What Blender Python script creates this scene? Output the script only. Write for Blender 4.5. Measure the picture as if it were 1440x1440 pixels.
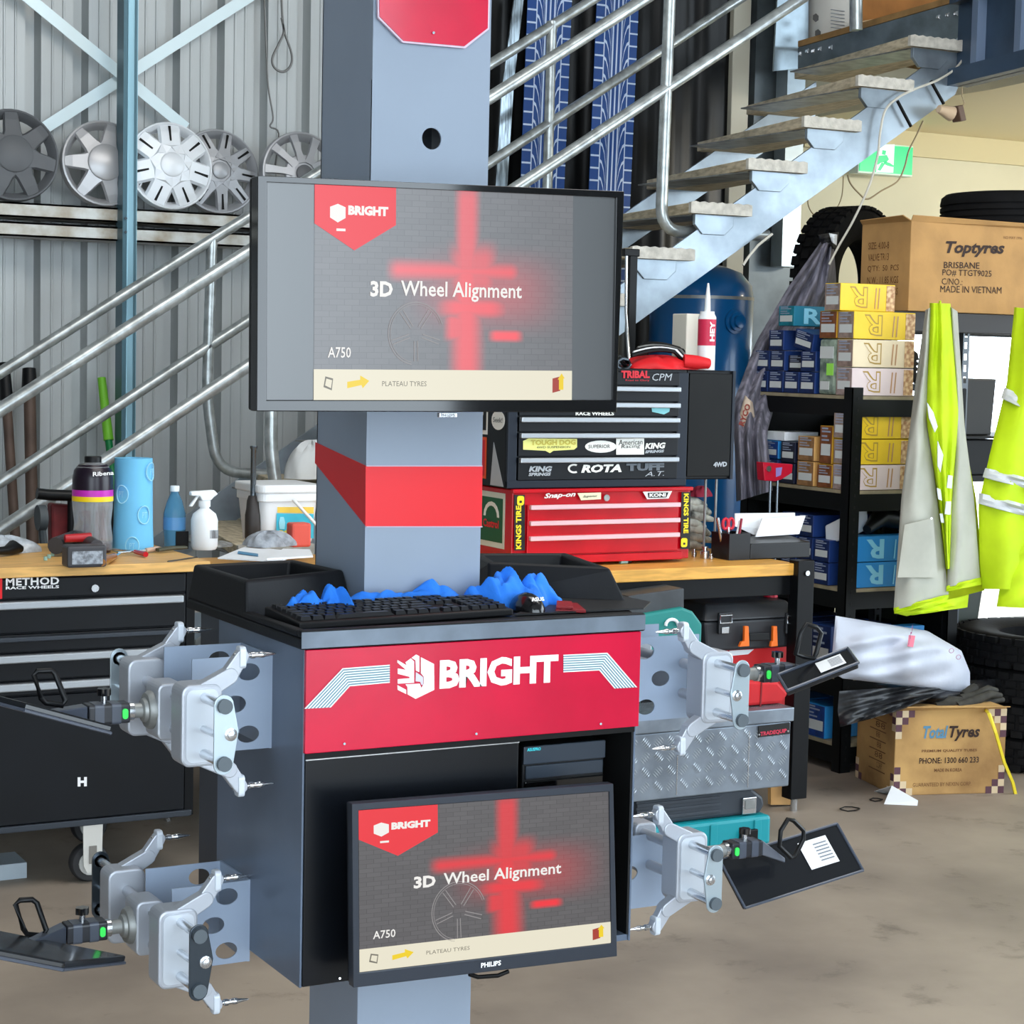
import bpy, bmesh, math, random
from mathutils import Vector, Matrix
V = Vector
random.seed(7)
D = bpy.data
for o in list(D.objects): D.objects.remove(o)
SC = bpy.context.scene
COL = SC.collection
# ------------------------------------------------------------------ camera
FPX, PIT, ROL, TH = 2763.8, .0795, .021936, .49998
CAM = V((0, 0, 1.7))
_F = V((math.sin(TH)*math.cos(PIT), math.cos(TH)*math.cos(PIT), -math.sin(PIT)))
_R = V((math.cos(TH), -math.sin(TH), 0)); _U = _R.cross(_F)
_c, _s = math.cos(ROL), math.sin(ROL)
R2 = _R*_c + _U*_s; U2 = -_s*_R + _c*_U
cd = D.cameras.new('camera'); co = D.objects.new('camera', cd); COL.objects.link(co)
cd.sensor_width = 36; cd.lens = 36*FPX/1440; cd.clip_start = .05; cd.clip_end = 200
co.matrix_world = Matrix(((R2.x, U2.x, -_F.x, CAM.x), (R2.y, U2.y, -_F.y, CAM.y), (R2.z, U2.z, -_F.z, CAM.z), (0, 0, 0, 1)))
SC.camera = co
# ------------------------------------------------------------------ sky, daylight, exposure
W = D.worlds.new('world'); SC.world = W; W.use_nodes = True
bg = W.node_tree.nodes['Background']; bg.inputs[0].default_value = (.78, .90, 1.0, 1); bg.inputs[1].default_value = 6.3
SC.view_settings.view_transform = 'Standard'; SC.view_settings.look = 'None'
SC.view_settings.gamma = 1; SC.view_settings.exposure = 0.0; SC.view_settings.use_curve_mapping = False
def area(name, loc, target, sx, sy, power, col):
    l = D.lights.new(name, 'AREA'); l.shape = 'RECTANGLE'; l.size = sx; l.size_y = sy; l.energy = power; l.color = col
    o = D.objects.new(name, l); COL.objects.link(o); o.location = loc
    o.rotation_euler = (V(target)-V(loc)).to_track_quat('-Z', 'Y').to_euler(); return o
area('roof_skylight', (3.2, 4.2, 4.85), (3.4, 5.2, 0), 4, 3, 200, (1, .97, .93))
area('mezzanine_fill_light', (8.2, 6.4, 2.7), (7.8, 8.2, 2.2), 1.2, .12, 34, (1, .93, .78))  # fill light added to brighten the cream ceiling and wall, no fitting there
# ------------------------------------------------------------------ helpers
def at(px, py, X=None, Y=None, Z=None):
    """point of a world plane seen at photograph pixel (px, py)"""
    d = _F + R2*((px-720)/FPX) - U2*((py-720)/FPX)
    if X is not None: t = (X-CAM.x)/d.x
    elif Y is not None: t = (Y-CAM.y)/d.y
    else: t = (Z-CAM.z)/d.z
    return CAM + d*t
def lin(c):
    return tuple((x/12.92 if x <= .04045 else ((x+.055)/1.055)**2.4) for x in [v/255 for v in c]) + (1,)
MATS = {}
def M(name, col, rough=.5, metal=0, var=.0, vscale=6, bump=0, bscale=60, spec=.5, trans=0, alpha=1, emit=0, coat=0, col2=None, ior=1.45, stretch=None):
    if name in MATS: return MATS[name]
    m = D.materials.new(name); m.use_nodes = True; nt = m.node_tree; b = nt.nodes['Principled BSDF']
    c = lin(col); b.inputs['Base Color'].default_value = c
    b.inputs['Roughness'].default_value = rough; b.inputs['Metallic'].default_value = metal
    b.inputs['Specular IOR Level'].default_value = spec; b.inputs['IOR'].default_value = ior
    b.inputs['Transmission Weight'].default_value = trans; b.inputs['Alpha'].default_value = alpha
    b.inputs['Coat Weight'].default_value = coat; b.inputs['Coat Roughness'].default_value = .08
    if emit:
        b.inputs['Emission Color'].default_value = c; b.inputs['Emission Strength'].default_value = emit
    tc = None
    if var or bump:
        tc = nt.nodes.new('ShaderNodeTexCoord'); src = tc.outputs['Object']
        if stretch:
            mp = nt.nodes.new('ShaderNodeMapping'); mp.inputs['Scale'].default_value = stretch
            nt.links.new(src, mp.inputs[0]); src = mp.outputs[0]
    if var:
        n = nt.nodes.new('ShaderNodeTexNoise'); n.inputs['Scale'].default_value = vscale; n.inputs['Detail'].default_value = 6
        nt.links.new(src, n.inputs['Vector'])
        mx = nt.nodes.new('ShaderNodeMix'); mx.data_type = 'RGBA'
        c2 = lin(col2) if col2 else tuple(x*(1-var) for x in c[:3])+(1,)
        c1 = c if col2 else tuple(min(1, x*(1+var*.5)) for x in c[:3])+(1,)
        mx.inputs['A'].default_value = c1; mx.inputs['B'].default_value = c2
        mr = nt.nodes.new('ShaderNodeMapRange'); mr.inputs[1].default_value = .38; mr.inputs[2].default_value = .66
        nt.links.new(n.outputs[0], mr.inputs[0]); nt.links.new(mr.outputs[0], mx.inputs['Factor'])
        nt.links.new(mx.outputs['Result'], b.inputs['Base Color'])
    if bump:
        n2 = nt.nodes.new('ShaderNodeTexNoise'); n2.inputs['Scale'].default_value = bscale; n2.inputs['Detail'].default_value = 4
        nt.links.new(src, n2.inputs['Vector'])
        bp = nt.nodes.new('ShaderNodeBump'); bp.inputs['Strength'].default_value = bump; bp.inputs['Distance'].default_value = .01
        nt.links.new(n2.outputs[0], bp.inputs['Height']); nt.links.new(bp.outputs[0], b.inputs['Normal'])
    MATS[name] = m; return m
def wpos(o):
    p = V((0, 0, 0))
    while o: p += o.location; o = o.parent
    return p
def tag(o, label=None, cat=None, group=None, kind=None):
    if label: o['label'] = label
    if cat: o['category'] = cat
    if group: o['group'] = group
    if kind: o['kind'] = kind
    return o
def thing(name, label, cat, loc, group=None):
    o = D.objects.new(name, None); COL.objects.link(o); o.location = V(loc); o.empty_display_size = .05
    return tag(o, label, cat, group)
class MB:
    def __init__(s): s.v = []; s.f = []
    def add(s, vs, fs):
        n = len(s.v); s.v += [V(p) for p in vs]; s.f += [[i+n for i in f] for f in fs]; return s
    def box(s, a, b):
        x0, y0, z0 = [min(a[i], b[i]) for i in range(3)]; x1, y1, z1 = [max(a[i], b[i]) for i in range(3)]
        return s.add([(x0,y0,z0),(x1,y0,z0),(x1,y1,z0),(x0,y1,z0),(x0,y0,z1),(x1,y0,z1),(x1,y1,z1),(x0,y1,z1)],
                     [(3,2,1,0),(4,5,6,7),(0,1,5,4),(1,2,6,5),(2,3,7,6),(3,0,4,7)])
    def obox(s, c, ax, ay, az):
        c, ax, ay, az = V(c), V(ax), V(ay), V(az); vs = []
        for k in (-1, 1):
            for i, j in ((-1,-1),(1,-1),(1,1),(-1,1)): vs.append(c+ax*i+ay*j+az*k)
        return s.add(vs, [(3,2,1,0),(4,5,6,7),(0,1,5,4),(1,2,6,5),(2,3,7,6),(3,0,4,7)])
    def ext(s, pts, d):
        pts = [V(p) for p in pts]; d = V(d); n = len(pts)
        fs = [list(range(n))[::-1], [i+n for i in range(n)]] + [[i, (i+1) % n, (i+1) % n+n, i+n] for i in range(n)]
        return s.add(pts+[p+d for p in pts], fs)
    def hexa(s, b, t):      # bottom quad, top quad
        return s.add(list(b)+list(t), [(3,2,1,0),(4,5,6,7),(0,1,5,4),(1,2,6,5),(2,3,7,6),(3,0,4,7)])
    def tube(s, pts, r, n=10, caps=True, closed=False):
        pts = [V(p) for p in pts]; k = len(pts); rs = r if isinstance(r, (list, tuple)) else [r]*k
        base = len(s.v); up = None; rings = []
        for i, p in enumerate(pts):
            if closed: t = pts[(i+1) % k]-pts[i-1]
            else: t = pts[min(i+1, k-1)]-pts[max(i-1, 0)]
            if t.length < 1e-9: t = V((0,0,1))
            t.normalize()
            if up is None:
                a = V((0,0,1)) if abs(t.z) < .9 else V((1,0,0)); up = (a-t*a.dot(t)).normalized()
            else:
                up = up-t*up.dot(t)
                up = up.normalized() if up.length > 1e-6 else V((1,0,0))
            w = t.cross(up)
            rings.append([p+(up*math.cos(2*math.pi*j/n)+w*math.sin(2*math.pi*j/n))*rs[i] for j in range(n)])
        vs = [q for g in rings for q in g]; fs = []
        for i in range(k if closed else k-1):
            a = i*n; b = ((i+1) % k)*n
            for j in range(n): fs.append((a+j, a+(j+1) % n, b+(j+1) % n, b+j))
        if caps and not closed: fs.append(list(range(n))[::-1]); fs.append([(k-1)*n+j for j in range(n)])
        return s.add(vs, fs)
    def cyl(s, a, b, r0, r1=None, n=16): return s.tube([a, b], [r0, r0 if r1 is None else r1], n)
    def lathe(s, c, prof, axis=(0,0,1), n=24, caps=True):   # prof: (radius, along)
        ax = V(axis).normalized(); a = V((0,0,1)) if abs(ax.z) < .9 else V((1,0,0)); u = (a-ax*a.dot(ax)).normalized(); w = ax.cross(u); c = V(c)
        vs = []; fs = []
        for r, h in prof:
            for j in range(n):
                t = 2*math.pi*j/n; vs.append(c+ax*h+(u*math.cos(t)+w*math.sin(t))*r)
        for i in range(len(prof)-1):
            for j in range(n): fs.append((i*n+j, i*n+(j+1) % n, (i+1)*n+(j+1) % n, (i+1)*n+j))
        if caps:
            if prof[0][0] > 1e-6: fs.append(list(range(n))[::-1])
            if prof[-1][0] > 1e-6: fs.append([(len(prof)-1)*n+j for j in range(n)])
        return s.add(vs, fs)
    def grid(s, fn, nu, nv):
        vs = [fn(i/nu, j/nv) for j in range(nv+1) for i in range(nu+1)]
        return s.add(vs, [(j*(nu+1)+i, j*(nu+1)+i+1, (j+1)*(nu+1)+i+1, (j+1)*(nu+1)+i) for j in range(nv) for i in range(nu)])
    def build(s, name, mat, parent=None, bevel=0, smooth=False, solid=0, sub=0, segs=2, kind=None, label=None):
        me = D.meshes.new(name); off = wpos(parent) if parent else V((0,0,0))
        if parent is None and s.v:
            xs = [p.x for p in s.v]; ys = [p.y for p in s.v]; zs = [p.z for p in s.v]
            loc = V(((min(xs)+max(xs))/2, (min(ys)+max(ys))/2, min(zs)))
        else: loc = V((0,0,0))
        me.from_pydata([tuple(p-off-loc) for p in s.v], [], s.f)
        bm = bmesh.new(); bm.from_mesh(me); bmesh.ops.recalc_face_normals(bm, faces=bm.faces); bm.to_mesh(me); bm.free()
        me.materials.append(mat); o = D.objects.new(name, me); COL.objects.link(o); o.location = loc
        if parent: o.parent = parent
        if smooth:
            for p in me.polygons: p.use_smooth = True
        if solid: m = o.modifiers.new('solid', 'SOLIDIFY'); m.thickness = solid; m.offset = 0
        if bevel: m = o.modifiers.new('bevel', 'BEVEL'); m.width = bevel; m.segments = segs; m.limit_method = 'ANGLE'; m.angle_limit = .7
        if sub: m = o.modifiers.new('sub', 'SUBSURF'); m.levels = sub; m.render_levels = sub
        if smooth and not sub:
            m = o.modifiers.new('edge', 'EDGE_SPLIT'); m.split_angle = .8
        if kind: o['kind'] = kind
        if label: o['label'] = label
        return o
def arc(c, a0, a1, r, u, w, n=6):
    c, u, w = V(c), V(u), V(w)
    return [c+(u*math.cos(a0+(a1-a0)*i/n)+w*math.sin(a0+(a1-a0)*i/n))*r for i in range(n+1)]
def rrect(c, u, w, hu, hw, r, n=4):   # rounded rectangle polygon
    c, u, w = V(c), V(u), V(w); P = []
    for su, sw, a in ((1,1,0),(-1,1,math.pi/2),(-1,-1,math.pi),(1,-1,1.5*math.pi)):
        P += arc(c+u*su*(hu-r)+w*sw*(hw-r), a, a+math.pi/2, r, u, w, n)
    return P
def poly(name, pts, mat, parent, d=(0, -.0008, 0), label=None):      # thin printed or stuck-on shape
    pts = [V(p) for p in pts]; d = V(d); return MB().ext(pts, d).build(name, mat, parent, label=label)
def pxpoly(name, pts, mat, parent, label=None, t=.0008, **pl):
    k = list(pl)[0]; d = V((-t, 0, 0)) if k == 'X' else V((0, -t, 0)) if k == 'Y' else V((0, 0, t))
    return poly(name, [at(x, y, **pl) for x, y in pts], mat, parent, d, label)
_fc = {}
def text(s, bl, br, h, mat, parent, name='lettering', bold=0, shear=0, t=.0006, n=None, spacing=1):
    """lettering whose bounding box fills bottom-left bl, bottom-right br and height vector h"""
    bl, br, h = V(bl), V(br), V(h)
    key = (s, bold, shear, spacing)
    if key not in _fc:
        c = D.curves.new('t', 'FONT'); c.body = s; c.offset = bold; c.shear = shear; c.resolution_u = 2; c.space_character = spacing
        o = D.objects.new('t', c); COL.objects.link(o)
        dg = bpy.context.evaluated_depsgraph_get(); me = D.meshes.new_from_object(o.evaluated_get(dg))
        vs = [v.co.copy() for v in me.vertices]; fs = [tuple(p.vertices) for p in me.polygons]
        D.objects.remove(o); D.curves.remove(c); D.meshes.remove(me); _fc[key] = (vs, fs)
    vs, fs = _fc[key]
    if not vs: return None
    x0 = min(v.x for v in vs); x1 = max(v.x for v in vs); y0 = min(v.y for v in vs); y1 = max(v.y for v in vs)
    u = br-bl; nn = n and V(n) or u.cross(h).normalized()
    b = MB(); b.v = [bl+u*((v.x-x0)/(x1-x0))+h*((v.y-y0)/(y1-y0))+nn*t for v in vs]; b.f = [list(f) for f in fs]
    off = wpos(parent); me = D.meshes.new(name); me.from_pydata([tuple(p-off) for p in b.v], [], b.f); me.materials.append(mat)
    o = D.objects.new(name, me); COL.objects.link(o); o.parent = parent; return o
def pxtext(s, l, r, hpx, mat, parent, t=.0012, **kw):
    pl = {k: kw.pop(k) for k in list(kw) if k in 'XYZ'}
    a = at(*l, **pl); b = at(*r, **pl); h = at(l[0], l[1]-hpx, **pl)-a
    if 'X' in pl or 'Y' in pl: h = V((0, 0, h.length))
    return text(s, a, b, h, mat, parent, t=t, **kw)
def smooth(P, k=5):
    P = [V(p) for p in P]; Q = [P[0]]+P+[P[-1]]; R = []
    for i in range(1, len(Q)-2):
        a, b, c, d = Q[i-1:i+3]
        for j in range(k):
            t = j/k; R.append(.5*((2*b)+(c-a)*t+(2*a-5*b+4*c-d)*t*t+(3*b-a-3*c+d)*t**3))
    return R+[P[-1]]
def copytree(o, parent=None):
    c = o.copy(); COL.objects.link(c); c.parent = parent
    for ch in list(o.children): copytree(ch, c)
    return c
# ------------------------------------------------------------------ materials
galv = M('galvanised', (170, 175, 178), .38, .75, var=.25, vscale=18)
galv_d = M('dull_galvanised', (150, 152, 150), .5, .55, var=.35, vscale=14)
steel = M('polished_steel', (205, 208, 212), .2, .95)
alu = M('cast_aluminium', (176, 180, 188), .4, .4, bump=.04, bscale=200)
darksteel = M('dark_plated_steel', (105, 112, 118), .22, .85)
blackp = M('black_plastic', (15, 16, 18), .42, spec=.3, var=.15, vscale=20)
blacks = M('black_satin', (8, 8, 9), .5, spec=.25)
blackg = M('black_gloss', (8, 8, 10), .06, coat=.6)
blackpc = M('black_powdercoat', (10, 12, 15), .4, spec=.25, var=.2, vscale=9)
grey = M('grey_powdercoat', (146, 160, 180), .34, var=.06, vscale=3)
greyc = M('column_grey_powdercoat', (138, 149, 164), .34, var=.05, vscale=3)
greyd = M('dark_grey_powdercoat', (52, 58, 68), .4, var=.08, vscale=4)
redp = M('red_panel_gloss', (196, 4, 52), .24, var=.12, vscale=5, coat=.3)
redc = M('red_band', (222, 22, 34), .35)
redt = M('red_toolbox_enamel', (190, 8, 26), .25, var=.12, vscale=8)
white = M('white_print', (240, 240, 240), .5)
paper = M('white_paper', (232, 236, 240), .7)
card = M('brown_cardboard', (186, 142, 88), .8, var=.14, vscale=7, bump=.08, bscale=40)
card2 = M('stained_cardboard', (190, 150, 92), .8, var=.3, vscale=4, col2=(140, 104, 62), bump=.1, bscale=40)
wood = M('bench_timber', (224, 176, 104), .5, var=.22, vscale=9, stretch=(1, 8, 8))
rubber = M('tyre_rubber', (16, 16, 18), .8, spec=.25, var=.3, vscale=15, bump=.15, bscale=60)
hivis = M('fluoro_yellow', (190, 218, 6), .75, var=.1, vscale=8)
hitape = M('reflective_tape', (205, 208, 212), .45, .1)
linen = M('grey_lining', (178, 178, 166), .85, var=.14, vscale=5)
bluecloth = M('blue_cloth', (32, 118, 220), .8, var=.12, vscale=18, bump=.2, bscale=80)
# ------------------------------------------------------------------ the setting
def struct(name, mb, mat, parent=None, **k):
    o = mb.build(name, mat, parent, **k)
    if parent is None: o['kind'] = 'structure'
    return o
fm = M('floor_concrete', (158, 145, 130), .6, var=.3, vscale=1.3, col2=(122, 111, 101), bump=.05, bscale=12)
nt = fm.node_tree; bs = nt.nodes['Principled BSDF']
src = bs.inputs['Base Color'].links[0].from_socket
tcn = [n for n in nt.nodes if n.type == 'TEX_COORD'][0]
n3 = nt.nodes.new('ShaderNodeTexNoise'); n3.inputs['Scale'].default_value = 5; n3.inputs['Detail'].default_value = 8; n3.inputs['Roughness'].default_value = .7
nt.links.new(tcn.outputs['Object'], n3.inputs['Vector'])
mr = nt.nodes.new('ShaderNodeMapRange'); mr.inputs[1].default_value = .58; mr.inputs[2].default_value = .74; nt.links.new(n3.outputs[0], mr.inputs[0])
mul = nt.nodes.new('ShaderNodeMath'); mul.operation = 'MULTIPLY'; mul.inputs[1].default_value = .55; nt.links.new(mr.outputs[0], mul.inputs[0])
mx = nt.nodes.new('ShaderNodeMix'); mx.data_type = 'RGBA'; mx.inputs['B'].default_value = lin((66, 58, 52)); nt.links.new(src, mx.inputs['A'])
nt.links.new(mul.outputs[0], mx.inputs['Factor']); nt.links.new(mx.outputs['Result'], bs.inputs['Base Color'])
FL = struct('floor', MB().box((-6, -6, -.1), (14, 14, 0)), fm)
YW = 8.75
cream = M('cream_plaster', (212, 208, 184), .8, var=.05, vscale=2)
shed = M('shed_cladding', (180, 184, 184), .42, .25, var=.1, vscale=3, stretch=(1, 1, .15))
# back wall: backing and one object per corrugated cladding sheet
xc0 = at(35, 200, Y=YW).x; per = at(102, 200, Y=YW).x-xc0
wb = MB().box((-6, YW+.08, 0), (at(1122, 350, Y=YW).x, YW+.14, 5)); WB = struct('wall_back', wb, M('backing_sheet', (120, 122, 122), .6))
for k in range(-4, 4):
    b = MB(); prof = []
    for i in range(3):
        x = xc0+(k*3+i)*per
        prof += [(x, 0), (x+.014, .065), (x+.057, .065), (x+.071, 0), (x+.115, 0), (x+.118, -.004), (x+.124, -.004), (x+.127, 0), (x+.165, 0), (x+.168, -.004), (x+.174, -.004), (x+.177, 0)]
    prof.append((xc0+(k+1)*3*per, 0))
    b.v = [V((x, YW+y, z)) for x, y in prof for z in (0, 5)]
    b.f = [[2*i, 2*i+2, 2*i+3, 2*i+1] for i in range(len(prof)-1)]
    b.build('cladding_sheet', shed, WB)
# unseen dark left wall, added to keep light off that side; roof
struct('wall_left_added', MB().box((-3.2, -1, 0), (-3.1, YW, 5)), M('added_wall_dark', (110, 114, 116), .6))
struct('ceiling', MB().box((-3.2, -2.6, 5), (10, 14, 5.1)), M('roof_sheet', (150, 152, 152), .6))
# cream wall under the mezzanine with a bright opening to the yard
cx0 = at(1122, 350, Y=YW).x; ox0 = at(1262, 500, Y=YW).x; oz0 = .1; oz1 = at(1290, 452, Y=YW).z
w = MB().box((cx0, YW, 0), (ox0, YW+.12, 5)).box((ox0, YW, oz1), (10, YW+.12, 5)).box((8.7, YW, 0), (10, YW+.12, oz1))
struct('wall_cream', w, cream)
struct('wall_front_added', MB().box((4.4, -2.6, 0), (10, -2.5, 5)).box((-3.2, -2.6, 4.2), (4.4, -2.5, 5)), M('added_wall_dark', (110, 114, 116)))  # unseen wall added to darken part of the television's reflection
struct('wall_right', MB().box((10, 5, 0), (10.1, YW+.1, 5)), cream)
struct('ceiling_mezzanine', MB().ext([(6.46, 7.2, 3.0), (6.1, 5.0, 3.0), (10, 5.0, 3.0), (10, YW+.1, 3.0), (6.46, YW+.1, 3.0)], (0, 0, .04)), M('cream_ceiling', (238, 226, 190), .8))
struct('trim_1', MB().box((cx0, YW-.03, at(1290, 221, Y=YW).z), (10, YW, 2.999)), M('cream_band_shaded', (206, 196, 160), .8))  # slight shade along this band is put into its cream
# yard beyond the opening: sunlit ground and a pale fence
struct('ground_yard', MB().box((3, 14, -.12), (30, 40, -.1)), M('pale_gravel', (230, 222, 205), .9, var=.1))
# cream post and dark steel sheet to the right of the banners
struct('trim_2', MB().box((at(1030, 100, Y=8.6).x, 8.6, 0), (at(1054, 100, Y=8.6).x, 8.7, 5)), M('pale_post_paint', (188, 184, 168), .6), bevel=.004)
dsheet = M('dark_steel_sheet', (86, 94, 98), .4, .3, var=.3, vscale=6)
struct('trim_3', MB().box((at(1062, 100, Y=8.62).x, 8.62, 0), (at(1131, 100, Y=8.62).x, 8.7, 5)), dsheet)
struct('trim_4', MB().box((at(1108, 100, Y=8.5).x, 8.5, 2.2), (at(1133, 100, Y=8.5).x, 8.6, 5)), M('galvanised_post', (160, 172, 178), .35, .5, var=.2))
# ------------------------------------------------------------------ black sheeting with tyre tread banners
YB = 8.58
bx0 = at(640, 100, Y=YB+.05).x; bx1 = at(1029, 100, Y=YB+.05).x
def sheetf(u, v):
    x = bx0+(bx1-bx0)*u; return V((x, YB+.06+.012*math.sin(x*19)+.006*math.sin(x*47+v*3), 1.2+3.4*v))
bk = MB().grid(sheetf, 60, 6).build('black_sheeting', M('black_vinyl_sheet', (9, 10, 11), .35, spec=.3, var=.5, vscale=7, stretch=(3, 1, .3)), None, smooth=True)
tag(bk, 'black vinyl sheeting hung on the shed wall behind the stair rails', 'sheeting')
pw = thing('plastic_wrap', 'clear plastic wrap hanging in a strip left of the tyre tread banners', 'plastic wrap', at(708, 200, Y=YB-.05))
MB().ext([at(x, y, Y=YB-.02) for x, y in [(722, 0), (735, 0), (722, 110), (712, 262), (696, 262), (704, 130)]], (0, -.01, 0)).build('strip', M('clear_film', (150, 165, 175), .12, .4, var=.6, vscale=25, stretch=(4, 1, .4)), pw)
bbl = M('banner_blue', (22, 70, 140), .5); bwh = M('banner_pale_blue', (196, 214, 240), .5)
def banner(xl, xr, label, slant):
    a = at(xl, 0, Y=YB).x; b = at(xr, 0, Y=YB).x; w = b-a; z0, z1 = 1.9, 3.9; a -= .0
    def X(z): return -slant*(3.4-z)
    t = thing('tyre_tread_banner', label, 'banner', (a+w/2, YB, z0), 'tyre tread banners')
    def q(m, u0, u1, za, zb, zc=None, zd=None, y=0):
        zc = zb if zc is None else zc; zd = za if zd is None else zd
        m.add([(a+w*u0+X(za), YB-y, za), (a+w*u1+X(zd), YB-y, zd), (a+w*u1+X(zc), YB-y, zc), (a+w*u0+X(zb), YB-y, zb)], [(0, 1, 2, 3)])
    m = MB().ext([(a+X(z0), YB, z0), (b+X(z0), YB, z0), (b+X(z1), YB, z1), (a+X(z1), YB, z1)], (0, .004, 0)); m.build('cloth', bbl, t)
    m = MB()
    for u0, u1 in ((.2, .225), (.40, .435), (.50, .535), (.60, .635) , (.79, .815)): q(m, u0, u1, z0, z1, y=.002)
    z = z0
    while z < z1-.05:
        q(m, .0, .2, z, z+.009, z+.009, z, y=.002); q(m, .815, 1, z, z+.008, z+.008, z, y=.002); z += .062
    z = z0
    while z < z1-.22:      # curved grooves, as short strips
        for sgn in (0, 1):
            P = [(.225, .20), (.27, .19), (.32, .155), (.36, .10), (.39, .0)]
            for (ua, za), (ub, zb) in zip(P, P[1:]):
                if sgn: ua2, ub2 = 1.015-ub, 1.015-ua; q(m, ua2, ub2, z+zb-.016, z+zb, z+za, z+za-.016, y=.002)
                else: q(m, ua, ub, z+za-.016, z+za, z+zb, z+zb-.016, y=.002)
        z += .085
    m.build('tread_print', bwh, t)
banner(742, 804, 'left blue and white tyre tread banner behind the stair rails', .02)
banner(839, 898, 'right blue and white tyre tread banner behind the stair rails', .02)
# ------------------------------------------------------------------ steel post, girts, cross braces
pblue = M('pale_blue_post', (150, 192, 208), .3, .35, var=.06, vscale=4, stretch=(6, 6, .3)); pteal = M('teal_edge', (70, 104, 116), .4, .2)
YP = 8.42
pxl = at(173, 300, Y=YP).x; pxr = at(193, 300, Y=YP).x
t = thing('steel_post', 'pale blue steel column in front of the corrugated wall', 'post', ((pxl+pxr)/2, YP+.05, 0))
MB().box((pxl+.018, YP, 0), (pxr, YP+.1, 4.9)).build('web', pblue, t, bevel=.003)
MB().box((pxl, YP+.004, 0), (pxl+.018, YP+.1, 4.9)).build('left_flange', pteal, t)
MB().box((pxr-.016, YP-.006, 0), (pxr-.006, YP, 4.9)).build('rib', pteal, t)
for z in (2.2, 2.26): MB().cyl((pxl+.012, YP-.004, z), (pxl+.012, YP+.004, z), .006, n=8).build('bolt', darksteel, t)
YG = 8.5
gz1 = at(0, 283, Y=YG).z; gz2 = at(0, 304, Y=YG).z; gz3 = at(0, 331, Y=YG).z
gg = M('girt_galvanised', (196, 198, 194), .45, .5, var=.35, vscale=9, col2=(150, 138, 118))
gx1 = at(640, 320, Y=YG).x
for nm, za, zb, lab in (('wall_girt', gz1, gz2, 'upper galvanised wall girt carrying the wheel covers'), ('wall_girt', gz2-.02, gz3, 'lower rusty galvanised wall girt just below the upper one')):
    b = MB().box((-1, YG, zb), (gx1, YG+.008, za)).box((-1, YG, za-.008), (gx1, YG+.2, za)).box((-1, YG, zb), (gx1, YG+.2, zb+.008))
    tag(b.build(nm, gg), lab, 'girt')
br = M('brace_strap', (206, 222, 226), .35, .3)
YS = 8.66
def strap(p0, p1, lab, y):
    a = at(*p0, Y=y); b = at(*p1, Y=y); d = (b-a).normalized(); a = a-d*.6; n = V((-d.z, 0, d.x))*.026
    if b.z < gz1-.1 and False: pass
    tag(MB().ext([a-n, b-n, b+n, a+n], (0, .006, 0)).build('brace_strap', br), lab, 'brace', 'cross braces behind the post')
strap((44, 0), (262, 180), 'pale brace strap sloping down to the right behind the post', YS)
strap((340, 2), (50, 188), 'pale brace strap sloping up to the right behind the post', YS+.02)
# wire rope loop
wr = M('wire_rope', (120, 120, 118), .4, .6)
p = [at(x, y, Y=8.68) for x, y in [(395, -30), (397, 20), (400, 45), (410, 75), (409, 92), (398, 101), (386, 95), (383, 82), (392, 62), (399, 45), (396, 25)]]
tag(MB().tube(smooth(p), .006, 6).build('wire_rope', wr, smooth=True), 'thin wire rope with a loop hanging on the shed wall', 'rope')
p = [at(x, y, Y=8.7) for x, y in [(371, -20), (374, 60), (377, 120), (384, 165), (380, 178), (392, 188), (386, 240)]]
tag(MB().tube(smooth(p), .0045, 6).build('wire_rope', wr, smooth=True), 'frayed wire rope hanging down to the rightmost wheel cover', 'rope')
# ------------------------------------------------------------------ wheel covers on the girt
def wheel_cover(px, py, R, mat, capmat, nsp, w0, w1, label, y=8.44, tilt=.12, rot=0, capr=.34, slot=False, dish=.03):
    c = at(px, py, Y=y); t = thing('wheel_cover', label, 'wheel cover', c, 'wheel covers on the wall girt')
    ax = V((0, -1, 0)); ax.rotate(Matrix.Rotation(-tilt, 3, 'X'))
    u = V((1, 0, 0)); v = ax.cross(u)*-1
    MB().lathe(c, [(R, -.03), (R, .0), (R*.985, .008), (R*.95, .010), (R*.88, -.002), (R*.84, -.02), (R*.80, -.03)], ax, 40, caps=False).build('rim', mat, t, smooth=True)
    for k in range(nsp):
        a = rot+2*math.pi*k/nsp; d = u*math.cos(a)+v*math.sin(a); e = -u*math.sin(a)+v*math.cos(a)
        q = []
        for r, hw, h in ((R*.25, w0*1.5, .02+dish*.4), (R*.5, w0, .022), (R*.75, (w0+w1)/2, .014), (R*.93, w1, .004)): q.append((r, hw, h))
        b = MB(); vs = []
        for r, hw, h in q:
            for s_, z in ((-1, -.012), (-.82, 0), (.82, 0), (1, -.012)): vs.append(c+d*r+e*hw*s_+ax*(h+z))
        fs = [(i*4+j, i*4+j+1, i*4+j+5, i*4+j+4) for i in range(3) for j in range(3)]
        b.add(vs, fs); o = b.build('spoke', mat, t, solid=.004)
        if slot:
            g = MB().ext([c+d*R*.55-e*.004+ax*.024, c+d*R*.9-e*.006+ax*.010, c+d*R*.9+e*.006+ax*.010, c+d*R*.55+e*.004+ax*.024], ax*.0012); g.build('slot', blacks, o)
    MB().lathe(c, [(R*.46, .008), (R*.44, .02), (R*.36, .026), (R*capr, .026)], ax, 32).build('hub', mat, t, smooth=True)
    MB().lathe(c, [(R*capr, .02), (R*capr, .034), (R*(capr-.03), .038), (R*.01, .041)], ax, 32).build('centre_cap', capmat, t, smooth=True)
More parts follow.
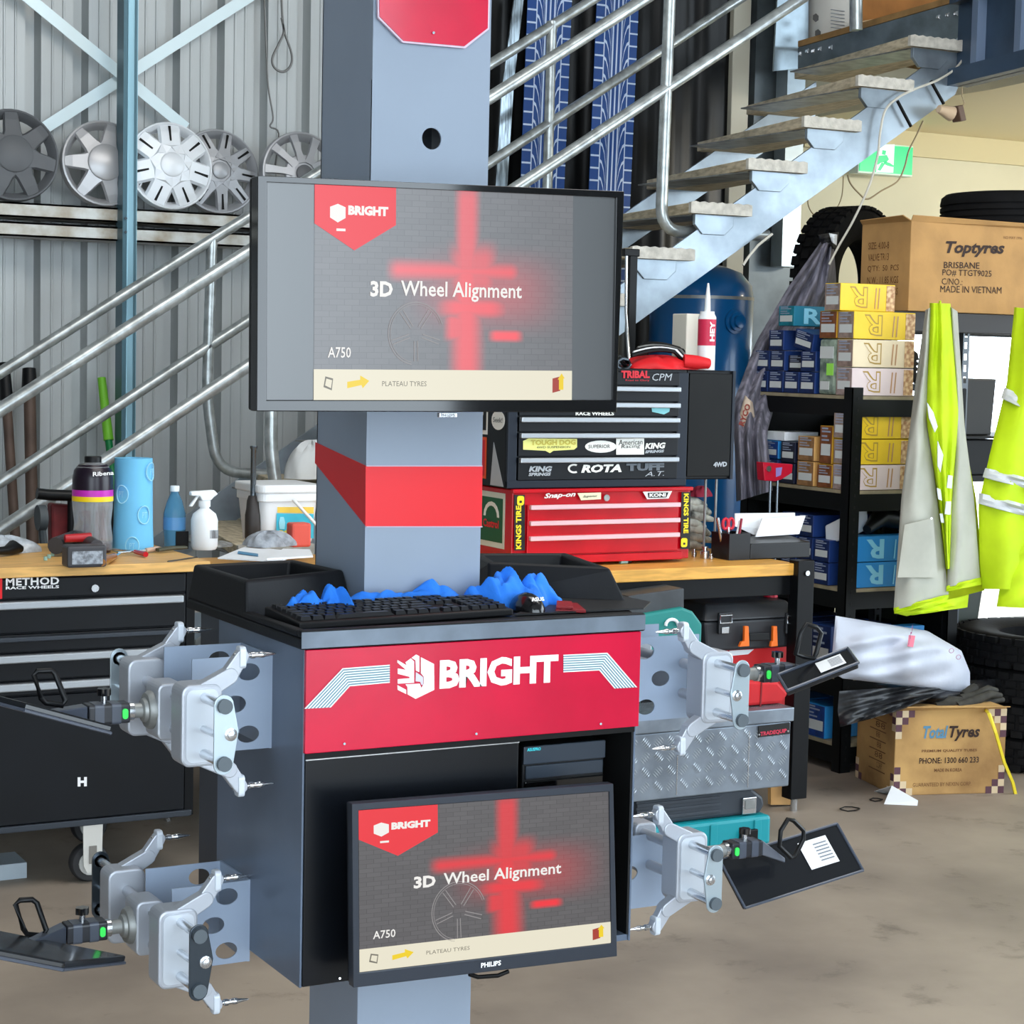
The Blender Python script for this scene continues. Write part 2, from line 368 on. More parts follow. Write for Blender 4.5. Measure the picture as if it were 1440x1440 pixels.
hs = M('silver_cover', (176, 176, 178), .35, .4); hsd = M('dark_grey_cover', (92, 94, 97), .5, .1); hsw = M('white_silver_cover', (222, 226, 230), .4, .2); hsm = M('mid_silver_cover', (164, 166, 170), .4, .4)
zt = gz1
def cvr(px, R, *a, **k):
    y = k.get('y', 8.5); c = at(px, 240, Y=y); py = 240
    for _ in range(6):
        z = at(px, py, Y=y).z; py += (z-(zt+R+.002))/(.0033)
    wheel_cover(px, py, R, *a, **k)
cvr(18, .20, hsd, hsd, 7, .038, .030, 'dark grey seven-spoke wheel cover at the left end of the girt', rot=.2, capr=.40, y=8.53)
cvr(146, .19, hs, hs, 7, .036, .022, 'silver seven-spoke wheel cover left of the pale blue post', rot=.45, capr=.42, y=8.53)
cvr(307, .195, hsm, hsm, 9, .03, .024, 'silver many-spoke wheel cover tucked behind the white one', rot=.1, capr=.2, slot=True, y=8.6)
cvr(239, .197, hsw, hsw, 7, .05, .052, 'whitish silver wheel cover right of the pale blue post', rot=.22, capr=.28, slot=True, y=8.51)
cvr(425, .20, hsm, hsd, 10, .016, .022, 'silver thin-spoke wheel cover partly hidden by the big screen', rot=.1, capr=.2, y=8.53)
# ------------------------------------------------------------------ wheel alignment console
XA, XB, YF = 1.293, 1.970, 3.1
ZT, ZR, ZB = 1.190, 1.009, .595
AL = thing('alignment_console', 'grey and red wheel alignment console on a square column in the middle', 'machine', (1.631, 3.4, 0))
# column with a round cable hole
cx0_, cx1_, cy0, cy1 = 1.540, 1.788, 3.4, 3.64
hc = at(607, 195, Y=3.4); hr = .0205
def plate_hole(mb, x0, x1, z0, z1, y, c, r, ny=-1, t=.004, n=24):
    """flat plate in X-Z with one round hole, as one closed strip"""
    S = []
    ang = sorted([2*math.pi*i/n for i in range(n)]+[math.atan2(zz_-c.z, xx_-c.x) % (2*math.pi) for xx_ in (x0, x1) for zz_ in (z0, z1)]); n = len(ang)
    for a in ang:
        dx, dz = math.cos(a), math.sin(a); k = min((x1-c.x)/dx if dx > 1e-6 else (x0-c.x)/dx if dx < -1e-6 else 1e9, (z1-c.z)/dz if dz > 1e-6 else (z0-c.z)/dz if dz < -1e-6 else 1e9)
        S.append((c.x+dx*k, c.z+dz*k))
    vs = []
    for yy in (y, y+t):
        vs += [(c.x+math.cos(a)*r, yy, c.z+math.sin(a)*r) for a in ang]+[(p[0], yy, p[1]) for p in S]
    fs = []
    for i in range(n):
        j = (i+1) % n
        fs += [(i, j, n+j, n+i), (2*n+i, 3*n+i, 3*n+j, 2*n+j), (i, 2*n+i, 2*n+j, j)]
    mb.add(vs, fs); return mb
m = MB(); zc0, zc1 = hc.z-.1, hc.z+.1
m.box((cx0_, cy0, ZT), (cx1_, cy0+.004, zc0))
plate_hole(m, cx0_, cx1_, zc0, zc1, cy0, hc, hr)
m.box((cx0_, cy0, zc1), (cx1_, cy0+.004, 2.95))
m.box((cx0_, cy0+.004, ZT), (cx0_+.004, cy1, 2.95)).box((cx1_-.004, cy0+.004, ZT), (cx1_, cy1, 2.95)).box((cx0_, cy1-.004, ZT), (cx1_, cy1, 2.95)).box((cx0_, cy0, 2.95), (cx1_, cy1, 2.954))
m.build('column', greyc, AL)
MB().box((1.70, 3.47, hc.z-.12), (1.74, 3.6, hc.z+.12)).build('cable_duct', galv, AL)
MB().box((cx0_, cy0, .02), (cx1_, cy1, ZB+.02)).build('base_column', greyc, AL, bevel=.002)
MB().box((1.33, 3.12, 0), (1.93, 3.85, .02)).build('foot_plate', greyd, AL, bevel=.003)
# red band round the column
m = MB().ext([at(x, y, Y=3.4) for x, y in [(514.7, 655), (678, 655), (677, 740), (514.2, 740)]], (0, -.0015, 0)).build('red_band', redc, AL)
MB().ext([at(x, y, X=1.54) for x, y in [(444.3, 622), (515.2, 655), (514.8, 739.5), (443.8, 651)]], (-.0015, 0, 0)).build('red_band', redc, AL)
lt = M('pale_line', (190, 170, 185), .5)
for y in (655, 740.5): pxpoly('edge_line', [(514.5, y-.6), (677.5, y-.6), (677.5, y+.9), (514.5, y+.9)], lt, AL, t=.003, Y=3.4)
# red name plate high on the column
o = MB().ext([at(x, y, Y=3.39) for x, y in [(530.5, -60), (531.5, 25), (566.5, 60), (654, 68), (688, 41), (690, -60)]], (0, .006, 0)).build('plate_edge', M('pale_pink_edge', (210, 190, 205), .4), AL)
o = MB().ext([at(x, y, Y=3.388) for x, y in [(533, -60), (534, 23), (568, 57.5), (653, 65), (686, 39.5), (688, -60)]], (0, .004, 0)).build('name_plate', redp, AL)
MB().cyl(at(610, 46, Y=3.388), at(610, 46, Y=3.383), .0025, n=10).build('screw', darksteel, o)
# cabinet shell: real recess on the right with the computer in it
cab = M('cabinet_grey_unlit', (92, 104, 122), .3, var=.14, vscale=6)  # grey darkened to carry the shade of the unlit cabinet side
m = MB().box((XA, YF, ZB), (XA+.004, 3.52, ZT)).box((XB-.004, YF, ZB), (XB, 3.52, ZT)).box((XA+.004, YF+.004, ZB), (XB-.004, 3.52, ZB+.012)).box((XA+.004, 3.51, ZB+.012), (XB-.004, 3.52, ZT-.002))
m.build('cabinet', cab, AL, bevel=.001)
MB().box((XA+.006, 3.521, ZB+.02), (XB-.006, 3.64, ZT)).build('rear_housing', greyd, AL, bevel=.003)
xd = at(727, 1100, Y=YF).x
inn = M('recess_black', (10, 10, 12), .6)
MB().box((xd+.0, 3.36, ZB+.012), (XB-.004, 3.362, ZR+.02)).box((xd, YF+.02, ZB+.012), (xd+.003, 3.36, ZR+.02)).box((XB-.008, YF+.002, ZB+.012), (XB-.004, 3.36, ZR)).build('recess_lining', inn, AL)
door = MB().box((XA+.004, YF-.004, ZB+.002), (xd, YF+.014, ZR-.012)).build('door_panel', M('door_black', (10, 13, 18), .25, var=.35, vscale=5, spec=.4), AL, bevel=.002)
MB().box((XA+.004, YF-.006, ZR-.0125), (xd, YF-.002, ZR-.0105)).build('edge_trim', steel, door)
MB().box((XA+.004, YF-.002, ZR-.011), (XB-.004, YF+.01, ZR)).build('shadow_gap', blacks, AL)
pan = MB().box((XA+.001, YF-.008, ZR), (XB+.001, YF+.01, ZT-.001)).build('red_panel', redp, AL, bevel=.0012)
YPn = YF-.0085
Z8 = lambda x, y: (420+x/6, 890+y/6)
Z9 = lambda x, y: (640+x/5.54, 880+y/5.54)
def plog(name, pts, mat, f, par=pan, y=YPn): return pxpoly(name, [f(*p) for p in pts], mat, par, Y=y, t=.001)
for P in ([(1030,205),(1140,262),(1142,480),(985,556),(918,518),(916,455),(900,434),(1020,428),(1034,466),(1054,430),(1054,368),(1030,340)],
          [(952,210),(990,182),(1016,196),(1016,330),(988,318),(985,232)],
          [(900,248),(945,215),(972,240),(972,420),(835,428),(835,390),(935,382),(935,370),(835,345),(835,300),(905,312),(832,250),(832,228),(912,275)],
          [(832,440),(905,480),(905,515),(835,480)]): plog('emblem', P, white, Z8)
plog('emblem', [(988,330),(1048,372),(1048,435),(1036,440),(1025,412),(985,408)], M('emblem_grey', (200, 196, 210), .5), Z8)
pxtext('BRIGHT', (617.5, 969), (784, 959.5), 41, white, pan, Y=YPn, bold=.045, spacing=.98, name='lettering')
tl = M('stripe_slate', (96, 128, 142), .4); wl = M('stripe_white', (232, 240, 240), .5)
def stripes(A, B, f):
    plog('chevron_stripe', A+B[::-1], tl, f)
    for i in range(8):
        k = i/7*.94; kk = k+.06
        q = [(a[0]+(b[0]-a[0])*k, a[1]+(b[1]-a[1])*k) for a, b in zip(A, B)]+[(a[0]+(b[0]-a[0])*kk, a[1]+(b[1]-a[1])*kk) for a, b in zip(A, B)][::-1]
        plog('stripe_line', q, wl, f, y=YPn-.0009)
stripes([(48, 640), (370, 298), (767, 268)], [(270, 628), (430, 450), (767, 420)], Z8)
stripes([(843, 226), (1185, 210), (1416, 478)], [(843, 362), (1122, 347), (1240, 488)], Z9)
for x, y in ((484.5, 1046), (670, 1032), (845, 1018)): MB().cyl(at(x, y, Y=YPn), at(x, y, Y=YPn-.003), .0022, n=8).build('screw', darksteel, pan)
MB().cyl(at(478, 1376, Y=YF-.004), at(478, 1376, Y=YF-.008), .002, n=8).build('screw', steel, door)
# tray
trm = M('tray_black', (17, 18, 21), .55, spec=.3, var=.12, vscale=12, bump=.05, bscale=300)
m = MB().ext([(1.283, 3.088, ZT), (1.978, 3.088, ZT), (2.0, 3.15, ZT), (2.11, 3.42, ZT), (2.11, 3.68, ZT), (1.283, 3.68, ZT)], (0, 0, .02))
m.ext([(1.283, 3.088, ZT+.02), (1.978, 3.088, ZT+.02), (1.978, 3.108, ZT+.02), (1.283, 3.108, ZT+.02)], (0, 0, .014))
m.ext([(1.283, 3.108, ZT+.02), (1.303, 3.108, ZT+.02), (1.303, 3.37, ZT+.02), (1.283, 3.37, ZT+.02)], (0, 0, .012))
TR = m.build('tray', trm, AL, bevel=.004)
MB().box((1.283, 3.0865, ZT+.003), (1.976, 3.0885, ZT+.031)).build('front_edge', M('tray_edge_grey', (108, 118, 130), .35, .3, var=.25, vscale=10), TR)
def bin_(name, O, O2, z0, z1, zf, w):
    c = V((sum(p[0] for p in O)/4, sum(p[1] for p in O)/4, 0))
    I = [(p[0]+(c.x-p[0])*w, p[1]+(c.y-p[1])*w) for p in O]; I2 = [(p[0]+(c.x-p[0])*(w+.08), p[1]+(c.y-p[1])*(w+.08)) for p in O]
    vs = [(p[0], p[1], z0) for p in O2]+[(p[0], p[1], z1) for p in O]+[(p[0], p[1], z1) for p in I]+[(p[0], p[1], zf) for p in I2]
    fs = []
    for a in range(3):
        for i in range(4): fs.append((a*4+i, a*4+(i+1) % 4, a*4+4+(i+1) % 4, a*4+4+i))
    fs += [(12, 13, 14, 15), (3, 2, 1, 0)]
    o = MB().add(vs, fs).build(name, trm, AL, bevel=.006, segs=3)
    MB().add([(p[0], p[1], zf+.001) for p in I2], [(0, 1, 2, 3)]).build('bin_floor', M('bin_floor_blue_sheen', (78, 90, 108), .35, var=.15), o)  # bluish reflection in the bin is painted into the floor colour
    return o
z_ = 1.278
lb = [(1.291, 3.375), (1.532, 3.482), (1.515, 3.69), (1.291, 3.66)]
bin_('side_bin', lb, [(1.285, 3.355), (1.545, 3.46), (1.53, 3.7), (1.285, 3.68)], ZT+.018, z_, 1.232, .16)
rb = [(1.874, 3.529), (2.063, 3.36), (2.13, 3.648), (1.93, 3.70)]
bin_('side_bin', rb, [(1.862, 3.50), (2.085, 3.325), (2.15, 3.66), (1.90, 3.72)], ZT+.018, z_, 1.232, .16)
# holders on both cabinet sides: folded sheet with two wings and round holes
def holder(sx, y0, z0, z1, L, topdrop=.0):
    xs = XA if sx < 0 else XB
    m = MB(); g = MB()
    m.box((xs, y0, z0), (xs+sx*.003, y0+.15, z1))
    cz = (z0+z1)/2
    def wing(y):
        # wing outline with three holes, built as plates round each hole
        z3 = [z0+(z1-z0)*f for f in (0, .33, .66, 1)]
        xx = (xs, xs+sx*L)
        xc = [.30, .47, .30] if sx < 0 else [.48, .62, .46]
        for i in range(3):
            c = V((xs+sx*(L*xc[i]+.0), y, (z3[i]+z3[i+1])/2))
            x0_, x1_ = min(xx), max(xx)
            b0 = c.x-.036; b1 = c.x+.036
            b0 = max(b0, x0_); b1 = min(b1, x1_)
            n = 20; ang = sorted([2*math.pi*k/n for k in range(n)]+[math.atan2(z_-c.z, x_-c.x) % (2*math.pi) for x_ in (b0, b1) for z_ in (z3[i], z3[i+1])]); n = len(ang); S = []
            for a in ang:
                dx, dz = math.cos(a), math.sin(a)
                k = min((b1-c.x)/dx if dx > 1e-6 else (b0-c.x)/dx if dx < -1e-6 else 1e9, (z3[i+1]-c.z)/dz if dz > 1e-6 else (z3[i]-c.z)/dz if dz < -1e-6 else 1e9)
                S.append((c.x+dx*k, c.z+dz*k))
            vs = [(c.x+math.cos(a)*.021, y, c.z+math.sin(a)*.0155) for a in ang]+[(p[0], y, p[1]) for p in S]
            m.add(vs, [(k, (k+1) % n, n+(k+1) % n, n+k) for k in range(n)])
            if b0 > x0_: m.add([(x0_, y, z3[i]), (b0, y, z3[i]), (b0, y, z3[i+1]), (x0_, y, z3[i+1])], [(0, 1, 2, 3)])
            if b1 < x1_: m.add([(b1, y, z3[i]), (x1_, y, z3[i]), (x1_, y, z3[i+1]), (b1, y, z3[i+1])], [(0, 1, 2, 3)])
    wing(y0)
    if sx < 0: wing(y0+.15)
    else: m.box((xs, y0+.149, z1-.03), (xs+L, y0+.15, z1))
    o = m.build('clamp_holder', grey, AL, solid=.003)
    MB().cyl((xs+sx*.004, y0+.03, z1-.03), (xs+sx*.008, y0+.03, z1-.03), .005, n=8).build('screw', darksteel, o)
    return o
holder(-1, 3.245, .992, 1.160, .15)
holder(-1, 3.342, .575, .727, .15)
zz = at(930, 895, Y=3.25).z
holder(1, 3.245, .985, 1.152, .235)
holder(1, 3.342, .575, .727, .235)
# ------------------------------------------------------------------ computer tower
x0 = at(737, 1046, Y=3.13).x; x1 = at(852, 1046, Y=3.13).x; zt_ = at(790, 1046, Y=3.13).z
t = thing('computer_tower', 'black desktop computer tower inside the open cabinet bay', 'computer', ((x0+x1)/2, 3.2, ZB+.013))
pc = M('pc_charcoal', (44, 52, 62), .3); MB().box((x0, 3.135, ZB+.013), (x1, 3.35, zt_)).build('case', blackp, t, bevel=.004)
MB().box((x0, 3.13, zt_-.034), (x1, 3.136, zt_)).build('top_fascia', pc, t, bevel=.002)
MB().box((x0+.006, 3.131, zt_-.062), (x1-.004, 3.136, zt_-.037)).build('drive_cover', pc, t, bevel=.002)
MB().box((x0+.004, 3.129, zt_-.2), (x1-.004, 3.136, zt_-.066)).build('front_grille', blackg, t, bevel=.002)
pxtext('ASUSPRO', (741, 1056.5), (760, 1055), 4.5, M('cyan_print', (60, 210, 220), .5), t, Y=3.1295, bold=.03)
# ------------------------------------------------------------------ screens
def soft_screen(name, quad, red=True):
    """emissive picture; uv 0..1 from the top left, soft red crane shape"""
    m = D.materials.new(name); m.use_nodes = True; nt = m.node_tree; b = nt.nodes['Principled BSDF']; L = nt.links.new
    uv = nt.nodes.new('ShaderNodeUVMap'); sp = nt.nodes.new('ShaderNodeSeparateXYZ'); L(uv.outputs[0], sp.inputs[0])
    def ramp(sock, c, hw, soft):
        a = nt.nodes.new('ShaderNodeMath'); a.operation = 'SUBTRACT'; L(sock, a.inputs[0]); a.inputs[1].default_value = c
        d = nt.nodes.new('ShaderNodeMath'); d.operation = 'ABSOLUTE'; L(a.outputs[0], d.inputs[0])
        r = nt.nodes.new('ShaderNodeMapRange'); r.interpolation_type = 'SMOOTHSTEP'; r.inputs[1].default_value = hw-soft/2; r.inputs[2].default_value = hw+soft; r.inputs[3].default_value = 1; r.inputs[4].default_value = 0
        L(d.outputs[0], r.inputs[0]); return r.outputs[0]
    acc = None
    for cu, cv, hu, hv, su, sv, amp in ((.575, .22, .030, .22, .03, .1, .75), (.575, .62, .035, .26, .05, .1, .85), (.53, .385, .235, .022, .04, .05, .85), (.60, .38, .07, .09, .05, .08, .7),
                                        (.60, .56, .10, .03, .08, .04, .9), (.73, .69, .05, .018, .03, .02, 1), (.555, .655, .05, .05, .03, .03, .8), (.66, .48, .16, .10, .2, .15, .35), (.58, .92, .03, .1, .02, .1, .8)):
        p = nt.nodes.new('ShaderNodeMath'); p.operation = 'MULTIPLY'; L(ramp(sp.outputs[0], cu, hu, su), p.inputs[0]); L(ramp(sp.outputs[1], cv, hv, sv), p.inputs[1])
        q = nt.nodes.new('ShaderNodeMath'); q.operation = 'MULTIPLY'; L(p.outputs[0], q.inputs[0]); q.inputs[1].default_value = amp
        if acc is None: acc = q.outputs[0]
        else:
            x = nt.nodes.new('ShaderNodeMath'); x.operation = 'MAXIMUM'; L(acc, x.inputs[0]); L(q.outputs[0], x.inputs[1]); acc = x.outputs[0]
    br_ = nt.nodes.new('ShaderNodeTexBrick'); br_.inputs['Scale'].default_value = 9; br_.inputs['Mortar Size'].default_value = .012
    br_.inputs['Color1'].default_value = lin((92, 90, 92)); br_.inputs['Color2'].default_value = lin((98, 96, 98)); br_.inputs['Mortar'].default_value = lin((80, 78, 80)); L(uv.outputs[0], br_.inputs['Vector'])
    mx = nt.nodes.new('ShaderNodeMix'); mx.data_type = 'RGBA'; L(acc, mx.inputs['Factor']); L(br_.outputs[0], mx.inputs['A']); mx.inputs['B'].default_value = lin((240, 50, 60))
    L(mx.outputs['Result'], b.inputs['Emission Color']); b.inputs['Emission Strength'].default_value = 1
    b.inputs['Base Color'].default_value = (0, 0, 0, 1); b.inputs['Roughness'].default_value = .3
    return m
def emat(name, col, e=1, rough=.3):
    if name in MATS: return MATS[name]
    m = M(name, col, rough, emit=e); m.node_tree.nodes['Principled BSDF'].inputs['Base Color'].default_value = (0, 0, 0, 1); return m
def picture(par, Q, Y, mname):
    """Q: pixel corners TL TR BR BL of the picture on plane Y"""
    def P(u, v, o=0):
        t = (Q[0][0]+(Q[1][0]-Q[0][0])*u, Q[0][1]+(Q[1][1]-Q[0][1])*u); b = (Q[3][0]+(Q[2][0]-Q[3][0])*u, Q[3][1]+(Q[2][1]-Q[3][1])*u)
        return at(t[0]+(b[0]-t[0])*v, t[1]+(b[1]-t[1])*v, Y=Y-o)
    vs = [P(0, 0), P(1, 0), P(1, 1), P(0, 1)]; me = D.meshes.new('picture'); off = wpos(par)
    me.from_pydata([tuple(p-off) for p in vs], [], [(3, 2, 1, 0)]); l = me.uv_layers.new()
    for i, c in zip(range(4), ((0, 1), (1, 1), (1, 0), (0, 0))): l.data[i].uv = c
    me.materials.append(soft_screen(mname, Q)); o = D.objects.new('picture', me); COL.objects.link(o); o.parent = par
    def pl(n, pts, mat, off_=.0006): poly(n, [P(u, v, off_) for u, v in pts], mat, o, (0, -.0003, 0))
    def tx(s, u0, u1, v, h, mat, bold=.02, o_=.0012):
        a, b = P(u0, v, o_), P(u1, v, o_); text(s, a, b, V((0, 0, (P(u0, v-h)-P(u0, v)).length)), mat, o, bold=bold, t=.0002)
    er, ew, ec = emat('screen_red', (236, 52, 62)), emat('screen_white', (236, 234, 230), 1.05), emat('screen_cream', (232, 226, 204), 1.0)
    pl('banner_shape', [(0, 0), (.315, 0), (.315, .175), (.155, .30), (0, .18)], er)
    pl('emblem', [(.06, .10), (.09, .085), (.12, .10), (.12, .15), (.09, .172), (.06, .15)], ew, .001)
    tx('BRIGHT', .13, .285, .135, .045, ew, .06)
    pl('caption_mark', [(.085, .20), (.12, .20), (.12, .212), (.085, .212)], ew, .001)
    tx('3D', .217, .304, .515, .075, ew, .04); tx('Wheel Alignment', .335, .803, .53, .095, ew, .016)
    tx('A750', .054, .143, .803, .05, ew, .01)
    pl('toolbar', [(0, .857), (1, .857), (1, 1), (0, 1)], ec)
    eg = emat('screen_grey', (120, 116, 104)); ey = emat('screen_yellow', (240, 208, 40)); ed = emat('screen_maroon', (168, 62, 50))
    tx('PLATEAU TYRES', .265, .437, .935, .024, eg, .0)
    pl('window_icon', [(.045, .89), (.075, .90), (.07, .955), (.038, .94)], eg, .001); pl('window_icon', [(.049, .90), (.071, .908), (.067, .945), (.044, .932)], ec, .0013)
    pl('arrow_icon', [(.13, .915), (.18, .905), (.18, .885), (.215, .91), (.19, .945), (.185, .93), (.13, .945)], ey, .001)
    pl('exit_icon', [(.925, .895), (.955, .885), (.955, .955), (.925, .965)], ed, .001); pl('exit_icon', [(.95, .95), (.95, .90), (.945, .90), (.96, .87), (.972, .895), (.967, .895), (.967, .95)], ey, .0013)
    # faint wheel in the picture
    ewh = emat('screen_wheel', (150, 146, 146)); m = MB()
    asp = ((P(1, 0)-P(0, 0)).length/(P(0, 1)-P(0, 0)).length)
    def C(r, a): return P(.395+r*math.cos(a), .685+r*asp*math.sin(a), .0009)
    for r, w in ((.108, .003), (.1, .002)):
        for i in range(40):
            a, b = math.pi*(.55+1.35*i/40), math.pi*(.55+1.35*(i+1)/40)
            m.add([C(r, a), C(r, b), C(r-w, b), C(r-w, a)], [(0, 1, 2, 3)])
    for k in range(5):
        a = .3+2*math.pi*k/5
        m.add([C(.025, a-.3), C(.095, a-.09), C(.095, a-.06), C(.028, a-.15)], [(0, 1, 2, 3)]); m.add([C(.025, a+.3), C(.095, a+.09), C(.095, a+.06), C(.028, a+.15)], [(0, 1, 2, 3)])
    m.build('wheel_drawing', ewh, o)
    return o
# big screen
YT = 3.05
tv = thing('television', 'large flat television on the column showing the alignment title screen', 'television', (1.53, 3.08, 1.6))
def quad_frame(name, O, I, Y, t, mat, par, bev=.0015):
    A = [at(*p, Y=Y) for p in O]; B = [at(*p, Y=Y) for p in I]; n = 4; d = V((0, t, 0))
    vs = A+B+[p+d for p in A]+[p+d for p in B]; fs = []
    for i in range(4):
        j = (i+1) % 4; fs += [(i, j, 4+j, 4+i), (i, 8+i, 8+j, j), (4+i, 4+j, 12+j, 12+i), (8+i, 12+i, 12+j, 8+j)]
    return MB().add(vs, fs).build(name, mat, par, bevel=bev)
O = [(363, 247), (878, 269), (867, 580), (361.5, 578.5)]; I = [(375.5, 256), (868, 278), (868, 562.5), (375, 562.5)]
I[2] = (862, 562.5); I[1] = (867, 278)
quad_frame('bezel', O, I, YT, .03, blackg, tv)
MB().ext([at(x, y, Y=YT+.012) for x, y in [(364, 248), (878, 270), (867, 579), (362, 578)]], (0, .045, 0)).build('rear_case', blackp, tv, bevel=.004)
MB().ext([at(x, y, Y=YT+.006) for x, y in I], (0, .004, 0)).build('panel_border', M('lcd_panel', (20, 20, 22), .32, spec=.7, ior=1.75, emit=0), tv)
picture(tv, [(442.5, 259.5), (806, 275.5), (804, 562.5), (441, 562.5)], YT+.0055, 'television_picture')
MB().box((1.60, 3.10, 1.72), (1.72, 3.40, 1.86)).build('wall_mount', blacks, tv)
a = at(617, 584.5, Y=YT+.005); MB().box((a.x, YT+.002, a.z-.003), (a.x+.034, YT+.012, a.z+.005)).build('brand_tab', steel, tv, bevel=.001)
pxtext('PHILIPS', (621, 586), (640, 586), 4, M('dim_print', (120, 120, 125), .5), tv, Y=YT+.001, bold=.03)
# lower monitor
YM = 3.0
mo = thing('monitor', 'smaller tilted monitor fixed below, in front of the black cabinet door', 'monitor', (1.6, 3.02, .61))
Z5 = lambda x, y: (420+x/2.88, 1000+y/2.88)
O = [(495, 1130.5), (862.5, 1102), (868, 1345), (497, 1389.5)]
I = [(504.2, 1139.8), (857, 1113), (860.2, 1326.6), (505.6, 1368)]
mbz = M('monitor_bezel', (44, 49, 58), .3)
quad_frame('bezel', O, I, YM, .02, mbz, mo)
MB().ext([at(x, y, Y=YM+.012) for x, y in [(496, 1132), (862, 1103), (867, 1344), (498, 1388)]], (0, .03, 0)).build('rear_case', blackp, mo, bevel=.004)
MB().box((1.5, YM+.04, .7), (1.7, YF-.004, .85)).build('mounting_block', blacks, mo)
MB().tube([at(x, y, Y=YM+.03) for x, y in [(660, 1370), (672, 1374), (700, 1372), (715, 1366)]], .004, 8).build('cable', blacks, mo)
picture(mo, I, YM+.004, 'monitor_picture')
pxtext('PHILIPS', (676, 1361), (704, 1357), 7, white, mo, Y=YM-.001, bold=.03)
MATS_SC = [D.materials['television_picture'], D.materials['monitor_picture']]
MATS_SC[0].node_tree.nodes['Principled BSDF'].inputs['IOR'].default_value = 1.75
# ------------------------------------------------------------------ keyboard, mouse, cloth, red wallet
zk = 1.212
k0 = at(421, 880, Z=zk+.008); k1 = at(722, 860, Z=zk+.008); k3 = at(389, 849, Z=zk+.022); k0.z = k1.z = zk; 
u = (k1-k0); u.z = 0; W_ = u.length; u.normalize(); w = V((-u.y, u.x, 0)); dep = .135
kb = thing('keyboard', 'black full-size keyboard lying on the console tray', 'keyboard', k0)
m = MB(); f0, f1 = .006, .028
B4 = [k0, k0+u*W_, k0+u*W_+w*dep, k0+w*dep]
m.hexa(B4, [B4[0]+V((0,0,.013)), B4[1]+V((0,0,.013)), B4[2]+V((0,0,.026)), B4[3]+V((0,0,.026))]).build('body', M('keyboard_black', (15, 15, 17), .45, spec=.3), kb, bevel=.003)
keym = M('key_black', (20, 20, 23), .35, spec=.4); kw = W_/23.3; kd = .0192
def key(cu, rowi, wid):
    c = k0+u*cu+w*(.012+rowi*kd+kd*.45); c = c+V((0, 0, .013+.013*(.012+rowi*kd+kd/2)/dep+.003))
    s = V((0, 0, .0035)); mm = MB(); a = u*(wid/2-.0012); b = w*(kd/2-.0012)
    mm.hexa([c-a-b-s, c+a-b-s, c+a+b-s, c-a+b-s], [c-a*.82-b*.7+s, c+a*.82-b*.7+s, c+a*.82+b*.85+s, c-a*.82+b*.85+s]).build('key', keym, kb)
rows = [[1.25, 1.25, 1.25, 6.25, 1.25, 1.25, 1.25, 1.25], [2.25]+[1]*10+[2.75], [1.75]+[1]*11+[2.25], [1.5]+[1]*12+[1.5], [1]*13+[2], [1, -1, 1, 1, 1, 1, -.5, 1, 1, 1, 1, -.5, 1, 1, 1, 1]]
for r, row in enumerate(rows):
    x = .008
    for q in row:
        if q > 0: key(x+q*kw/2, r, q*kw)
        x += abs(q)*kw
    x = .008+15.25*kw
    for j in range(3):
        if r in (0, 3, 4, 5) or (r == 1 and j == 1): key(x+(j+.5)*kw, r, kw)
    x = .008+18.5*kw
    for j in range(4):
        if r < 5: key(x+(j+.5)*kw, r, kw)
c = at(752, 862, Z=zk)
ms = thing('computer_mouse', 'black computer mouse right of the keyboard', 'mouse', c)
def mf(a, b):
    th = a*2*math.pi; ph = b*math.pi/2; r = math.cos(ph); return c+V((0, .03, 0))+V((.029*r*math.cos(th), .050*r*math.sin(th), .036*math.sin(ph)))
MB().grid(mf, 24, 10).build('shell', M('mouse_black', (20, 20, 22), .18, coat=.3), ms, smooth=True)
text('ASUS', c+V((-.014, -.012, .024)), c+V((.014, -.012, .024)), V((0, .004, .007)), white, ms, bold=.04)
c = at(800, 858, Z=zk)
rw = thing('red_wallet', 'small red folded wallet beside the mouse', 'wallet', c)
MB().hexa([at(781, 861, Z=zk), at(824, 862, Z=zk), at(812, 852, Z=zk), at(783, 850, Z=zk)], [p+V((0, 0, .006)) for p in (at(781, 861, Z=zk), at(824, 862, Z=zk), at(812, 852, Z=zk), at(783, 850, Z=zk))]).build('back_cover', M('dark_red_vinyl', (140, 18, 28), .4), rw, bevel=.001)
MB().hexa([at(782, 856, Z=zk+.007), at(806, 857, Z=zk+.007), at(804, 849, Z=zk+.007), at(783, 848, Z=zk+.007)], [p+V((0, 0, .005)) for p in (at(782, 856, Z=zk+.007), at(806, 857, Z=zk+.007), at(804, 849, Z=zk+.012), at(783, 848, Z=zk+.012))]).build('flap', M('dark_red_vinyl', (140, 18, 28)), rw, bevel=.001)
mt = MB().ext([at(x, y, Z=zk) for x, y in [(722, 866), (905, 857), (915, 848), (866, 838), (800, 836)]], (0, 0, .003)).build('mouse_mat', M('mat_black', (17, 18, 21), .5)); tag(mt, 'thin black mat under the mouse and red wallet', 'mat')
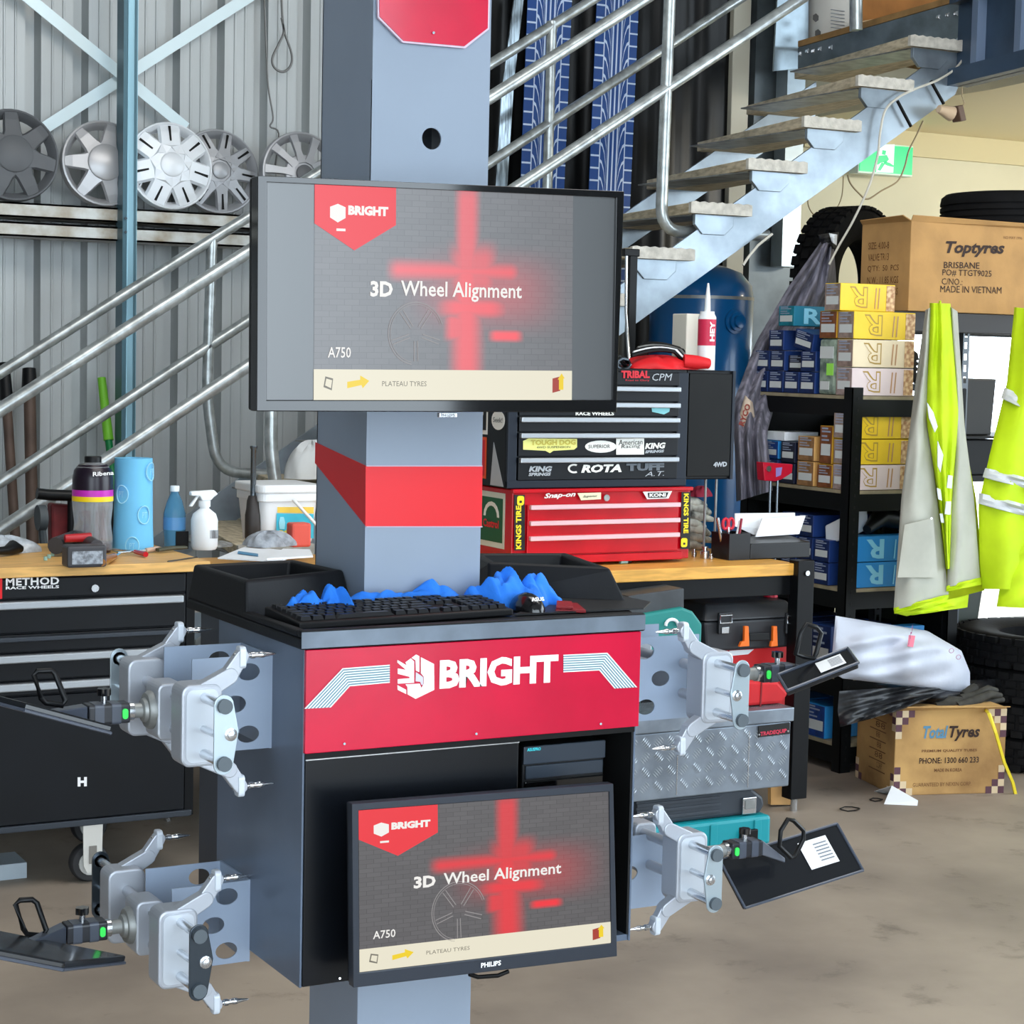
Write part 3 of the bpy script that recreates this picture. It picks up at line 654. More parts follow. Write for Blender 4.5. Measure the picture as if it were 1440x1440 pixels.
def clothfn(P0, P1, hh, seed, depth=.05):
    rnd = random.Random(seed); ph = [rnd.uniform(0, 6) for _ in range(8)]
    def f(a, b):
        p = P0+(P1-P0)*a; q = p+V((0, depth*(b-.5)*(1+.3*math.sin(a*9+ph[0])), 0))
        e = max(0, math.sin(math.pi*b))**.6*(.62+.38*abs(math.sin(a*math.pi*2.3+ph[1])))*max(0, math.sin(math.pi*min(1, max(0, a))))**.35
        rg = lambda t: 1-abs(math.sin(t))
        c_ = .62+.30*rg(a*9.3+ph[2]+b*2.1)-.22*rg(a*15.7-b*3.3+ph[3])+.16*rg(a*6.1+b*5.2+ph[5])+.07*rg(a*33+b*9+ph[6])
        h = hh*e*c_
        return q+V((.006*math.sin(b*7+a*11), .007*math.sin(a*17+ph[4]), max(h, 0)+.002))
    return f
cl = thing('blue_cloth', 'crumpled blue shop cloth between the keyboard and the column', 'cloth', at(600, 835, Z=zk))
MB().grid(clothfn(V((1.335, 3.315, zk)), V((1.50, 3.30, zk)), .068, 3, .06), 70, 26).build('left_end', bluecloth, cl, smooth=True)
MB().grid(clothfn(V((1.47, 3.365, zk)), V((1.80, 3.36, zk)), .056, 4, .05), 90, 22).build('middle', bluecloth, cl, smooth=True)
MB().grid(clothfn(V((1.735, 3.345, zk)), V((1.93, 3.34, zk)), .088, 9, .085), 80, 30).build('right_end', bluecloth, cl, smooth=True)
# ------------------------------------------------------------------ wheel clamps hanging on the holders
vial = M('green_vial', (60, 220, 90), .2, emit=.25)  # faint glow put into the vial colour, it is no lamp
capm = M('rubber_cap', (82, 90, 96), .5)
def bar(m, a, b, n, w0, w1, t):
    """flat tapered bar from a to b with round ends, thickness t along n"""
    a, b, n = V(a), V(b), V(n).normalized(); d = (b-a).normalized(); e = n.cross(d).normalized()
    P = arc(a, math.pi/2, 1.5*math.pi, w0, d, e, 6)+arc(b, -math.pi/2, math.pi/2, w1, d, e, 6)
    return m.ext([p-n*t/2 for p in P], n*t)
def pin(par, tip, base_x, sx, mat=steel):
    """collared pin through an arm end, pointing to the cabinet"""
    tip = V(tip); s = -sx; m = MB()
    m.lathe(tip, [(.0045, -.018*1), (.0055, -.016), (.0055, 0), (.004, .002), (.004, .012), (.006, .013), (.006, .02), (.0045, .021), (.0045, .028), (.0055, .029), (.0055, .036), (.004, .04), (.002, .056), (.0005, .06)], (s, 0, 0), 14)
    return m.build('pin', mat, par, smooth=True)
def clamp(sx, Xc, Yh, Z0, label, board, loop, knobp, dark=False, h=.070, d=.26, boxlen=.075, armz=(.043, .043), stem=0, hz=0):
    """sx -1 hangs left of the cabinet, +1 right. Clamp spans Y, pins point to the cabinet, target points outwards"""
    s = -sx
    c = V((Xc, Yh, Z0)); t = thing('wheel_clamp', label, 'wheel clamp', c, 'wheel clamps on the console')
    ux = V((s, 0, 0)); uy = V((0, 1, 0)); uz = V((0, 0, 1))
    lm = M('dark_link_plate', (66, 74, 82), .25, .7) if dark else M('link_plate', (176, 190, 198), .3, .5)
    for q, sg in (('front', -1), ('rear', 1)):
        yj = Yh+sg*(d-.10)
        # jaw block
        jb = MB().ext(rrect(c+uy*sg*(d-.142), ux, uz, .036, h, .016, 5), uy*sg*.057).build('jaw_block', alu, t, bevel=.004)
        MB().ext(rrect(c+uy*sg*(d-.085), ux, uz, .028, h-.008, .012, 5), uy*sg*.0015).build('jaw_recess', M('pale_casting', (200, 206, 214), .4, .2), jb)
        lp = c+uy*sg*(d+(.02 if sg > 0 else 0))+ux*(.006 if sg < 0 else -.002)
        for zz_ in (-.048, .048):
            MB().cyl(c+uy*sg*(d-.13)+uz*zz_+ux*.002, lp+uz*zz_, .0085, n=14).build('rod', steel, t, smooth=True)
            MB().cyl(lp+uz*zz_, lp+uz*zz_+uy*sg*.012, .0125, n=18).build('rod_cap', capm, t, smooth=True)
        P = arc(lp+uz*.05, 0, math.pi, .017, ux, uz, 8)+arc(lp-uz*.05, math.pi, 2*math.pi, .017, ux, uz, 8)
        P.insert(len(P), lp+ux*.026+uz*.004)
        MB().ext(P, uy*sg*.004).build('link_plate', lm, t, bevel=.001)
        MB().lathe(lp+ux*.012, [(.011, 0), (.011, .006), (.007, .007), (.007, .012), (.003, .013)], uy*sg, 12).build('bolt', steel, t, smooth=True)
        MB().cyl(c+uy*sg*(d-.13)-uz*.005, lp-uz*.005+uy*sg*.002, .006, n=10).build('guide_pin', steel, t, smooth=True)
        # upper and lower arms with pins
        for zs, az in ((1, armz[0]), (-1, armz[1])):
            yb = Yh+sg*(d-.10)
            a = V((Xc+s*.005, yb, Z0+zs*(h-.014))); b = V((Xc+s*.052, yb, Z0+zs*(h+az*.25))); e = V((Xc+s*.074, yb, Z0+zs*(h+az)))
            m = MB(); bar(m, a, b, uy, .016, .014, .024); bar(m, b, e, uy, .014, .012, .018)
            am = m.build('arm', alu, t, bevel=.002)
            MB().ext(rrect(e-ux*.006-uz*zs*.002, uy, uz, .012, .019, .007, 4), ux*.012).build('arm_end', M('pale_casting', (226, 232, 238)), am, bevel=.002)
            pin(am, e+ux*.004, 0, sx)
    # slide rails, centre hub and clevis
    for zz_ in (-.03, .03):
        MB().cyl(c-uy*(d-.12)+uz*zz_, c+uy*(d-.12)+uz*zz_, .010, n=14).build('slide_rail', alu, t, smooth=True)
    MB().ext(rrect(c-uy*.035-ux*.005, ux, uz, .026, .05, .012, 4), uy*.07).build('hub_block', alu, t, bevel=.004)
    c = c+V((0, 0, hz)); hz = 0
    hb = MB().lathe(c-ux*.018, [(.034, 0), (.034, .018), (.030, .024), (.022, .024), (.020, .03), (.013, .032), (.013, .062+stem)], -ux, 26).build('hub', galv_d, t, smooth=True)
    MB().lathe(c-ux*(.075+stem), [(.016, 0), (.016, .012)], -ux, 20).build('collar', steel, hb, smooth=True)
    c = c+V((0, 0, hz))
    # target head: box with vial, knob, tapered neck, back of the board, grab loop
    x0 = c-ux*(.085+stem); x1 = x0-ux*boxlen
    bx = MB().ext(rrect(x0, uy, uz, .02, .0175, .005, 3), -ux*boxlen*.98).build('target_head', M('head_charcoal', (36, 38, 44), .35), t, bevel=.002)
    for k in (.22, .62): MB().ext(rrect(x0-ux*boxlen*k, uy, uz, .0208, .0183, .005, 3), -ux*boxlen*.22).build('head_band', M('head_grey', (70, 76, 88), .3), bx)
    MB().ext(rrect(x0-ux*.010-uy*.0205, ux, uz, .005, .009, .0045, 4), -uy*.003).build('bubble_vial', vial, bx)
    kz = x0-ux*boxlen*.55+uz*.017
    kn = MB().cyl(kz, kz+uz*.014, .0055, n=10).build('knob_stem', steel, bx, smooth=True)
    P = []
    for i in range(24): a = 2*math.pi*i/24; r = .0125 if i % 4 < 2 else .0105; P.append(kz+uz*.014+V((math.cos(a)*r, math.sin(a)*r, 0)))
    MB().ext(P, uz*.012).build('knob', blackg, bx)
    B = [at(*p[:2], Y=p[2]) for p in board[:3]]; B.append(B[0]+B[2]-B[1])
    mid = (B[0]+B[1]+B[2]+B[3])/4; nn = (B[1]-B[0]).cross(B[3]-B[0]).normalized()
    if nn.y > 0: nn = -nn
    e0 = x1; e1 = mid-(mid-x1)*.3
    dirn = (e1-e0)
    MB().hexa([e0-uy*.018-uz*.016, e0-uy*.018+uz*.016, e0+uy*.018+uz*.016, e0+uy*.018-uz*.016], [e1-uy*.012-uz*.005, e1-uy*.012+uz*.005, e1+uy*.012+uz*.005, e1+uy*.012-uz*.005]).build('neck', M('head_grey', (70, 76, 88)), t, bevel=.002)
    bd = MB().ext([p-nn*.001 for p in B], -nn*.012).build('target_board', M('board_black', (20, 22, 26), .22, coat=.2), t, bevel=.003)
    U = (B[1]-B[0]); Wd = (B[3]-B[0])
    m = MB()
    def bp(a, b, o=0): return B[0]+U*a+Wd*b+nn*o
    m = MB()
    for (a, b), (a2, b2) in (((0, 0), (1, 0)), ((1, 0), (1, 1)), ((1, 1), (0, 1)), ((0, 1), (0, 0))):
        m.tube([bp(a, b), bp(a2, b2)], .0032, 6)
    m.build('board_rim', M('head_grey', (70, 76, 88)), bd)
    L = [at(*p[:2], Y=p[2]) for p in loop]
    MB().tube(L, .0052, 8, closed=True).build('grab_loop', blackp, t, smooth=True)
    return t, bd, bp, nn
cs = []
t, bd, bp, nn = clamp(-1, 1.118, 3.295, 1.066, 'upper left wheel clamp with silver link plate hanging beside the cabinet',
      [(34, 999, 3.17), (156, 1031, 3.17), (60, 1006, 3.32), (-60, 985, 3.32)],
      [(48, 950, 3.27), (52, 944, 3.27), (72, 943, 3.27), (78, 948, 3.27), (92, 985, 3.25), (88, 992, 3.25), (64, 988, 3.25), (58, 982, 3.25)], None, stem=-.010)
t, bd, bp, nn = clamp(-1, 1.116, 3.40, .652, 'lower left wheel clamp with dark link plate hanging beside the cabinet',
      [(-60, 1308, 3.34), (175, 1354, 3.30), (88, 1364, 3.12), (-60, 1350, 3.12)],
      [(22, 1272, 3.36), (28, 1266, 3.36), (45, 1265, 3.36), (52, 1270, 3.36), (65, 1308, 3.34), (60, 1316, 3.34), (38, 1314, 3.34), (33, 1306, 3.34)], None, dark=True, stem=-.006)
lab = M('label_white', (222, 224, 226), .6)
def board_label(bd, bp, nn, a0, a1, b0, b1):
    q = [bp(a0, b0, .001), bp(a1, b0, .001), bp(a1, b1, .001), bp(a0, b1, .001)]
    o = MB().ext(q, nn*.0006).build('label_sticker', lab, bd); m = MB()
    for k in range(6):
        f = .18+.12*k
        m.ext([bp(a0+(a1-a0)*.45, b0+(b1-b0)*f, .0018), bp(a0+(a1-a0)*.92, b0+(b1-b0)*f, .0018), bp(a0+(a1-a0)*.92, b0+(b1-b0)*(f+.05), .0018), bp(a0+(a1-a0)*.45, b0+(b1-b0)*(f+.05), .0018)], nn*.0003)
    m.build('small_print', M('print_grey', (120, 124, 130), .6), bd)
t, bd, bp, nn = clamp(1, 2.168, 3.295, 1.066, 'upper right wheel clamp hanging in front of the checker plate box',
      [(1107, 971, 3.14), (1207, 932, 3.14), (1192, 911, 3.22), (1078, 950, 3.26)],
      [(1119, 920, 3.22), (1126, 890, 3.22), (1134, 878, 3.22), (1148, 882, 3.22), (1155, 890, 3.22), (1148, 918, 3.22), (1144, 926, 3.22), (1132, 924, 3.22)], None, boxlen=.085, stem=.138, hz=-.012)
board_label(bd, bp, nn, .5, .86, .2, .8)
t, bd, bp, nn = clamp(1, 2.165, 3.40, .694, 'lower right wheel clamp with a wide black target board',
      [(1048, 1277, 3.43), (1214, 1224, 3.43), (1177, 1158, 3.50), (1030, 1210, 3.50)],
      [(1096, 1190, 3.42), (1098, 1168, 3.42), (1108, 1152, 3.42), (1116, 1154, 3.42), (1130, 1168, 3.42), (1130, 1180, 3.42), (1118, 1204, 3.42), (1112, 1206, 3.42)], None, boxlen=.08, stem=.15, hz=-.038, d=.30)
board_label(bd, bp, nn, .62, .86, .3, .85)
# ------------------------------------------------------------------ steel staircase and its handrails
YN, YFR = 7.2, 8.15
ang = .57306
st = thing('staircase', 'open steel staircase with timber treads rising to the mezzanine', 'staircase', (5.2, 7.6, 0))
YSt = 7.1
A = at(960, 417, Y=YSt); B = at(1343, 133, Y=YSt); A2 = at(1027, 317, Y=YSt); B2 = at(1237, 160, Y=YSt)
d = V((math.cos(ang), 0, math.sin(ang))); up = V((0, 0, .175))
st0 = B-d*5.3
tread_mat = M('tread_timber', (222, 208, 180), .75, var=.35, vscale=10, col2=(176, 162, 134), stretch=(6, 1, 6)); grip = M('tread_concrete_edge', (200, 196, 186), .8, var=.2, vscale=30, bump=.3, bscale=60)
strm = M('stringer_galvanised', (150, 162, 172), .32, .55, var=.3, vscale=5)
MB().ext([st0, B, B+V((.06, 0, .12)), B+V((.06, 0, .3)), B+V((-.1, 0, .17)), st0+up], (0, .012, 0)).build('stringer', strm, st)
MB().ext([st0+V((0, .012, 0)), B+V((0, .012, 0)), B+V((0, .012, .01)), st0+V((0, .012, .01))], (0, .06, 0)).build('stringer_flange', strm, st)
MB().ext([st0+V((0, 1.05, 0)), B+V((0, 1.05, 0)), B+V((0, 1.05, 0))+up, st0+V((0, 1.05, 0))+up], (0, .012, 0)).build('stringer', strm, st)
step = V((.2895, 0, .2025)); T0 = at(1280, 50, Y=YSt-.03); far = V((.22, 1.16, 0))
th = V((0, 0, -.045))
for i in range(16):
    p = T0-step*i
    q = [p, p+V((.31, -.01, 0)), p+V((.31, -.01, 0))+far, p+far]
    if p.z < .1: break
    o = MB().hexa([v+th for v in q], q).build('tread', tread_mat, st, bevel=.003)
    n = 14; m = MB(); P = []
    for k in range(n+1): P.append(p+V((.31*k/n, -.01*k/n-.006, .002+(.005 if k % 2 else 0))))
    m.ext(P+[p+V((.31, -.016, -.045)), p+V((0, -.006, -.045))], (0, .02, 0)); m.build('ribbed_edge', grip, o)
    c = p+V((.14, .022, -.045))
    MB().ext([c+V((-.10, 0, 0)), c+V((.10, 0, 0)), c+V((.10, 0, -.045)), c+V((.055, 0, -.085)), c+V((-.06, 0, -.085)), c+V((-.10, 0, -.045))], (0, .02, 0)).build('tread_bracket', strm, st, bevel=.002)
    MB().ext([c+V((-.10, .03, 0)), c+V((.10, .03, 0)), c+V((.10, .03, -.006)), c+V((-.10, .03, -.006))], (0, .9, 0)).build('tread_angle', galv_d, st)
# handrails
def rail_pts(p, q, Y): return at(*p, Y=Y), at(*q, Y=Y)
pipe = M('galvanised_pipe', (178, 184, 184), .3, .6, var=.3, vscale=20)
def handrail(lab, Y, top, mid, posts, r):
    t = thing('stair_handrail', lab, 'handrail', (at(*top, Y=Y).x, Y, 0), 'galvanised pipe handrails of the staircase')
    a = at(*top, Y=Y); b = at(*mid, Y=Y)
    for nm, p in (('top_rail', a), ('mid_rail', b)):
        MB().tube([p-d*min(3.2, (p.z-.06)/d.z), p+d*6.5], r, 14).build(nm, pipe, t, smooth=True)
    for P in posts:
        q = [at(x, y, Y=Y) for x, y in P]
        # round the bend
        R = []
        for i, v in enumerate(q):
            if 0 < i < len(q)-1:
                u0 = (q[i-1]-v).normalized(); u1 = (q[i+1]-v).normalized(); rr = min(.11, (q[i+1]-v).length*.45)
                for k in range(7):
                    f = k/6; R.append((v+u0*rr)*(1-f)**2+v*2*f*(1-f)+(v+u1*rr)*f*f)
            else: R.append(v)
        MB().tube(R, r, 14).build('post', pipe, t, smooth=True)
    return t
handrail('far galvanised handrail of the staircase, nearer the shed wall', YFR, (200, 398.5), (200, 548),
         [[(298, 338), (291, 560), (305, 663), (380, 668)], [(776, 30), (768, 330), (772, 380)]], .024)
handrail('near galvanised handrail of the staircase, on the workshop side', YN, (200, 449), (200, 613),
         [[(384, 320), (381, 640), (392, 705), (440, 712)], [(945, -80), (929, 325), (1079, 331)], [(1205, -40), (1205, 42)]], .026)
# ------------------------------------------------------------------ mezzanine edge
navy = M('navy_painted_steel', (52, 72, 94), .45, .2, var=.25, vscale=5); navyl = M('navy_light_web', (112, 130, 156), .4, .2)
za = at(1344, 122, Y=7.1).z
pA = at(1344, 122, Y=7.1); pB = at(1500, 84, Z=za)
mzb = thing('mezzanine_beam', 'navy blue steel beam along the edge of the mezzanine floor', 'beam', pA)
dirb = (pB-pA); nrm = V((dirb.y, -dirb.x, 0)).normalized()
if nrm.x < 0: nrm = -nrm
H_ = V((0, 0, .42))
MB().ext([pA, pB, pB+H_, pA+H_], nrm*.01).build('web', navy, mzb)
MB().ext([pA-nrm*.05, pB-nrm*.05, pB+nrm*.06, pA+nrm*.06], (0, 0, .075)).build('bottom_flange', navy, mzb)
MB().ext([pA+H_-nrm*.05-V((0,0,.05)), pB+H_-nrm*.05-V((0,0,.05)), pB+H_+nrm*.06-V((0,0,.05)), pA+H_+nrm*.06-V((0,0,.05))], (0, 0, .06)).build('top_flange', navy, mzb)
for f in (.22, .62):
    c = pA+dirb*f; dd = dirb.normalized()
    MB().ext([c-nrm*.045+V((0,0,.075)), c-nrm*.045+dd*.05+V((0,0,.075)), c-nrm*.045+dd*.05+V((0,0,.37)), c-nrm*.045+V((0,0,.37))], nrm*.045).build('web_stiffener', navyl, mzb)
# galvanised landing channel behind the top tread
L0 = at(1120, 98, Y=8.4); L1 = at(1360, 70, Y=7.25)
lc = thing('landing_channel', 'galvanised channel bolted across the head of the stairs', 'channel', at(1240, 60, Y=7.8))
pts = [at(1122, 97, Y=8.35), at(1358, 60, Y=7.3), at(1362, -2, Y=7.3), at(1122, 67, Y=8.35)]
pts[1] = at(1360, 72, Y=7.3)
chm = M('channel_galvanised', (124, 136, 142), .35, .5, var=.35, vscale=6)
MB().ext(pts, (0.01, .012, 0)).build('channel_web', chm, lc)
for x, y in ((1126, 76), (1137, 72), (1146, 72), (1156, 69), (1172, 67), (1322, 24), (1334, 21), (1345, 19)):
    c = pts[0]+(pts[1]-pts[0])*((x-1122)/238); zz = at(x, y, Y=c.y).z; MB().cyl((c.x-.004, c.y-.008, zz), (c.x, c.y+.01, zz), .012, n=6).build('bolt', steel, lc)
plm = M('plywood_floor_edge', (150, 116, 72), .7, var=.3, vscale=10)
e0, e1 = at(1122, 66, Y=8.35), at(1362, -3, Y=7.3)
tag(MB().ext([e0, e1, e1+V((0, 0, .03)), e0+V((0, 0, .03))], (2.5, .6, 0)).build('plywood_floor', plm), 'plywood mezzanine floor edge above the galvanised channel', 'floor panel')
tag(MB().ext([at(x, y, Y=8.45) for x, y in [(1095, -30), (1137, -30), (1137, 95), (1088, 100)]], (0, .012, 0)).build('steel_plate', M('bright_galvanised', (150, 166, 176), .3, .5, var=.3, vscale=6)), 'bright galvanised plate standing at the landing left of the white drum', 'plate')
# drum and carton on the landing
zf = e0.z+.03
c = at(1170, 60, Y=8.45); R = (at(1202, 40, Y=8.45)-at(1138, 40, Y=8.45)).length/2*.9; c.z = at(1170, 66, Y=8.45).z-.03
wd = thing('white_drum', 'white plastic drum with small hexagon marks on the landing', 'drum', c)
MB().lathe(c, [(R, 0), (R*1.0, .36), (R*1.03, .365), (R*1.03, .385), (R, .39), (R, .6)], n=36).build('body', M('drum_white', (212, 208, 200), .5), wd, smooth=True)
for (x, y) in ((1147, 25), (1150, 47), (1144, 61), (1156, 61)):
    a = at(x, y, Y=8.45-R*.93); P = [a+V((.02*math.cos(math.pi/6+k*math.pi/3), 0, .022*math.sin(math.pi/6+k*math.pi/3))) for k in range(6)]
    MB().ext(P, (0, -.002, 0)).build('hexagon_mark', M('print_charcoal', (70, 68, 66), .6), wd)
mline = M('print_grey', (120, 124, 130))
for k in range(6):
    a = at(1168, 14+k*5, Y=8.45-R-.001); MB().box((a.x, a.y-.001, a.z), (a.x+.09, a.y, a.z+.004)).build('print_line', mline, wd)
cb = [at(x, y, Y=8.3) for x, y in [(1212, 38), (1330, 2), (1330, -60), (1208, -60)]]
b = MB().ext(cb, (.1, .4, 0)).build('carton', M('orange_carton', (176, 116, 58), .8, var=.2)); tag(b, 'orange-brown cardboard carton at the top edge beside the white drum', 'carton')
tag(MB().ext([at(x, y, Y=8.2) for x, y in [(1210, 30), (1320, 10), (1322, 15), (1212, 36)]], (0, .02, 0)).build('timber_strip', M('pale_timber', (216, 186, 140), .6)), 'pale timber strip lying in front of the orange-brown carton', 'timber')
tag(MB().tube([at(1201, -20, Y=7.6), at(1201, 44, Y=7.6)], .022, 12).build('landing_post', pipe, smooth=True), 'short galvanised post on the landing beside the white drum', 'post')
# cables on the stairs
cm = M('cable_grey', (205, 202, 190), .5); cmd = M('cable_tan', (168, 150, 116), .5)
tag(MB().tube(smooth([at(x, y, Y=7.06) for x, y in [(1363, -20), (1362, 30), (1358, 72), (1345, 95), (1320, 112), (1285, 126), (1262, 138), (1245, 155), (1238, 185), (1234, 220), (1222, 262), (1200, 310), (1180, 345), (1166, 372)]]), .0055, 8).build('cable', cm, smooth=True), 'pale cable running down the stair stringer to the yellow brake boxes', 'cable')
tag(MB().tube(smooth([at(x, y, Y=7.3) for x, y in [(1298, 170), (1288, 192), (1278, 212), (1272, 235), (1262, 255), (1240, 268), (1220, 280), (1208, 272), (1196, 258), (1192, 246)]]), .004, 8).build('cable', cmd, smooth=True), 'tan cable drooping in a loop in front of the exit sign', 'cable')
tag(MB().tube(smooth([at(x, y, Y=7.6) for x, y in [(1186, 248), (1184, 275), (1176, 293), (1160, 304), (1145, 302), (1137, 290), (1136, 275)]]), .003, 6).build('cable', cmd, smooth=True), 'thin tan cable in a small loop on the cream wall below the exit sign', 'cable')
tag(MB().tube([at(x, y, Y=7.05) for x, y in [(1086, 329), (1066, 345), (1052, 362), (1045, 373)]], .006, 8).build('cable', cm, smooth=True), 'short pale cable below the end of the near handrail', 'cable')
for i, (a, b) in enumerate((((1262, 142), (1281, 178)), ((1309, 114), (1327, 146)))):
    tag(MB().tube([at(*a, Y=7.07), at(*b, Y=7.07)], .008, 6).build('cable_tie', blacks), ('lower black strap round the stair stringer', 'upper black strap round the stair stringer')[i], 'strap', 'straps round the stringer')
fl = thing('hanging_lamp', 'small brown work lamp hanging under the stairs', 'lamp', at(1340, 155, Y=7.0))
MB().cyl(at(1320, 153, Y=7.0), at(1338, 160, Y=7.0), .018, .035, 14).build('shade', M('lamp_pale', (206, 180, 150), .4), fl, smooth=True)
MB().obox(at(1347, 160, Y=7.0), (.016, 0, .004), (0, .03, 0), (-.012, 0, .034)).build('body', M('lamp_brown', (98, 76, 62), .5), fl, bevel=.004)
MB().tube([at(x, y, Y=7.0) for x, y in [(1353, 122), (1353, 135), (1356, 145), (1352, 152)]], .003, 6).build('cord', cmd, fl)
# exit sign
xa, xb = at(1207, 222, Y=8.5).x, at(1284, 222, Y=8.5).x; zt0, zt1 = at(1245, 246, Y=8.5).z, at(1245, 202, Y=8.5).z
ex = thing('exit_sign', 'green running-man exit sign glowing on the cream wall', 'sign', ((xa+xb)/2, 8.55, zt0))
MB().box((xa, 8.5, zt0), (xb, 8.58, zt1)).build('housing', M('sign_housing', (222, 235, 225), .4), ex, bevel=.004)
grn = emat('sign_green', (20, 196, 120), 1.5); swh = emat('sign_white', (215, 245, 228), 1.5)
MB().box((xa+.008, 8.494, zt0+.01), (xb-.008, 8.499, zt1-.008)).build('lit_face', grn, ex)
pxpoly('door_symbol', [(1236, 204), (1258, 203), (1256, 243), (1232, 242)], swh, ex, Y=8.493)
for P in ([(1241, 211), (1246, 212), (1245, 218), (1240, 217)], [(1236, 219), (1247, 218), (1250, 224), (1246, 229), (1240, 228), (1234, 232), (1233, 229)], [(1244, 227), (1251, 229), (1257, 233), (1256, 235), (1248, 233), (1242, 230)], [(1240, 228), (1244, 231), (1238, 240), (1234, 239)]):
    pxpoly('running_figure', P, grn, ex, Y=8.491)
MB().cyl(((xa+xb)/2, 8.54, zt1), ((xa+xb)/2, 8.54, 3.0), .008, n=8).build('hanger', galv, ex)
# ------------------------------------------------------------------ left tool cabinet with timber top
YC = 6.0
bpc = M('cabinet_black', (9, 13, 19), .4, spec=.35, var=.2, vscale=6)
x1 = at(274, 900, Y=YC).x; x0 = .95; zt = at(0, 812, Y=YC).z; zb = at(0, 1172, Y=YC).z
LC = thing('tool_cabinet', 'wide black roller tool cabinet at the left with pale drawer handles', 'tool cabinet', ((x0+x1)/2, 6.3, 0))
MB().box((x0, YC+.012, zb), (x1, 6.55, zt)).build('body', bpc, LC, bevel=.004)
MB().box((x1-.03, YC, zb), (x1, YC+.012, zt)).build('corner_post', blackpc, LC, bevel=.003)
hand = M('brushed_handle', (178, 184, 190), .35, .6)
dr = [(815, 840, 1), (842, 890, 1), (893, 925, 2), (927, 960, 1), (962, 985, 1)]
def zz(y, x=140): return at(x, y, Y=YC).z
rows = [(809, 838, 0), (838, 886, 1), (886, 912, 2), (912, 951, 1), (951, 972, 1), (972, 1150, 0)]
for i, (ya, yb, k) in enumerate(rows):
    za, zb_ = zz(ya)-.002, zz(yb)+.003
    o = MB().box((x0+.01, YC-.006, zb_), (x1-.034, YC+.012, za)).build('drawer' if i < 5 else 'lower_door', bpc, LC, bevel=.003, label=None)
    if k == 1: MB().box((x0+.02, YC-.022, za-.028), (x1-.045, YC-.004, za-.004)).build('handle', hand, o, bevel=.004)
    if k == 2: MB().box((x0+.02, YC-.02, za-.022), (x1-.045, YC-.004, za-.006)).build('handle', M('dark_handle', (60, 66, 74), .35, .4), o, bevel=.004, label='dark drawer handle')
MB().box((x0, YC-.012, zb), (x1-.01, YC+.012, zb+.02)).build('base_lip', M('dark_handle', (60, 66, 74)), LC, bevel=.003)
kh = at(133, 827, Y=YC-.007); MB().cyl(kh, kh+V((0, -.008, 0)), .012, n=14).build('lock', steel, LC, smooth=True)
pxtext('METHOD', (8, 824), (83, 822), 11, white, LC, Y=YC-.008, bold=.03, spacing=1.08)
pxtext('RACE WHEELS', (8, 829), (83, 827), 4.2, white, LC, Y=YC-.008, bold=.03)
pxpoly('red_sticker', [(-30, 814), (3, 813), (3, 842), (-30, 843)], redc, LC, Y=YC-.008)
pxtext('H', (109, 1106), (122, 1105.5), 13, white, LC, Y=YC-.008, bold=.06)
def caster(px, y0):
    c = at(px, 1205, Y=y0); R = .062; c.z = R
    w = MB().lathe(c+V((0, .02, 0)), [(R*.55, -.022), (R*.9, -.02), (R, -.012), (R, .012), (R*.9, .02), (R*.55, .022)], (0, 1, 0), 28).build('wheel', M('caster_rubber', (46, 46, 48), .6), LC, smooth=True)
    MB().lathe(c+V((0, -.004, 0)), [(R*.62, 0), (R*.6, -.004), (.012, -.006), (.012, -.014)], (0, -1, 0)[0:1] and (0, 1, 0), 20).build('hub', M('caster_hub', (200, 200, 196), .5), w, smooth=True)
    MB().ext([c+V((-.03, -.028, 0)), c+V((-.018, -.028, -.026)), c+V((.018, -.028, -.026)), c+V((.03, -.028, 0)), c+V((.032, -.028, zb-R)), c+V((-.032, -.028, zb-R))], (0, .004, 0)).build('fork', M('caster_fork', (206, 204, 198), .4, .2), w, bevel=.001)
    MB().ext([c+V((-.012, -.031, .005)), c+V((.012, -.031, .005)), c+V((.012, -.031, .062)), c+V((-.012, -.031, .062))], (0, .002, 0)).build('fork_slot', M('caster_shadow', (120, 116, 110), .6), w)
caster(127, 6.02); caster(127, 6.5)
c2 = at(-140, 1205, Y=6.02)
caster(-140, 6.02)
MB().box((x0-.02, YC-.03, zt+.0), (x1+.04, 6.68, zt+.032)).build('timber_top', wood, LC, bevel=.003)
ztl = zt+.032
# things under the cabinet
tag(MB().box((.98, 6.15, .0), (1.62, 6.3, .05)).build('metal_strips', M('slat_white', (170, 182, 190), .5)), 'bundle of pale metal strips on the floor under the black tool cabinet', 'metal strips')
tag(MB().obox((1.42, 6.4, .05), (.12, 0, 0), (0, .05, 0), (0, 0, .045)).build('red_tin', M('dull_red', (110, 24, 28), .5), bevel=.004), 'dull red tin under the black tool cabinet behind the slats', 'tin')
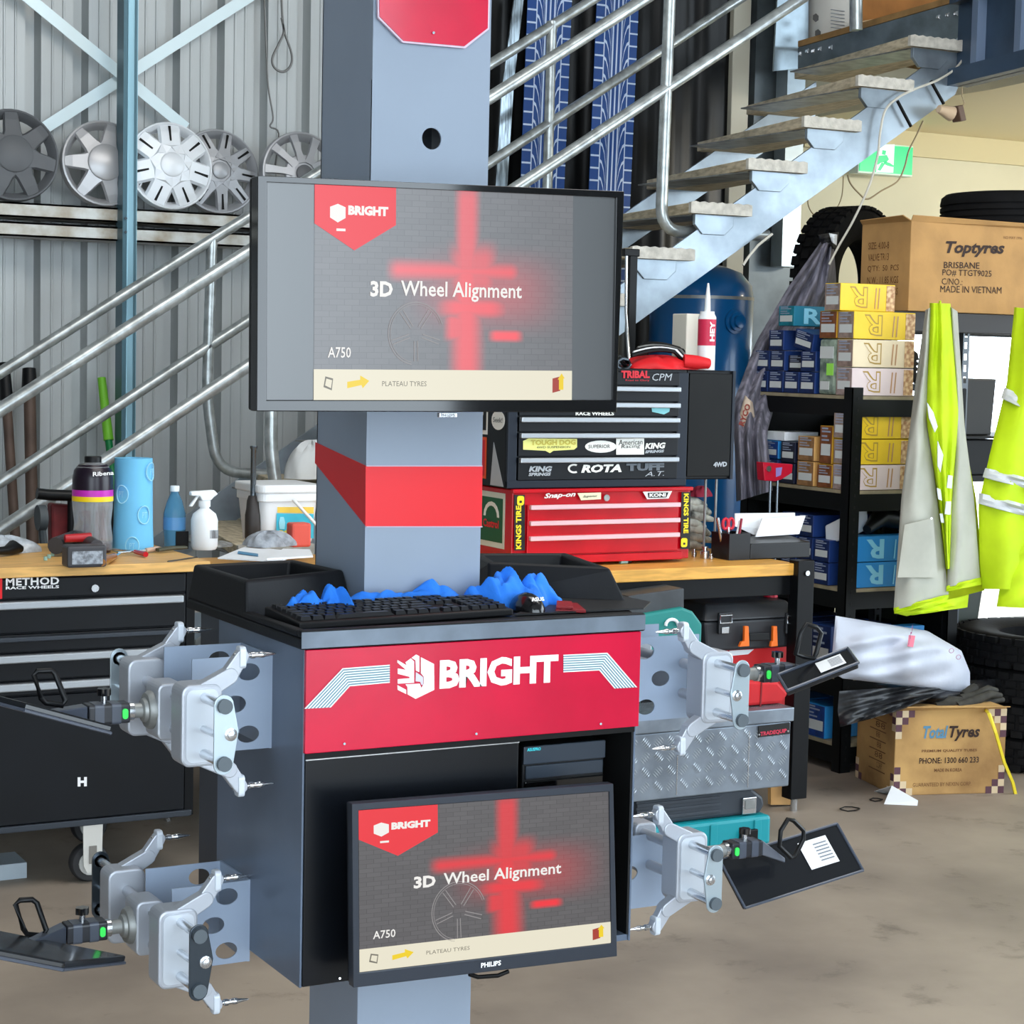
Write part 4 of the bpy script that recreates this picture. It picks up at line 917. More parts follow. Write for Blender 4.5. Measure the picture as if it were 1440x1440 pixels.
# ------------------------------------------------------------------ middle and right workbench
zr = .945
WBn = thing('workbench', 'long workbench with timber top and black steel frame carrying the tool chests', 'workbench', (3.6, 6.3, 0))
xr = at(1122, 797, Y=5.93).x
MB().box((2.22, 5.93, zr-.045), (xr, 6.75, zr)).build('timber_top', M('bench_timber_golden', (226, 168, 78), .42, var=.2, vscale=9, stretch=(1, 8, 8)), WBn, bevel=.003)
MB().box((2.24, 5.95, zr-.12), (xr-.01, 5.98, zr-.046)).build('front_rail', blackpc, WBn, bevel=.002)
MB().box((2.24, 6.68, zr-.12), (xr-.01, 6.71, zr-.046)).build('rear_rail', blackpc, WBn, bevel=.002)
lx = at(1123, 797, Y=5.90).x
for X_, Y_ in ((lx, 5.9), (lx, 6.68), (2.24, 5.95), (2.24, 6.68)):
    o = MB().box((X_, Y_, .05), (X_+.075, Y_+.06, zr+.012 if X_ == lx else zr-.05)).build('leg', blackpc, WBn, bevel=.003)
    MB().cyl((X_+.037, Y_+.03, 0), (X_+.037, Y_+.03, .05), .014, n=12).build('foot', steel, o)
c = at(1135, 806, Y=5.898); MB().cyl(c, c+V((0, -.005, 0)), .010, n=12).build('bolt', steel, WBn)
# ------------------------------------------------------------------ tool chests
def decal(s, l, r, h, mat, par, Y, **k): return pxtext(s, l, r, h, mat, par, Y=Y, **k)
YR = 6.1
RX0, RX1 = at(739, 730, Y=YR).x, at(972, 730, Y=YR).x; rz0, rz1 = zr+.012, at(860, 687, Y=YR).z
RC = thing('red_tool_chest', 'red three-drawer tool chest on the workbench under the black chest', 'tool chest', ((RX0+RX1)/2, 6.3, rz0))
RX0 -= .05
MB().box((RX0, YR+.01, rz0), (RX1, 6.55, rz1)).build('body', redt, RC, bevel=.004)
hdr = M('pale_red_handle', (232, 190, 196), .3, .2)
MB().box((RX0-.004, YR-.004, rz1-.012), (RX1+.004, YR+.02, rz1+.002)).build('top_rim', redt, RC, bevel=.003)
for i, (ya, yb) in enumerate(((712, 735), (734, 757), (755, 782))):
    za = at(850, ya-4, Y=YR).z; zb_ = at(850, yb-5, Y=YR).z
    o = MB().box((at(741, 720, Y=YR).x, YR-.006, zb_), (at(953, 720, Y=YR).x, YR+.01, za)).build('drawer', redt, RC, bevel=.002)
    MB().box((at(743, 720, Y=YR).x, YR-.022, za-.017), (at(953, 720, Y=YR).x, YR-.004, za)).build('handle', hdr, o, bevel=.003)
MB().box((RX0+.06, YR-.008, rz0), (RX1-.04, YR+.01, at(850, 779, Y=YR).z)).build('base_lip', redt, RC, bevel=.003)
ylw = M('sticker_yellow', (240, 216, 20), .5); blk = M('sticker_black', (14, 14, 14), .5)
pxpoly('side_sticker', [(723, 696), (738, 696), (738, 774), (723, 774)], blk, RC, Y=YR-.001)
pxpoly('side_sticker', [(958.5, 692), (971, 692), (970, 772), (957, 772)], blk, RC, Y=YR-.001)
a = at(733, 772, Y=YR-.002); b = at(733, 711, Y=YR-.002); text('KINGS TIRE', a, b, V((-.022, 0, 0)), ylw, RC, bold=.04)
a = at(961.5, 694, Y=YR-.002); b = at(961, 750, Y=YR-.002); text('KINGS TIRE', a, b, V((.022, 0, 0)), ylw, RC, bold=.04)
for x, y in ((732, 704), (962, 763)):
    c = at(x, y, Y=YR-.002); MB().ext(rrect(c, (1, 0, 0), (0, 0, 1), .014, .017, .008, 3), (0, -.001, 0)).build('cub_mark', ylw, RC)
    MB().ext(rrect(c+V((0, -.0012, -.004)), (1, 0, 0), (0, 0, 1), .005, .004, .002, 3), (0, -.0005, 0)).build('cub_mark', blk, RC)
wp = M('sticker_white', (232, 232, 226), .5)
decal('Snap-on', (765, 703), (809, 700), 9, wp, RC, YR-.001, bold=.03, shear=.3)
pxpoly('cream_sticker', [(812, 693.5), (845, 692.5), (845, 702), (817, 703.5)], M('sticker_cream', (226, 222, 186), .5), RC, Y=YR-.001)
decal('Superior', (820, 700.5), (840, 699.5), 4, blk, RC, YR-.003, bold=.01, shear=.3)
c = at(853, 700, Y=YR-.001); MB().cyl(c, c+V((0, -.003, 0)), .012, n=18).build('lock', galv_d, RC)
pxpoly('badge', [(904, 691.5), (945, 690.5), (940, 701), (910, 702)], wp, RC, Y=YR-.001)
pxpoly('badge', [(911, 693), (940, 692.3), (937, 699.5), (912, 700)], blk, RC, Y=YR-.003)
decal('KONI', (913, 699), (936, 698.4), 5.2, wp, RC, YR-.0045, bold=.05)
# left side stickers
XS = RX0-.001
grs = M('sticker_green', (20, 90, 56), .5)
def side(name, c, w, h, mat, par, X, o=0): y, z = c; return MB().ext([(X-o, y-w/2, z-h/2), (X-o, y+w/2, z-h/2), (X-o, y+w/2, z+h/2), (X-o, y-w/2, z+h/2)], (-.0008, 0, 0)).build(name, mat, par)
side('side_sticker', (6.27, rz0+.15), .22, .2, M('sticker_paper', (214, 220, 210), .5), RC, XS); side('side_sticker', (6.26, rz0+.15), .17, .16, grs, RC, XS, .001)
MB().ext([(XS-.002, 6.26+.06*math.cos(t*math.pi/8), rz0+.16+.055*math.sin(t*math.pi/8)) for t in range(9)]+[(XS-.002, 6.26+.045*math.cos(t*math.pi/8), rz0+.16+.04*math.sin(t*math.pi/8)) for t in range(8, -1, -1)], (-.001, 0, 0)).build('arch_mark', wp, RC)
text('Castrol', (XS-.003, 6.32, rz0+.12), (XS-.003, 6.20, rz0+.12), (0, 0, .03), redc, RC, bold=.03, n=(-1, 0, 0))
# black chest
YK = 6.12
KX0, KX1 = at(714, 600, Y=YK).x, at(966, 600, Y=YK).x; kz0, kz1 = rz1+.004, at(900, 519, Y=YK).z
KC = thing('black_tool_chest', 'tall black tool chest covered in racing stickers on top of the red chest', 'tool chest', ((KX0+KX1)/2, 6.3, kz0))
MB().box((KX0, YK+.01, kz0), (KX1, 6.56, kz1)).build('body', bpc, KC, bevel=.004)
ctm = M('chest_corner', (30, 37, 48), .4, spec=.3)
for xa_, xb_ in ((714, 727), (951, 966)): MB().box((at(xa_, 600, Y=YK).x, YK-.004, kz0), (at(xb_, 600, Y=YK).x, YK+.011, kz1-.01)).build('corner_post', ctm, KC, bevel=.003)
MB().box((KX0, YK-.006, kz0), (KX1, YK+.011, kz0+.028)).build('base_lip', ctm, KC, bevel=.003)
dx0, dx1 = at(729, 600, Y=YK).x, at(953, 600, Y=YK).x
ys = [543, 566, 587, 609, 643, 676]
for i in range(5):
    za = at(850, ys[i], Y=YK).z; zb_ = at(850, ys[i+1]-2, Y=YK).z
    o = MB().box((dx0, YK-.006, zb_), (dx1, YK+.011, za)).build('drawer', bpc, KC, bevel=.002)
    MB().box((dx0+.002, YK-.022, za-.018), (dx1-.002, YK-.004, za)).build('handle', hand, o, bevel=.003)
MB().box((dx0, YK-.006, at(850, 541, Y=YK).z), (dx1, YK+.011, kz1-.012)).build('top_drawer', bpc, KC, bevel=.002)
Yd = YK-.0075
rdp = M('sticker_red', (200, 30, 46), .5); gyp = M('sticker_grey', (170, 176, 182), .5)
Z2 = lambda x, y: (660+x/3.6, 470+y/3.6)
decal('TRIBAL', Z2(768, 222), Z2(912, 222), 10.5, rdp, KC, Yd, bold=.05); decal('Road to Glory', Z2(790, 240), Z2(910, 240), 3.2, rdp, KC, Yd)
decal('CPM', Z2(925, 235), Z2(1026, 235), 10, gyp, KC, Yd, shear=.2)
decal('RACE WHEELS', Z2(537, 411), Z2(732, 411), 5.5, wp, KC, Yd, bold=.04)
pxpoly('teal_sticker', [Z2(922, 372), Z2(1016, 370), Z2(1012, 392), Z2(985, 406), Z2(925, 393)], M('sticker_teal', (130, 200, 206), .5), KC, Y=Yd)
pxpoly('yellow_sticker', [Z2(272, 540), Z2(300, 527), Z2(545, 530), Z2(545, 572), Z2(530, 584), Z2(425, 590), Z2(408, 602), Z2(385, 590), Z2(272, 584)], M('sticker_lemon', (226, 224, 130), .5), KC, Y=Yd)
decal('TOUGH DOG', Z2(310, 562), Z2(538, 560), 7.5, M('sticker_ochre', (190, 176, 70), .5), KC, Yd-.001, bold=.05)
decal('4WD SUSPENSION', Z2(340, 578), Z2(510, 576), 3, blk, KC, Yd-.001)
P = [Z2(665+80*math.cos(a*math.pi/10), 569+31*math.sin(a*math.pi/10)) for a in range(20)]
pxpoly('oval_sticker', P, wp, KC, Y=Yd); decal('SUPERIOR', Z2(602, 578), Z2(712, 576), 5, blk, KC, Yd-.001)
pxpoly('white_sticker', [Z2(743, 528), Z2(884, 526), Z2(884, 609), Z2(743, 610)], wp, KC, Y=Yd-.0009)
decal('American', Z2(755, 562), Z2(876, 558), 7.5, blk, KC, Yd-.002, shear=.1); decal('Racing', Z2(768, 583), Z2(865, 579), 6.5, blk, KC, Yd-.002, shear=.1)
decal('KING', Z2(888, 582), Z2(992, 578), 8.5, wp, KC, Yd, bold=.05, shear=.2); decal('SPRINGS', Z2(888, 603), Z2(985, 598), 4, gyp, KC, Yd, bold=.05, shear=.2)
decal('KING', Z2(300, 697), Z2(418, 696), 8, gyp, KC, Yd, bold=.05, shear=.2); decal('SPRINGS', Z2(298, 718), Z2(412, 716), 4.6, gyp, KC, Yd, bold=.05, shear=.2)
decal('ROTA', Z2(565, 702), Z2(770, 698), 11.5, wp, KC, Yd, bold=.05, shear=.2)
c0 = [Z2(530+32*math.cos(a*math.pi/9), 680+24*math.sin(a*math.pi/9)) for a in range(3, 16)]
pxpoly('rota_mark', c0+[Z2(530+22*math.cos(a*math.pi/9), 680+15*math.sin(a*math.pi/9)) for a in range(15, 2, -1)], wp, KC, Y=Yd)
decal('TUFF', Z2(793, 693), Z2(985, 689), 10.5, M('sticker_dim', (96, 104, 112), .5), KC, Yd, bold=.06); decal('A.T.', Z2(888, 720), Z2(985, 716), 6.5, gyp, KC, Yd, shear=.3)
XS = KX0-.001
side('side_sticker', (6.33, kz0+.26), .12, .15, wp, KC, XS); side('side_sticker', (6.33, kz0+.26), .1, .12, blk, KC, XS, .001)
text('D', (XS-.002, 6.36, kz0+.22), (XS-.002, 6.30, kz0+.22), (0, 0, .08), wp, KC, bold=.03, n=(-1, 0, 0))
P = [(XS, 6.19+.05*math.cos(a*math.pi/10), kz0+.24+.035*math.sin(a*math.pi/10)) for a in range(20)]
MB().ext(P, (-.001, 0, 0)).build('oval_sticker', wp, KC); text('Seek!', (XS-.002, 6.225, kz0+.232), (XS-.002, 6.155, kz0+.232), (0, 0, .018), blk, KC, n=(-1, 0, 0))
side('side_sticker', (6.34, kz0+.10), .13, .15, M('sticker_orange', (222, 84, 30), .5), KC, XS); side('side_sticker', (6.34, kz0+.10), .11, .13, rdp, KC, XS, .001)
text('S', (XS-.002, 6.37, kz0+.06), (XS-.002, 6.31, kz0+.06), (0, 0, .08), ylw, KC, bold=.03, n=(-1, 0, 0))
MB().ext([(XS, 6.14, kz0+.005), (XS, 6.24, kz0+.005), (XS, 6.22, kz0+.16)], (-.001, 0, 0)).build('silver_sticker', gyp, KC)
text('KING', (XS-.002, 6.24, kz0+.31), (XS-.002, 6.16, kz0+.31), (0, 0, .03), M('sticker_dim', (96, 104, 112)), KC, bold=.03, n=(-1, 0, 0))
# side locker on two rods
bx0, bx1 = at(965, 522, Y=6.2).x, at(1031, 522, Y=6.2).x; bz0, bz1 = at(1000, 674, Y=6.2).z, at(1000, 521, Y=6.2).z
SL = thing('side_locker', 'flat black locker on two thin rods right of the black tool chest', 'locker', ((bx0+bx1)/2, 6.3, zr))
SLb = MB().box((bx0+.006, 6.2, bz0), (bx1, 6.5, bz1)).build('body', blackpc, SL, bevel=.004)
MB().box((bx0+.012, 6.192, bz0+.012), (bx1-.008, 6.2, bz1-.012)).build('door', M('locker_door', (10, 10, 9), .45, spec=.25, var=.5, vscale=4), SL, bevel=.002)
MB().box((bx1-.006, 6.19, bz0), (bx1+.006, 6.2, bz1)).build('hinge_edge', M('chest_corner', (52, 62, 78)), SL)
decal('4WD', (1003, 657), (1022, 656), 7, gyp, SL, 6.19, bold=.05)
for px in (992, 1007): a = at(px, 690, Y=6.3); MB().cyl((a.x, 6.3, zr), (a.x, 6.3, bz0), .005, n=8).build('rod', galv_d, SL)
# ------------------------------------------------------------------ black shelving rack with brake pad cartons
rk = M('rack_black', (10, 12, 13), .45, spec=.25, var=.2); rkh = M('rack_hole', (4, 4, 5), .7)
rb_ = M('rack_board', (150, 138, 112), .7, var=.25, vscale=12)
RX, RY = 5.07, 6.40; RL, RYB = .55, 7.16
RK = thing('shelving_rack', 'black steel shelving rack holding brake pad cartons right of the workbench', 'shelving', (RX+.3, 6.8, 0))
o_ = MB()
for X_, Y_ in ((RX, RY), (RX, RYB-.05), (RX+RL, RY), (RX+RL, RYB-.05)):
    m = MB().box((X_, Y_, 0), (X_+.055, Y_+.004, 1.60)).box((X_, Y_, 0), (X_+.004, Y_+.055, 1.60)); p = m.build('post', rk, RK)
    if X_ == RX and Y_ == RY:
        h = MB(); z = .05
        while z < 1.58: h.box((X_+.026, Y_-.001, z), (X_+.034, Y_+.001, z+.012)); z += .05
        h.build('post_holes', rkh, p, kind='stuff')
for z in (1.565, 1.175, .768, .40, .12):
    MB().box((RX+.005, RY+.006, z-.016), (RX+RL, RYB, z)).build('shelf_board', rb_, RK)
    MB().box((RX+.004, RY+.055, z-.085), (RX+.012, RYB-.05, z-.014)).build('side_beam', rk, RK)
    MB().box((RX+.055, RY+.002, z-.085), (RX+RL, RY+.010, z-.014)).build('front_beam', rk, RK)
    MB().box((RX+.004, RYB-.012, z-.085), (RX+RL, RYB-.004, z-.014)).build('rear_beam', rk, RK)
for a, b in (((RX+RL-.004, RY+.03, .03), (RX+RL, RYB, 1.5)), ((RX+.03, RYB-.002, .03), (RX+RL-.01, RYB, 1.5))): MB().box(a, b).build('back_panel', rk, RK)  # dark sheets added to make the rack interior read dark
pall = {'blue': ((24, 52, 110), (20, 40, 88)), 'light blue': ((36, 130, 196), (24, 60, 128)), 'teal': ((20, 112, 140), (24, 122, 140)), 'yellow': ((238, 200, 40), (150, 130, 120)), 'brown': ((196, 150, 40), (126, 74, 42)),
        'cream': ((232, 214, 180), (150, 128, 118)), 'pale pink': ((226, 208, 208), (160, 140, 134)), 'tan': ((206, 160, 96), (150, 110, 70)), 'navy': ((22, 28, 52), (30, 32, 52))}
letb = M('letter_pale_blue', (130, 200, 226), .5); lety = M('letter_outline_tan', (176, 140, 60), .5); letyf = M('letter_fill_yellow', (244, 208, 60), .5); fawn = M('print_fawn', (186, 140, 96), .5)
lblm = M('box_label', (206, 210, 208), .6); bprn = M('box_print_pale', (150, 160, 180), .6)
def pad_box(x, y, z, col, label, group, lx=.32, ly=.105, lz=.115, letter=None, tilt=0, rotx=0):
    cb, ce = pall[col]; t = thing('brake_pad_box', label, 'box', (x+lx/2, y+ly/2, z), group)
    e = .0015
    MB().box((x, y, z+.001), (x+lx, y+ly, z+lz-e)).build('carton', M('carton_'+col.replace(' ', '_'), cb, .45, var=.08), t, bevel=.002)
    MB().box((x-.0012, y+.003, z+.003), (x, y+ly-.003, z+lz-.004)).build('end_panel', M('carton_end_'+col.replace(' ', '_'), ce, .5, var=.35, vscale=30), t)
    MB().box((x-.002, y+.012, z+lz*.22), (x-.0012, y+ly-.012, z+lz*.52)).build('address_label', lblm, t)
    m = MB()
    for k, (f, w) in enumerate(((.60, .6), (.70, .45), (.82, .7), (.90, .5))): m.box((x-.0019, y+ly-.012-ly*w, z+lz*f), (x-.0012, y+ly-.014, z+lz*(f+.045)))
    m.build('end_print', bprn, t)
    if letter:
        cx_, cy_ = x+lx*.16, z+lz*.12
        L = letb if 'blue' in col or col == 'teal' else lety
        Hh = lz*.76; fl = letter == 'B' or col == 'light blue'; wL = .095
        def put(o_, yy, mt_, bo, nm):
            if fl: text('R', (cx_+wL-o_, yy, cy_+Hh-o_), (cx_+o_, yy, cy_+Hh-o_), (0, 0, -(Hh-2*o_)), mt_, t, bold=bo, name=nm, n=(0, -1, 0), t=0)
            else: text(letter, (cx_+o_, yy, cy_+o_), (cx_+wL-o_, yy, cy_+o_), (0, 0, Hh-2*o_), mt_, t, bold=bo, name=nm, n=(0, -1, 0), t=0)
        put(0, y-.0014, L, .03, 'big_letter')
        if L is lety: put(.006, y-.0020, M('carton_'+col.replace(' ', '_'), cb), -.005, 'letter_fill')
        m = MB()
        for k in range(4 if 'blue' in col else 2): m.ext([(x+lx*(.62+k*.06), y-.001, z+lz*.1), (x+lx*(.64+k*.06), y-.001, z+lz*.1), (x+lx*(.66+k*.06), y-.001, z+lz*.85), (x+lx*(.64+k*.06), y-.001, z+lz*.85)], (0, -.0004, 0))
        m.build('side_print', L if 'blue' in col else fawn, t)
        if 'blue' not in col: MB().box((x+lx*.84, y-.0016, z+.004), (x+lx*.995, y-.0004, z+lz-.006)).build('corner_picture', M('picture_brown', (170, 120, 80), .5, var=.5, vscale=60, col2=(226, 196, 150)), t)
    if tilt: t.rotation_euler = (tilt, 0, 0)
    return t
G1 = 'brake pad cartons on the top rack shelf'; zs = 1.566; yb = 6.417
for i, (c, nm) in enumerate((('pale pink', 'bottom'), ('cream', 'second from the bottom'), ('yellow', 'third from the bottom'))):
    pad_box(RX+.008, yb, zs+.116*i, c, c+' carton, '+nm+' in the front stack of the top shelf', G1, letter='B')
pad_box(RX-.0, yb+.085, zs+.348, 'yellow', 'yellow brake pad carton at the very top, overlapping the big brown carton', G1, letter='B', lx=.285)
gb = MB().box((RX+.01, 6.535, zs), (RX+.3, 6.645, zs+.232)).build('wrapped_parts_box', M('green_grey_wrap', (150, 166, 150), .25, var=.4, vscale=25, col2=(90, 104, 96)), bevel=.012); tag(gb, 'tall grey-green plastic wrapped parcel with a lime sticker on the top shelf', 'parcel')
for (y0, z0, w_, h_, mt_) in ((.012, .15, .09, .05, lblm), (.010, .08, .045, .05, M('lime_sticker', (160, 236, 90), .6)), (.035, .02, .06, .035, lblm)):
    MB().box((RX+.0085, 6.535+y0, zs+z0), (RX+.0102, 6.535+y0+w_, zs+z0+h_)).build('sticker', mt_, gb)
pad_box(RX+.008, 6.53, zs+.2335, 'brown', 'brown carton on top of the grey-green wrapped parcel', G1, ly=.115, letter=None)
nth = ('nearest', 'second nearest', 'third from the front', 'farthest')
for k in range(4): pad_box(RX+.008, 6.665+.112*k, zs, 'blue', 'dark blue carton, bottom blue row of the top shelf, '+nth[k]+' one', G1, lz=.092, letter='R' if k == 0 else None)
for k in (0, 2, 3): pad_box(RX+.012, 6.668+.110*k, zs+.0925, 'blue', 'dark blue carton, second blue row of the top shelf, '+{0: 'nearest', 2: 'middle', 3: 'farthest'}[k]+' one', G1, lz=.088)
pad_box(RX+.03, 6.778, zs+.0925, 'navy', 'open dark blue carton sunk in the middle of the second blue row', G1, lz=.07)
pad_box(RX+.012, 6.90, zs+.181, 'blue', 'dark blue carton in the third blue row, under the teal one', G1, lz=.088)
pad_box(RX+.012, 6.70, zs+.185, 'blue', 'dark blue carton lying tilted in the third blue row, R on its side', G1, lz=.08, letter='R', tilt=.2, ly=.13)
pad_box(RX+.012, 6.83, zs+.285, 'teal', 'teal carton topping the blue pile on the top shelf', G1, lz=.088, letter='R', ly=.11)
G2 = 'brake pad cartons on the second rack shelf'; zs = 1.176
pad_box(RX+.008, yb, zs, 'pale pink', 'pale pink carton at the bottom of the front stack on the second shelf', G2, letter='B', lz=.105)
pad_box(RX+.008, yb, zs+.106, 'yellow', 'yellow carton in the middle of the front stack on the second shelf', G2, lz=.105, letter='B')
pad_box(RX+.004, yb, zs+.212, 'yellow', 'yellow carton on top of the front stack on the second shelf', G2, letter='B', lz=.108)
pad_box(RX+.01, 6.53, zs, 'brown', 'brown carton lying under the upright brown one on the second shelf', G2, ly=.10, lz=.10)
pad_box(RX+.01, 6.535, zs+.101, 'brown', 'brown carton standing upright in the middle of the second shelf', G2, ly=.085, lz=.16)
pad_box(RX+.01, 6.655, zs, 'tan', 'tan carton, lower of the two stacked ones at the middle of the second shelf', G2, ly=.115, lz=.105)
pad_box(RX+.01, 6.655, zs+.106, 'tan', 'tan carton, upper of the two stacked ones at the middle of the second shelf', G2, ly=.115, lz=.105)
pad_box(RX+.01, 6.79, zs, 'navy', 'navy carton at the bottom of the second shelf behind the tan pair', G2, ly=.10, lz=.09)
pad_box(RX+.01, 6.79, zs+.091, 'navy', 'navy carton stacked upon another behind the tan pair', G2, ly=.10, lz=.09)
pad_box(RX+.01, 6.91, zs+.0, 'blue', 'blue carton low at the far end of the second shelf', G2, ly=.12, lz=.10); pad_box(RX+.01, 6.91, zs+.101, 'light blue', 'bright blue carton high at the far end of the second shelf', G2, ly=.12, lz=.08)
tag(MB().box((RX+.02, 6.88, zs+.182), (RX+.2, 7.02, zs+.22)).build('white_carton', paper, bevel=.002), 'small pale carton on the bright blue one at the rear of the second shelf', 'carton')
G3 = 'blue cartons on the third rack shelf'; zs = .769
for i in range(2): pad_box(RX+.06, yb+.0, zs+.108*i, 'light blue', 'bright blue carton with big R on the third shelf, '+('lower', 'upper')[i]+' one', G3, letter='R', lz=.107)
for k in range(3):
    for i in range(3 if k else 2): pad_box(RX+.01, 6.53+.115*k+(.06 if k > 3 else 0), zs+.096*i, 'blue', 'blue carton on the third shelf, '+('near', 'middle', 'far')[k]+' column, '+('bottom', 'second', 'top')[i]+' level', G3, lz=.095)
tag(MB().obox((RX+.12, 6.56, zs+.24), (.08, .01, .02), (0, .05, -.02), (-.004, 0, .045)).build('parts_bag', M('white_paper', (232, 236, 240)), bevel=.006), 'white tagged packet lying on the blue cartons of the third shelf', 'packet')
tag(MB().tube([(RX+.14, 6.45, zs+.24), (RX+.25, 6.5, zs+.29), (RX+.38, 6.5, zs+.26), (RX+.46, 6.5, zs+.22)], [.02, .045, .04, .015], 10).build('black_pouch', blackp, smooth=True), 'black pouch on the bright blue cartons of the third shelf', 'pouch')
G4 = 'blue cartons on the low rack shelves'
for k in range(3): pad_box(RX+.01, 6.5+.15*k, .401, 'blue', 'blue carton on the fourth shelf, '+('near', 'middle', 'far')[k]+' one', G4, ly=.13, lz=.20)
for k in range(2): pad_box(RX+.01, 6.52+.19*k, .121, 'light blue', 'bright blue carton on the bottom shelf, '+('near', 'far')[k]+' one', G4, ly=.16, lz=.14)
for k in range(2): pad_box(RX+.12+.0*k, yb+.0, .401+.1*k, 'light blue', 'bright blue carton at the front of the fourth shelf, '+('lower', 'upper')[k]+' one', G4, letter='R', lz=.098, ly=.07)
# ------------------------------------------------------------------ tyres
def tyre(c, R, r, w, axis, label, cat='tyre', lug=False, name='tyre'):
    c = V(c); t = thing(name, label, 'tyre', c, None); h = w/2
    prof = [(r, -h*.7), (r+.012, -h*.82), (R*.80+r*.2*.5, -h*1.0), (R*.93, -h*.97), (R*.985, -h*.8), (R, -h*.5)]
    if not lug:
        for q in (-.3, .02, .34): prof += [(R, h*(q-.06)), (R-.009, h*(q-.04)), (R-.009, h*(q+.04)), (R, h*(q+.06))]
    prof += [(R, h*.5), (R*.985, h*.8), (R*.93, h*.97), (R*.80+r*.2*.5, h*1.0), (r+.012, h*.82), (r, h*.7), (r, -h*.7)]
    MB().lathe(c, prof, axis, 56, caps=False).build('carcass', rubber, t, smooth=True)
    if lug:
        ax = V(axis).normalized(); a = V((0,0,1)) if abs(ax.z) < .9 else V((1,0,0)); u = (a-ax*a.dot(ax)).normalized(); v = ax.cross(u); m = MB(); n = 38
        for i in range(n):
            for q, dw in ((-.72, .2), (-.25, .19), (.25, .19), (.72, .2)):
                an = 2*math.pi*(i+(.5 if abs(q) < .5 else 0))/n; e = u*math.cos(an)+v*math.sin(an); f = -u*math.sin(an)+v*math.cos(an)
                m.obox(c+e*(R+.003)+ax*h*q, e*.008, f*R*math.pi/n*.72, ax*h*dw)
        m.build('tread_lugs', rubber, t, kind='stuff')
    return t
# big brown carton and what it stands on
YX = 6.6
bc = [at(1277, 437, Y=YX), at(1470, 441, Y=YX)]; zt_ = at(1277, 309, Y=YX).z; z0 = at(1277, 437, Y=YX).z
BX0, BX1 = bc[0].x, 6.75
YXB = 6.93
bigc = thing('big_carton', 'big brown carton with dark printing standing above the yellow brake boxes', 'carton', ((BX0+BX1)/2, 6.9, z0))
MB().box((BX0, YX, z0), (BX1, YXB, zt_)).build('box', card, bigc, bevel=.003)
for a, b, c_, d_ in (((BX0, YX+.002), (BX1, YX+.002), (BX1, YX-.03), (BX0, YX-.01)), ((BX0+.002, YX), (BX0+.002, YXB), (BX0-.02, YXB-.01), (BX0-.03, YX+.02))):
    MB().add([(*a, zt_-.004), (*b, zt_-.004), (*c_, zt_+.012), (*d_, zt_+.020)], [(0, 1, 2, 3)]).build('torn_flap', card, bigc, solid=.004)
ink = M('carton_ink', (46, 26, 18), .7); ink2 = M('carton_ink_faded', (112, 74, 40), .7)
pxtext('Toptyres', (1329, 361), (1412, 362), 22, ink, bigc, Y=YX-.001, bold=.035, shear=.25)
pxtext('BRISBANE', (1327, 377), (1377, 378), 9, ink, bigc, Y=YX-.001, bold=.005); pxtext('PO# TTGT9025', (1325, 388), (1394, 390), 9.5, ink, bigc, Y=YX-.001)
pxtext('C/NO.:', (1324, 400), (1353, 401), 9, ink, bigc, Y=YX-.001); pxtext('MADE IN VIETNAM', (1322, 411), (1408, 413), 9.5, ink, bigc, Y=YX-.001)
pxtext('NO MAY 1996', (1411, 336), (1437, 337), 4, ink2, bigc, Y=YX-.001)
for i, s in enumerate(('SIZE: 4.00-8', 'VALVE:TR13', "Q'TY:  50  PCS", 'N.W.: 11.85 KGS', 'G.W.: 14.00 KGS')):
    zz_ = zt_-.115-i*.05; text(s, (BX0-.001, YXB-.05, zz_-.0), (BX0-.001, 6.72-(.05 if i > 1 else -.02), zz_), (0, 0, .03), ink2, bigc, n=(-1, 0, 0))
# rear rack: beam, perforated posts, low shelf
rr = thing('rear_rack', 'dark open rack in front of the bright doorway behind the vests', 'shelving', (6.2, 6.8, 0))
zbm = z0-.002
MB().box((BX0-.12, YX+.0, zbm-.085), (7.4, YX+.05, zbm)).build('front_beam', M('rack_brown_black', (34, 28, 26), .5), rr, bevel=.003)
MB().box((BX0-.12, YX+.65, zbm-.085), (7.4, YX+.70, zbm)).build('rear_beam', rk, rr)
for X_ in (BX0-.1, BX0+.5): MB().box((X_, YX+.05, zbm-.05), (X_+.06, YX+.65, zbm-.002)).build('cross_beam', rk, rr)
zl = at(1290, 905, Y=6.7).z
def perf_post(X_, Y_, z1):
    n = 0; m = MB(); z = 0
    m.box((X_, Y_, 0), (X_+.012, Y_+.003, z1)).box((X_+.028, Y_, 0), (X_+.04, Y_+.003, z1)).box((X_, Y_, 0), (X_+.003, Y_+.04, z1))
    while z < z1-.03: m.box((X_+.012, Y_, z), (X_+.028, Y_+.003, z+.022)); z += .05
    m.build('perforated_post', M('perforated_steel', (84, 88, 92), .4, .5), rr)
perf_post(at(1337, 900, Y=6.62).x, 6.62, zbm-.085); perf_post(at(1228, 900, Y=6.75).x, 6.75, zbm-.085); perf_post(7.3, 6.62, zbm-.085); perf_post(7.3, 7.26, zbm-.085); perf_post(at(1228, 900, Y=6.75).x, 7.26, zbm-.085)
MB().box((at(1228, 900, Y=6.75).x, 6.64, zl-.03), (7.3, 7.26, zl)).build('low_shelf', M('shelf_grey_brown', (120, 112, 100), .6, var=.2), rr)
MB().box((at(1228, 900, Y=6.75).x, 6.63, zl-.075), (7.3, 6.64, zl-.03)).build('low_beam', M('rack_grey', (96, 96, 94), .5), rr)
c0 = at(1265, 895, Y=6.72)
tub = thing('dark_green_tub', 'dark green plastic tub on the low shelf behind the left vest', 'tub', (c0.x+.22, 6.95, zl))
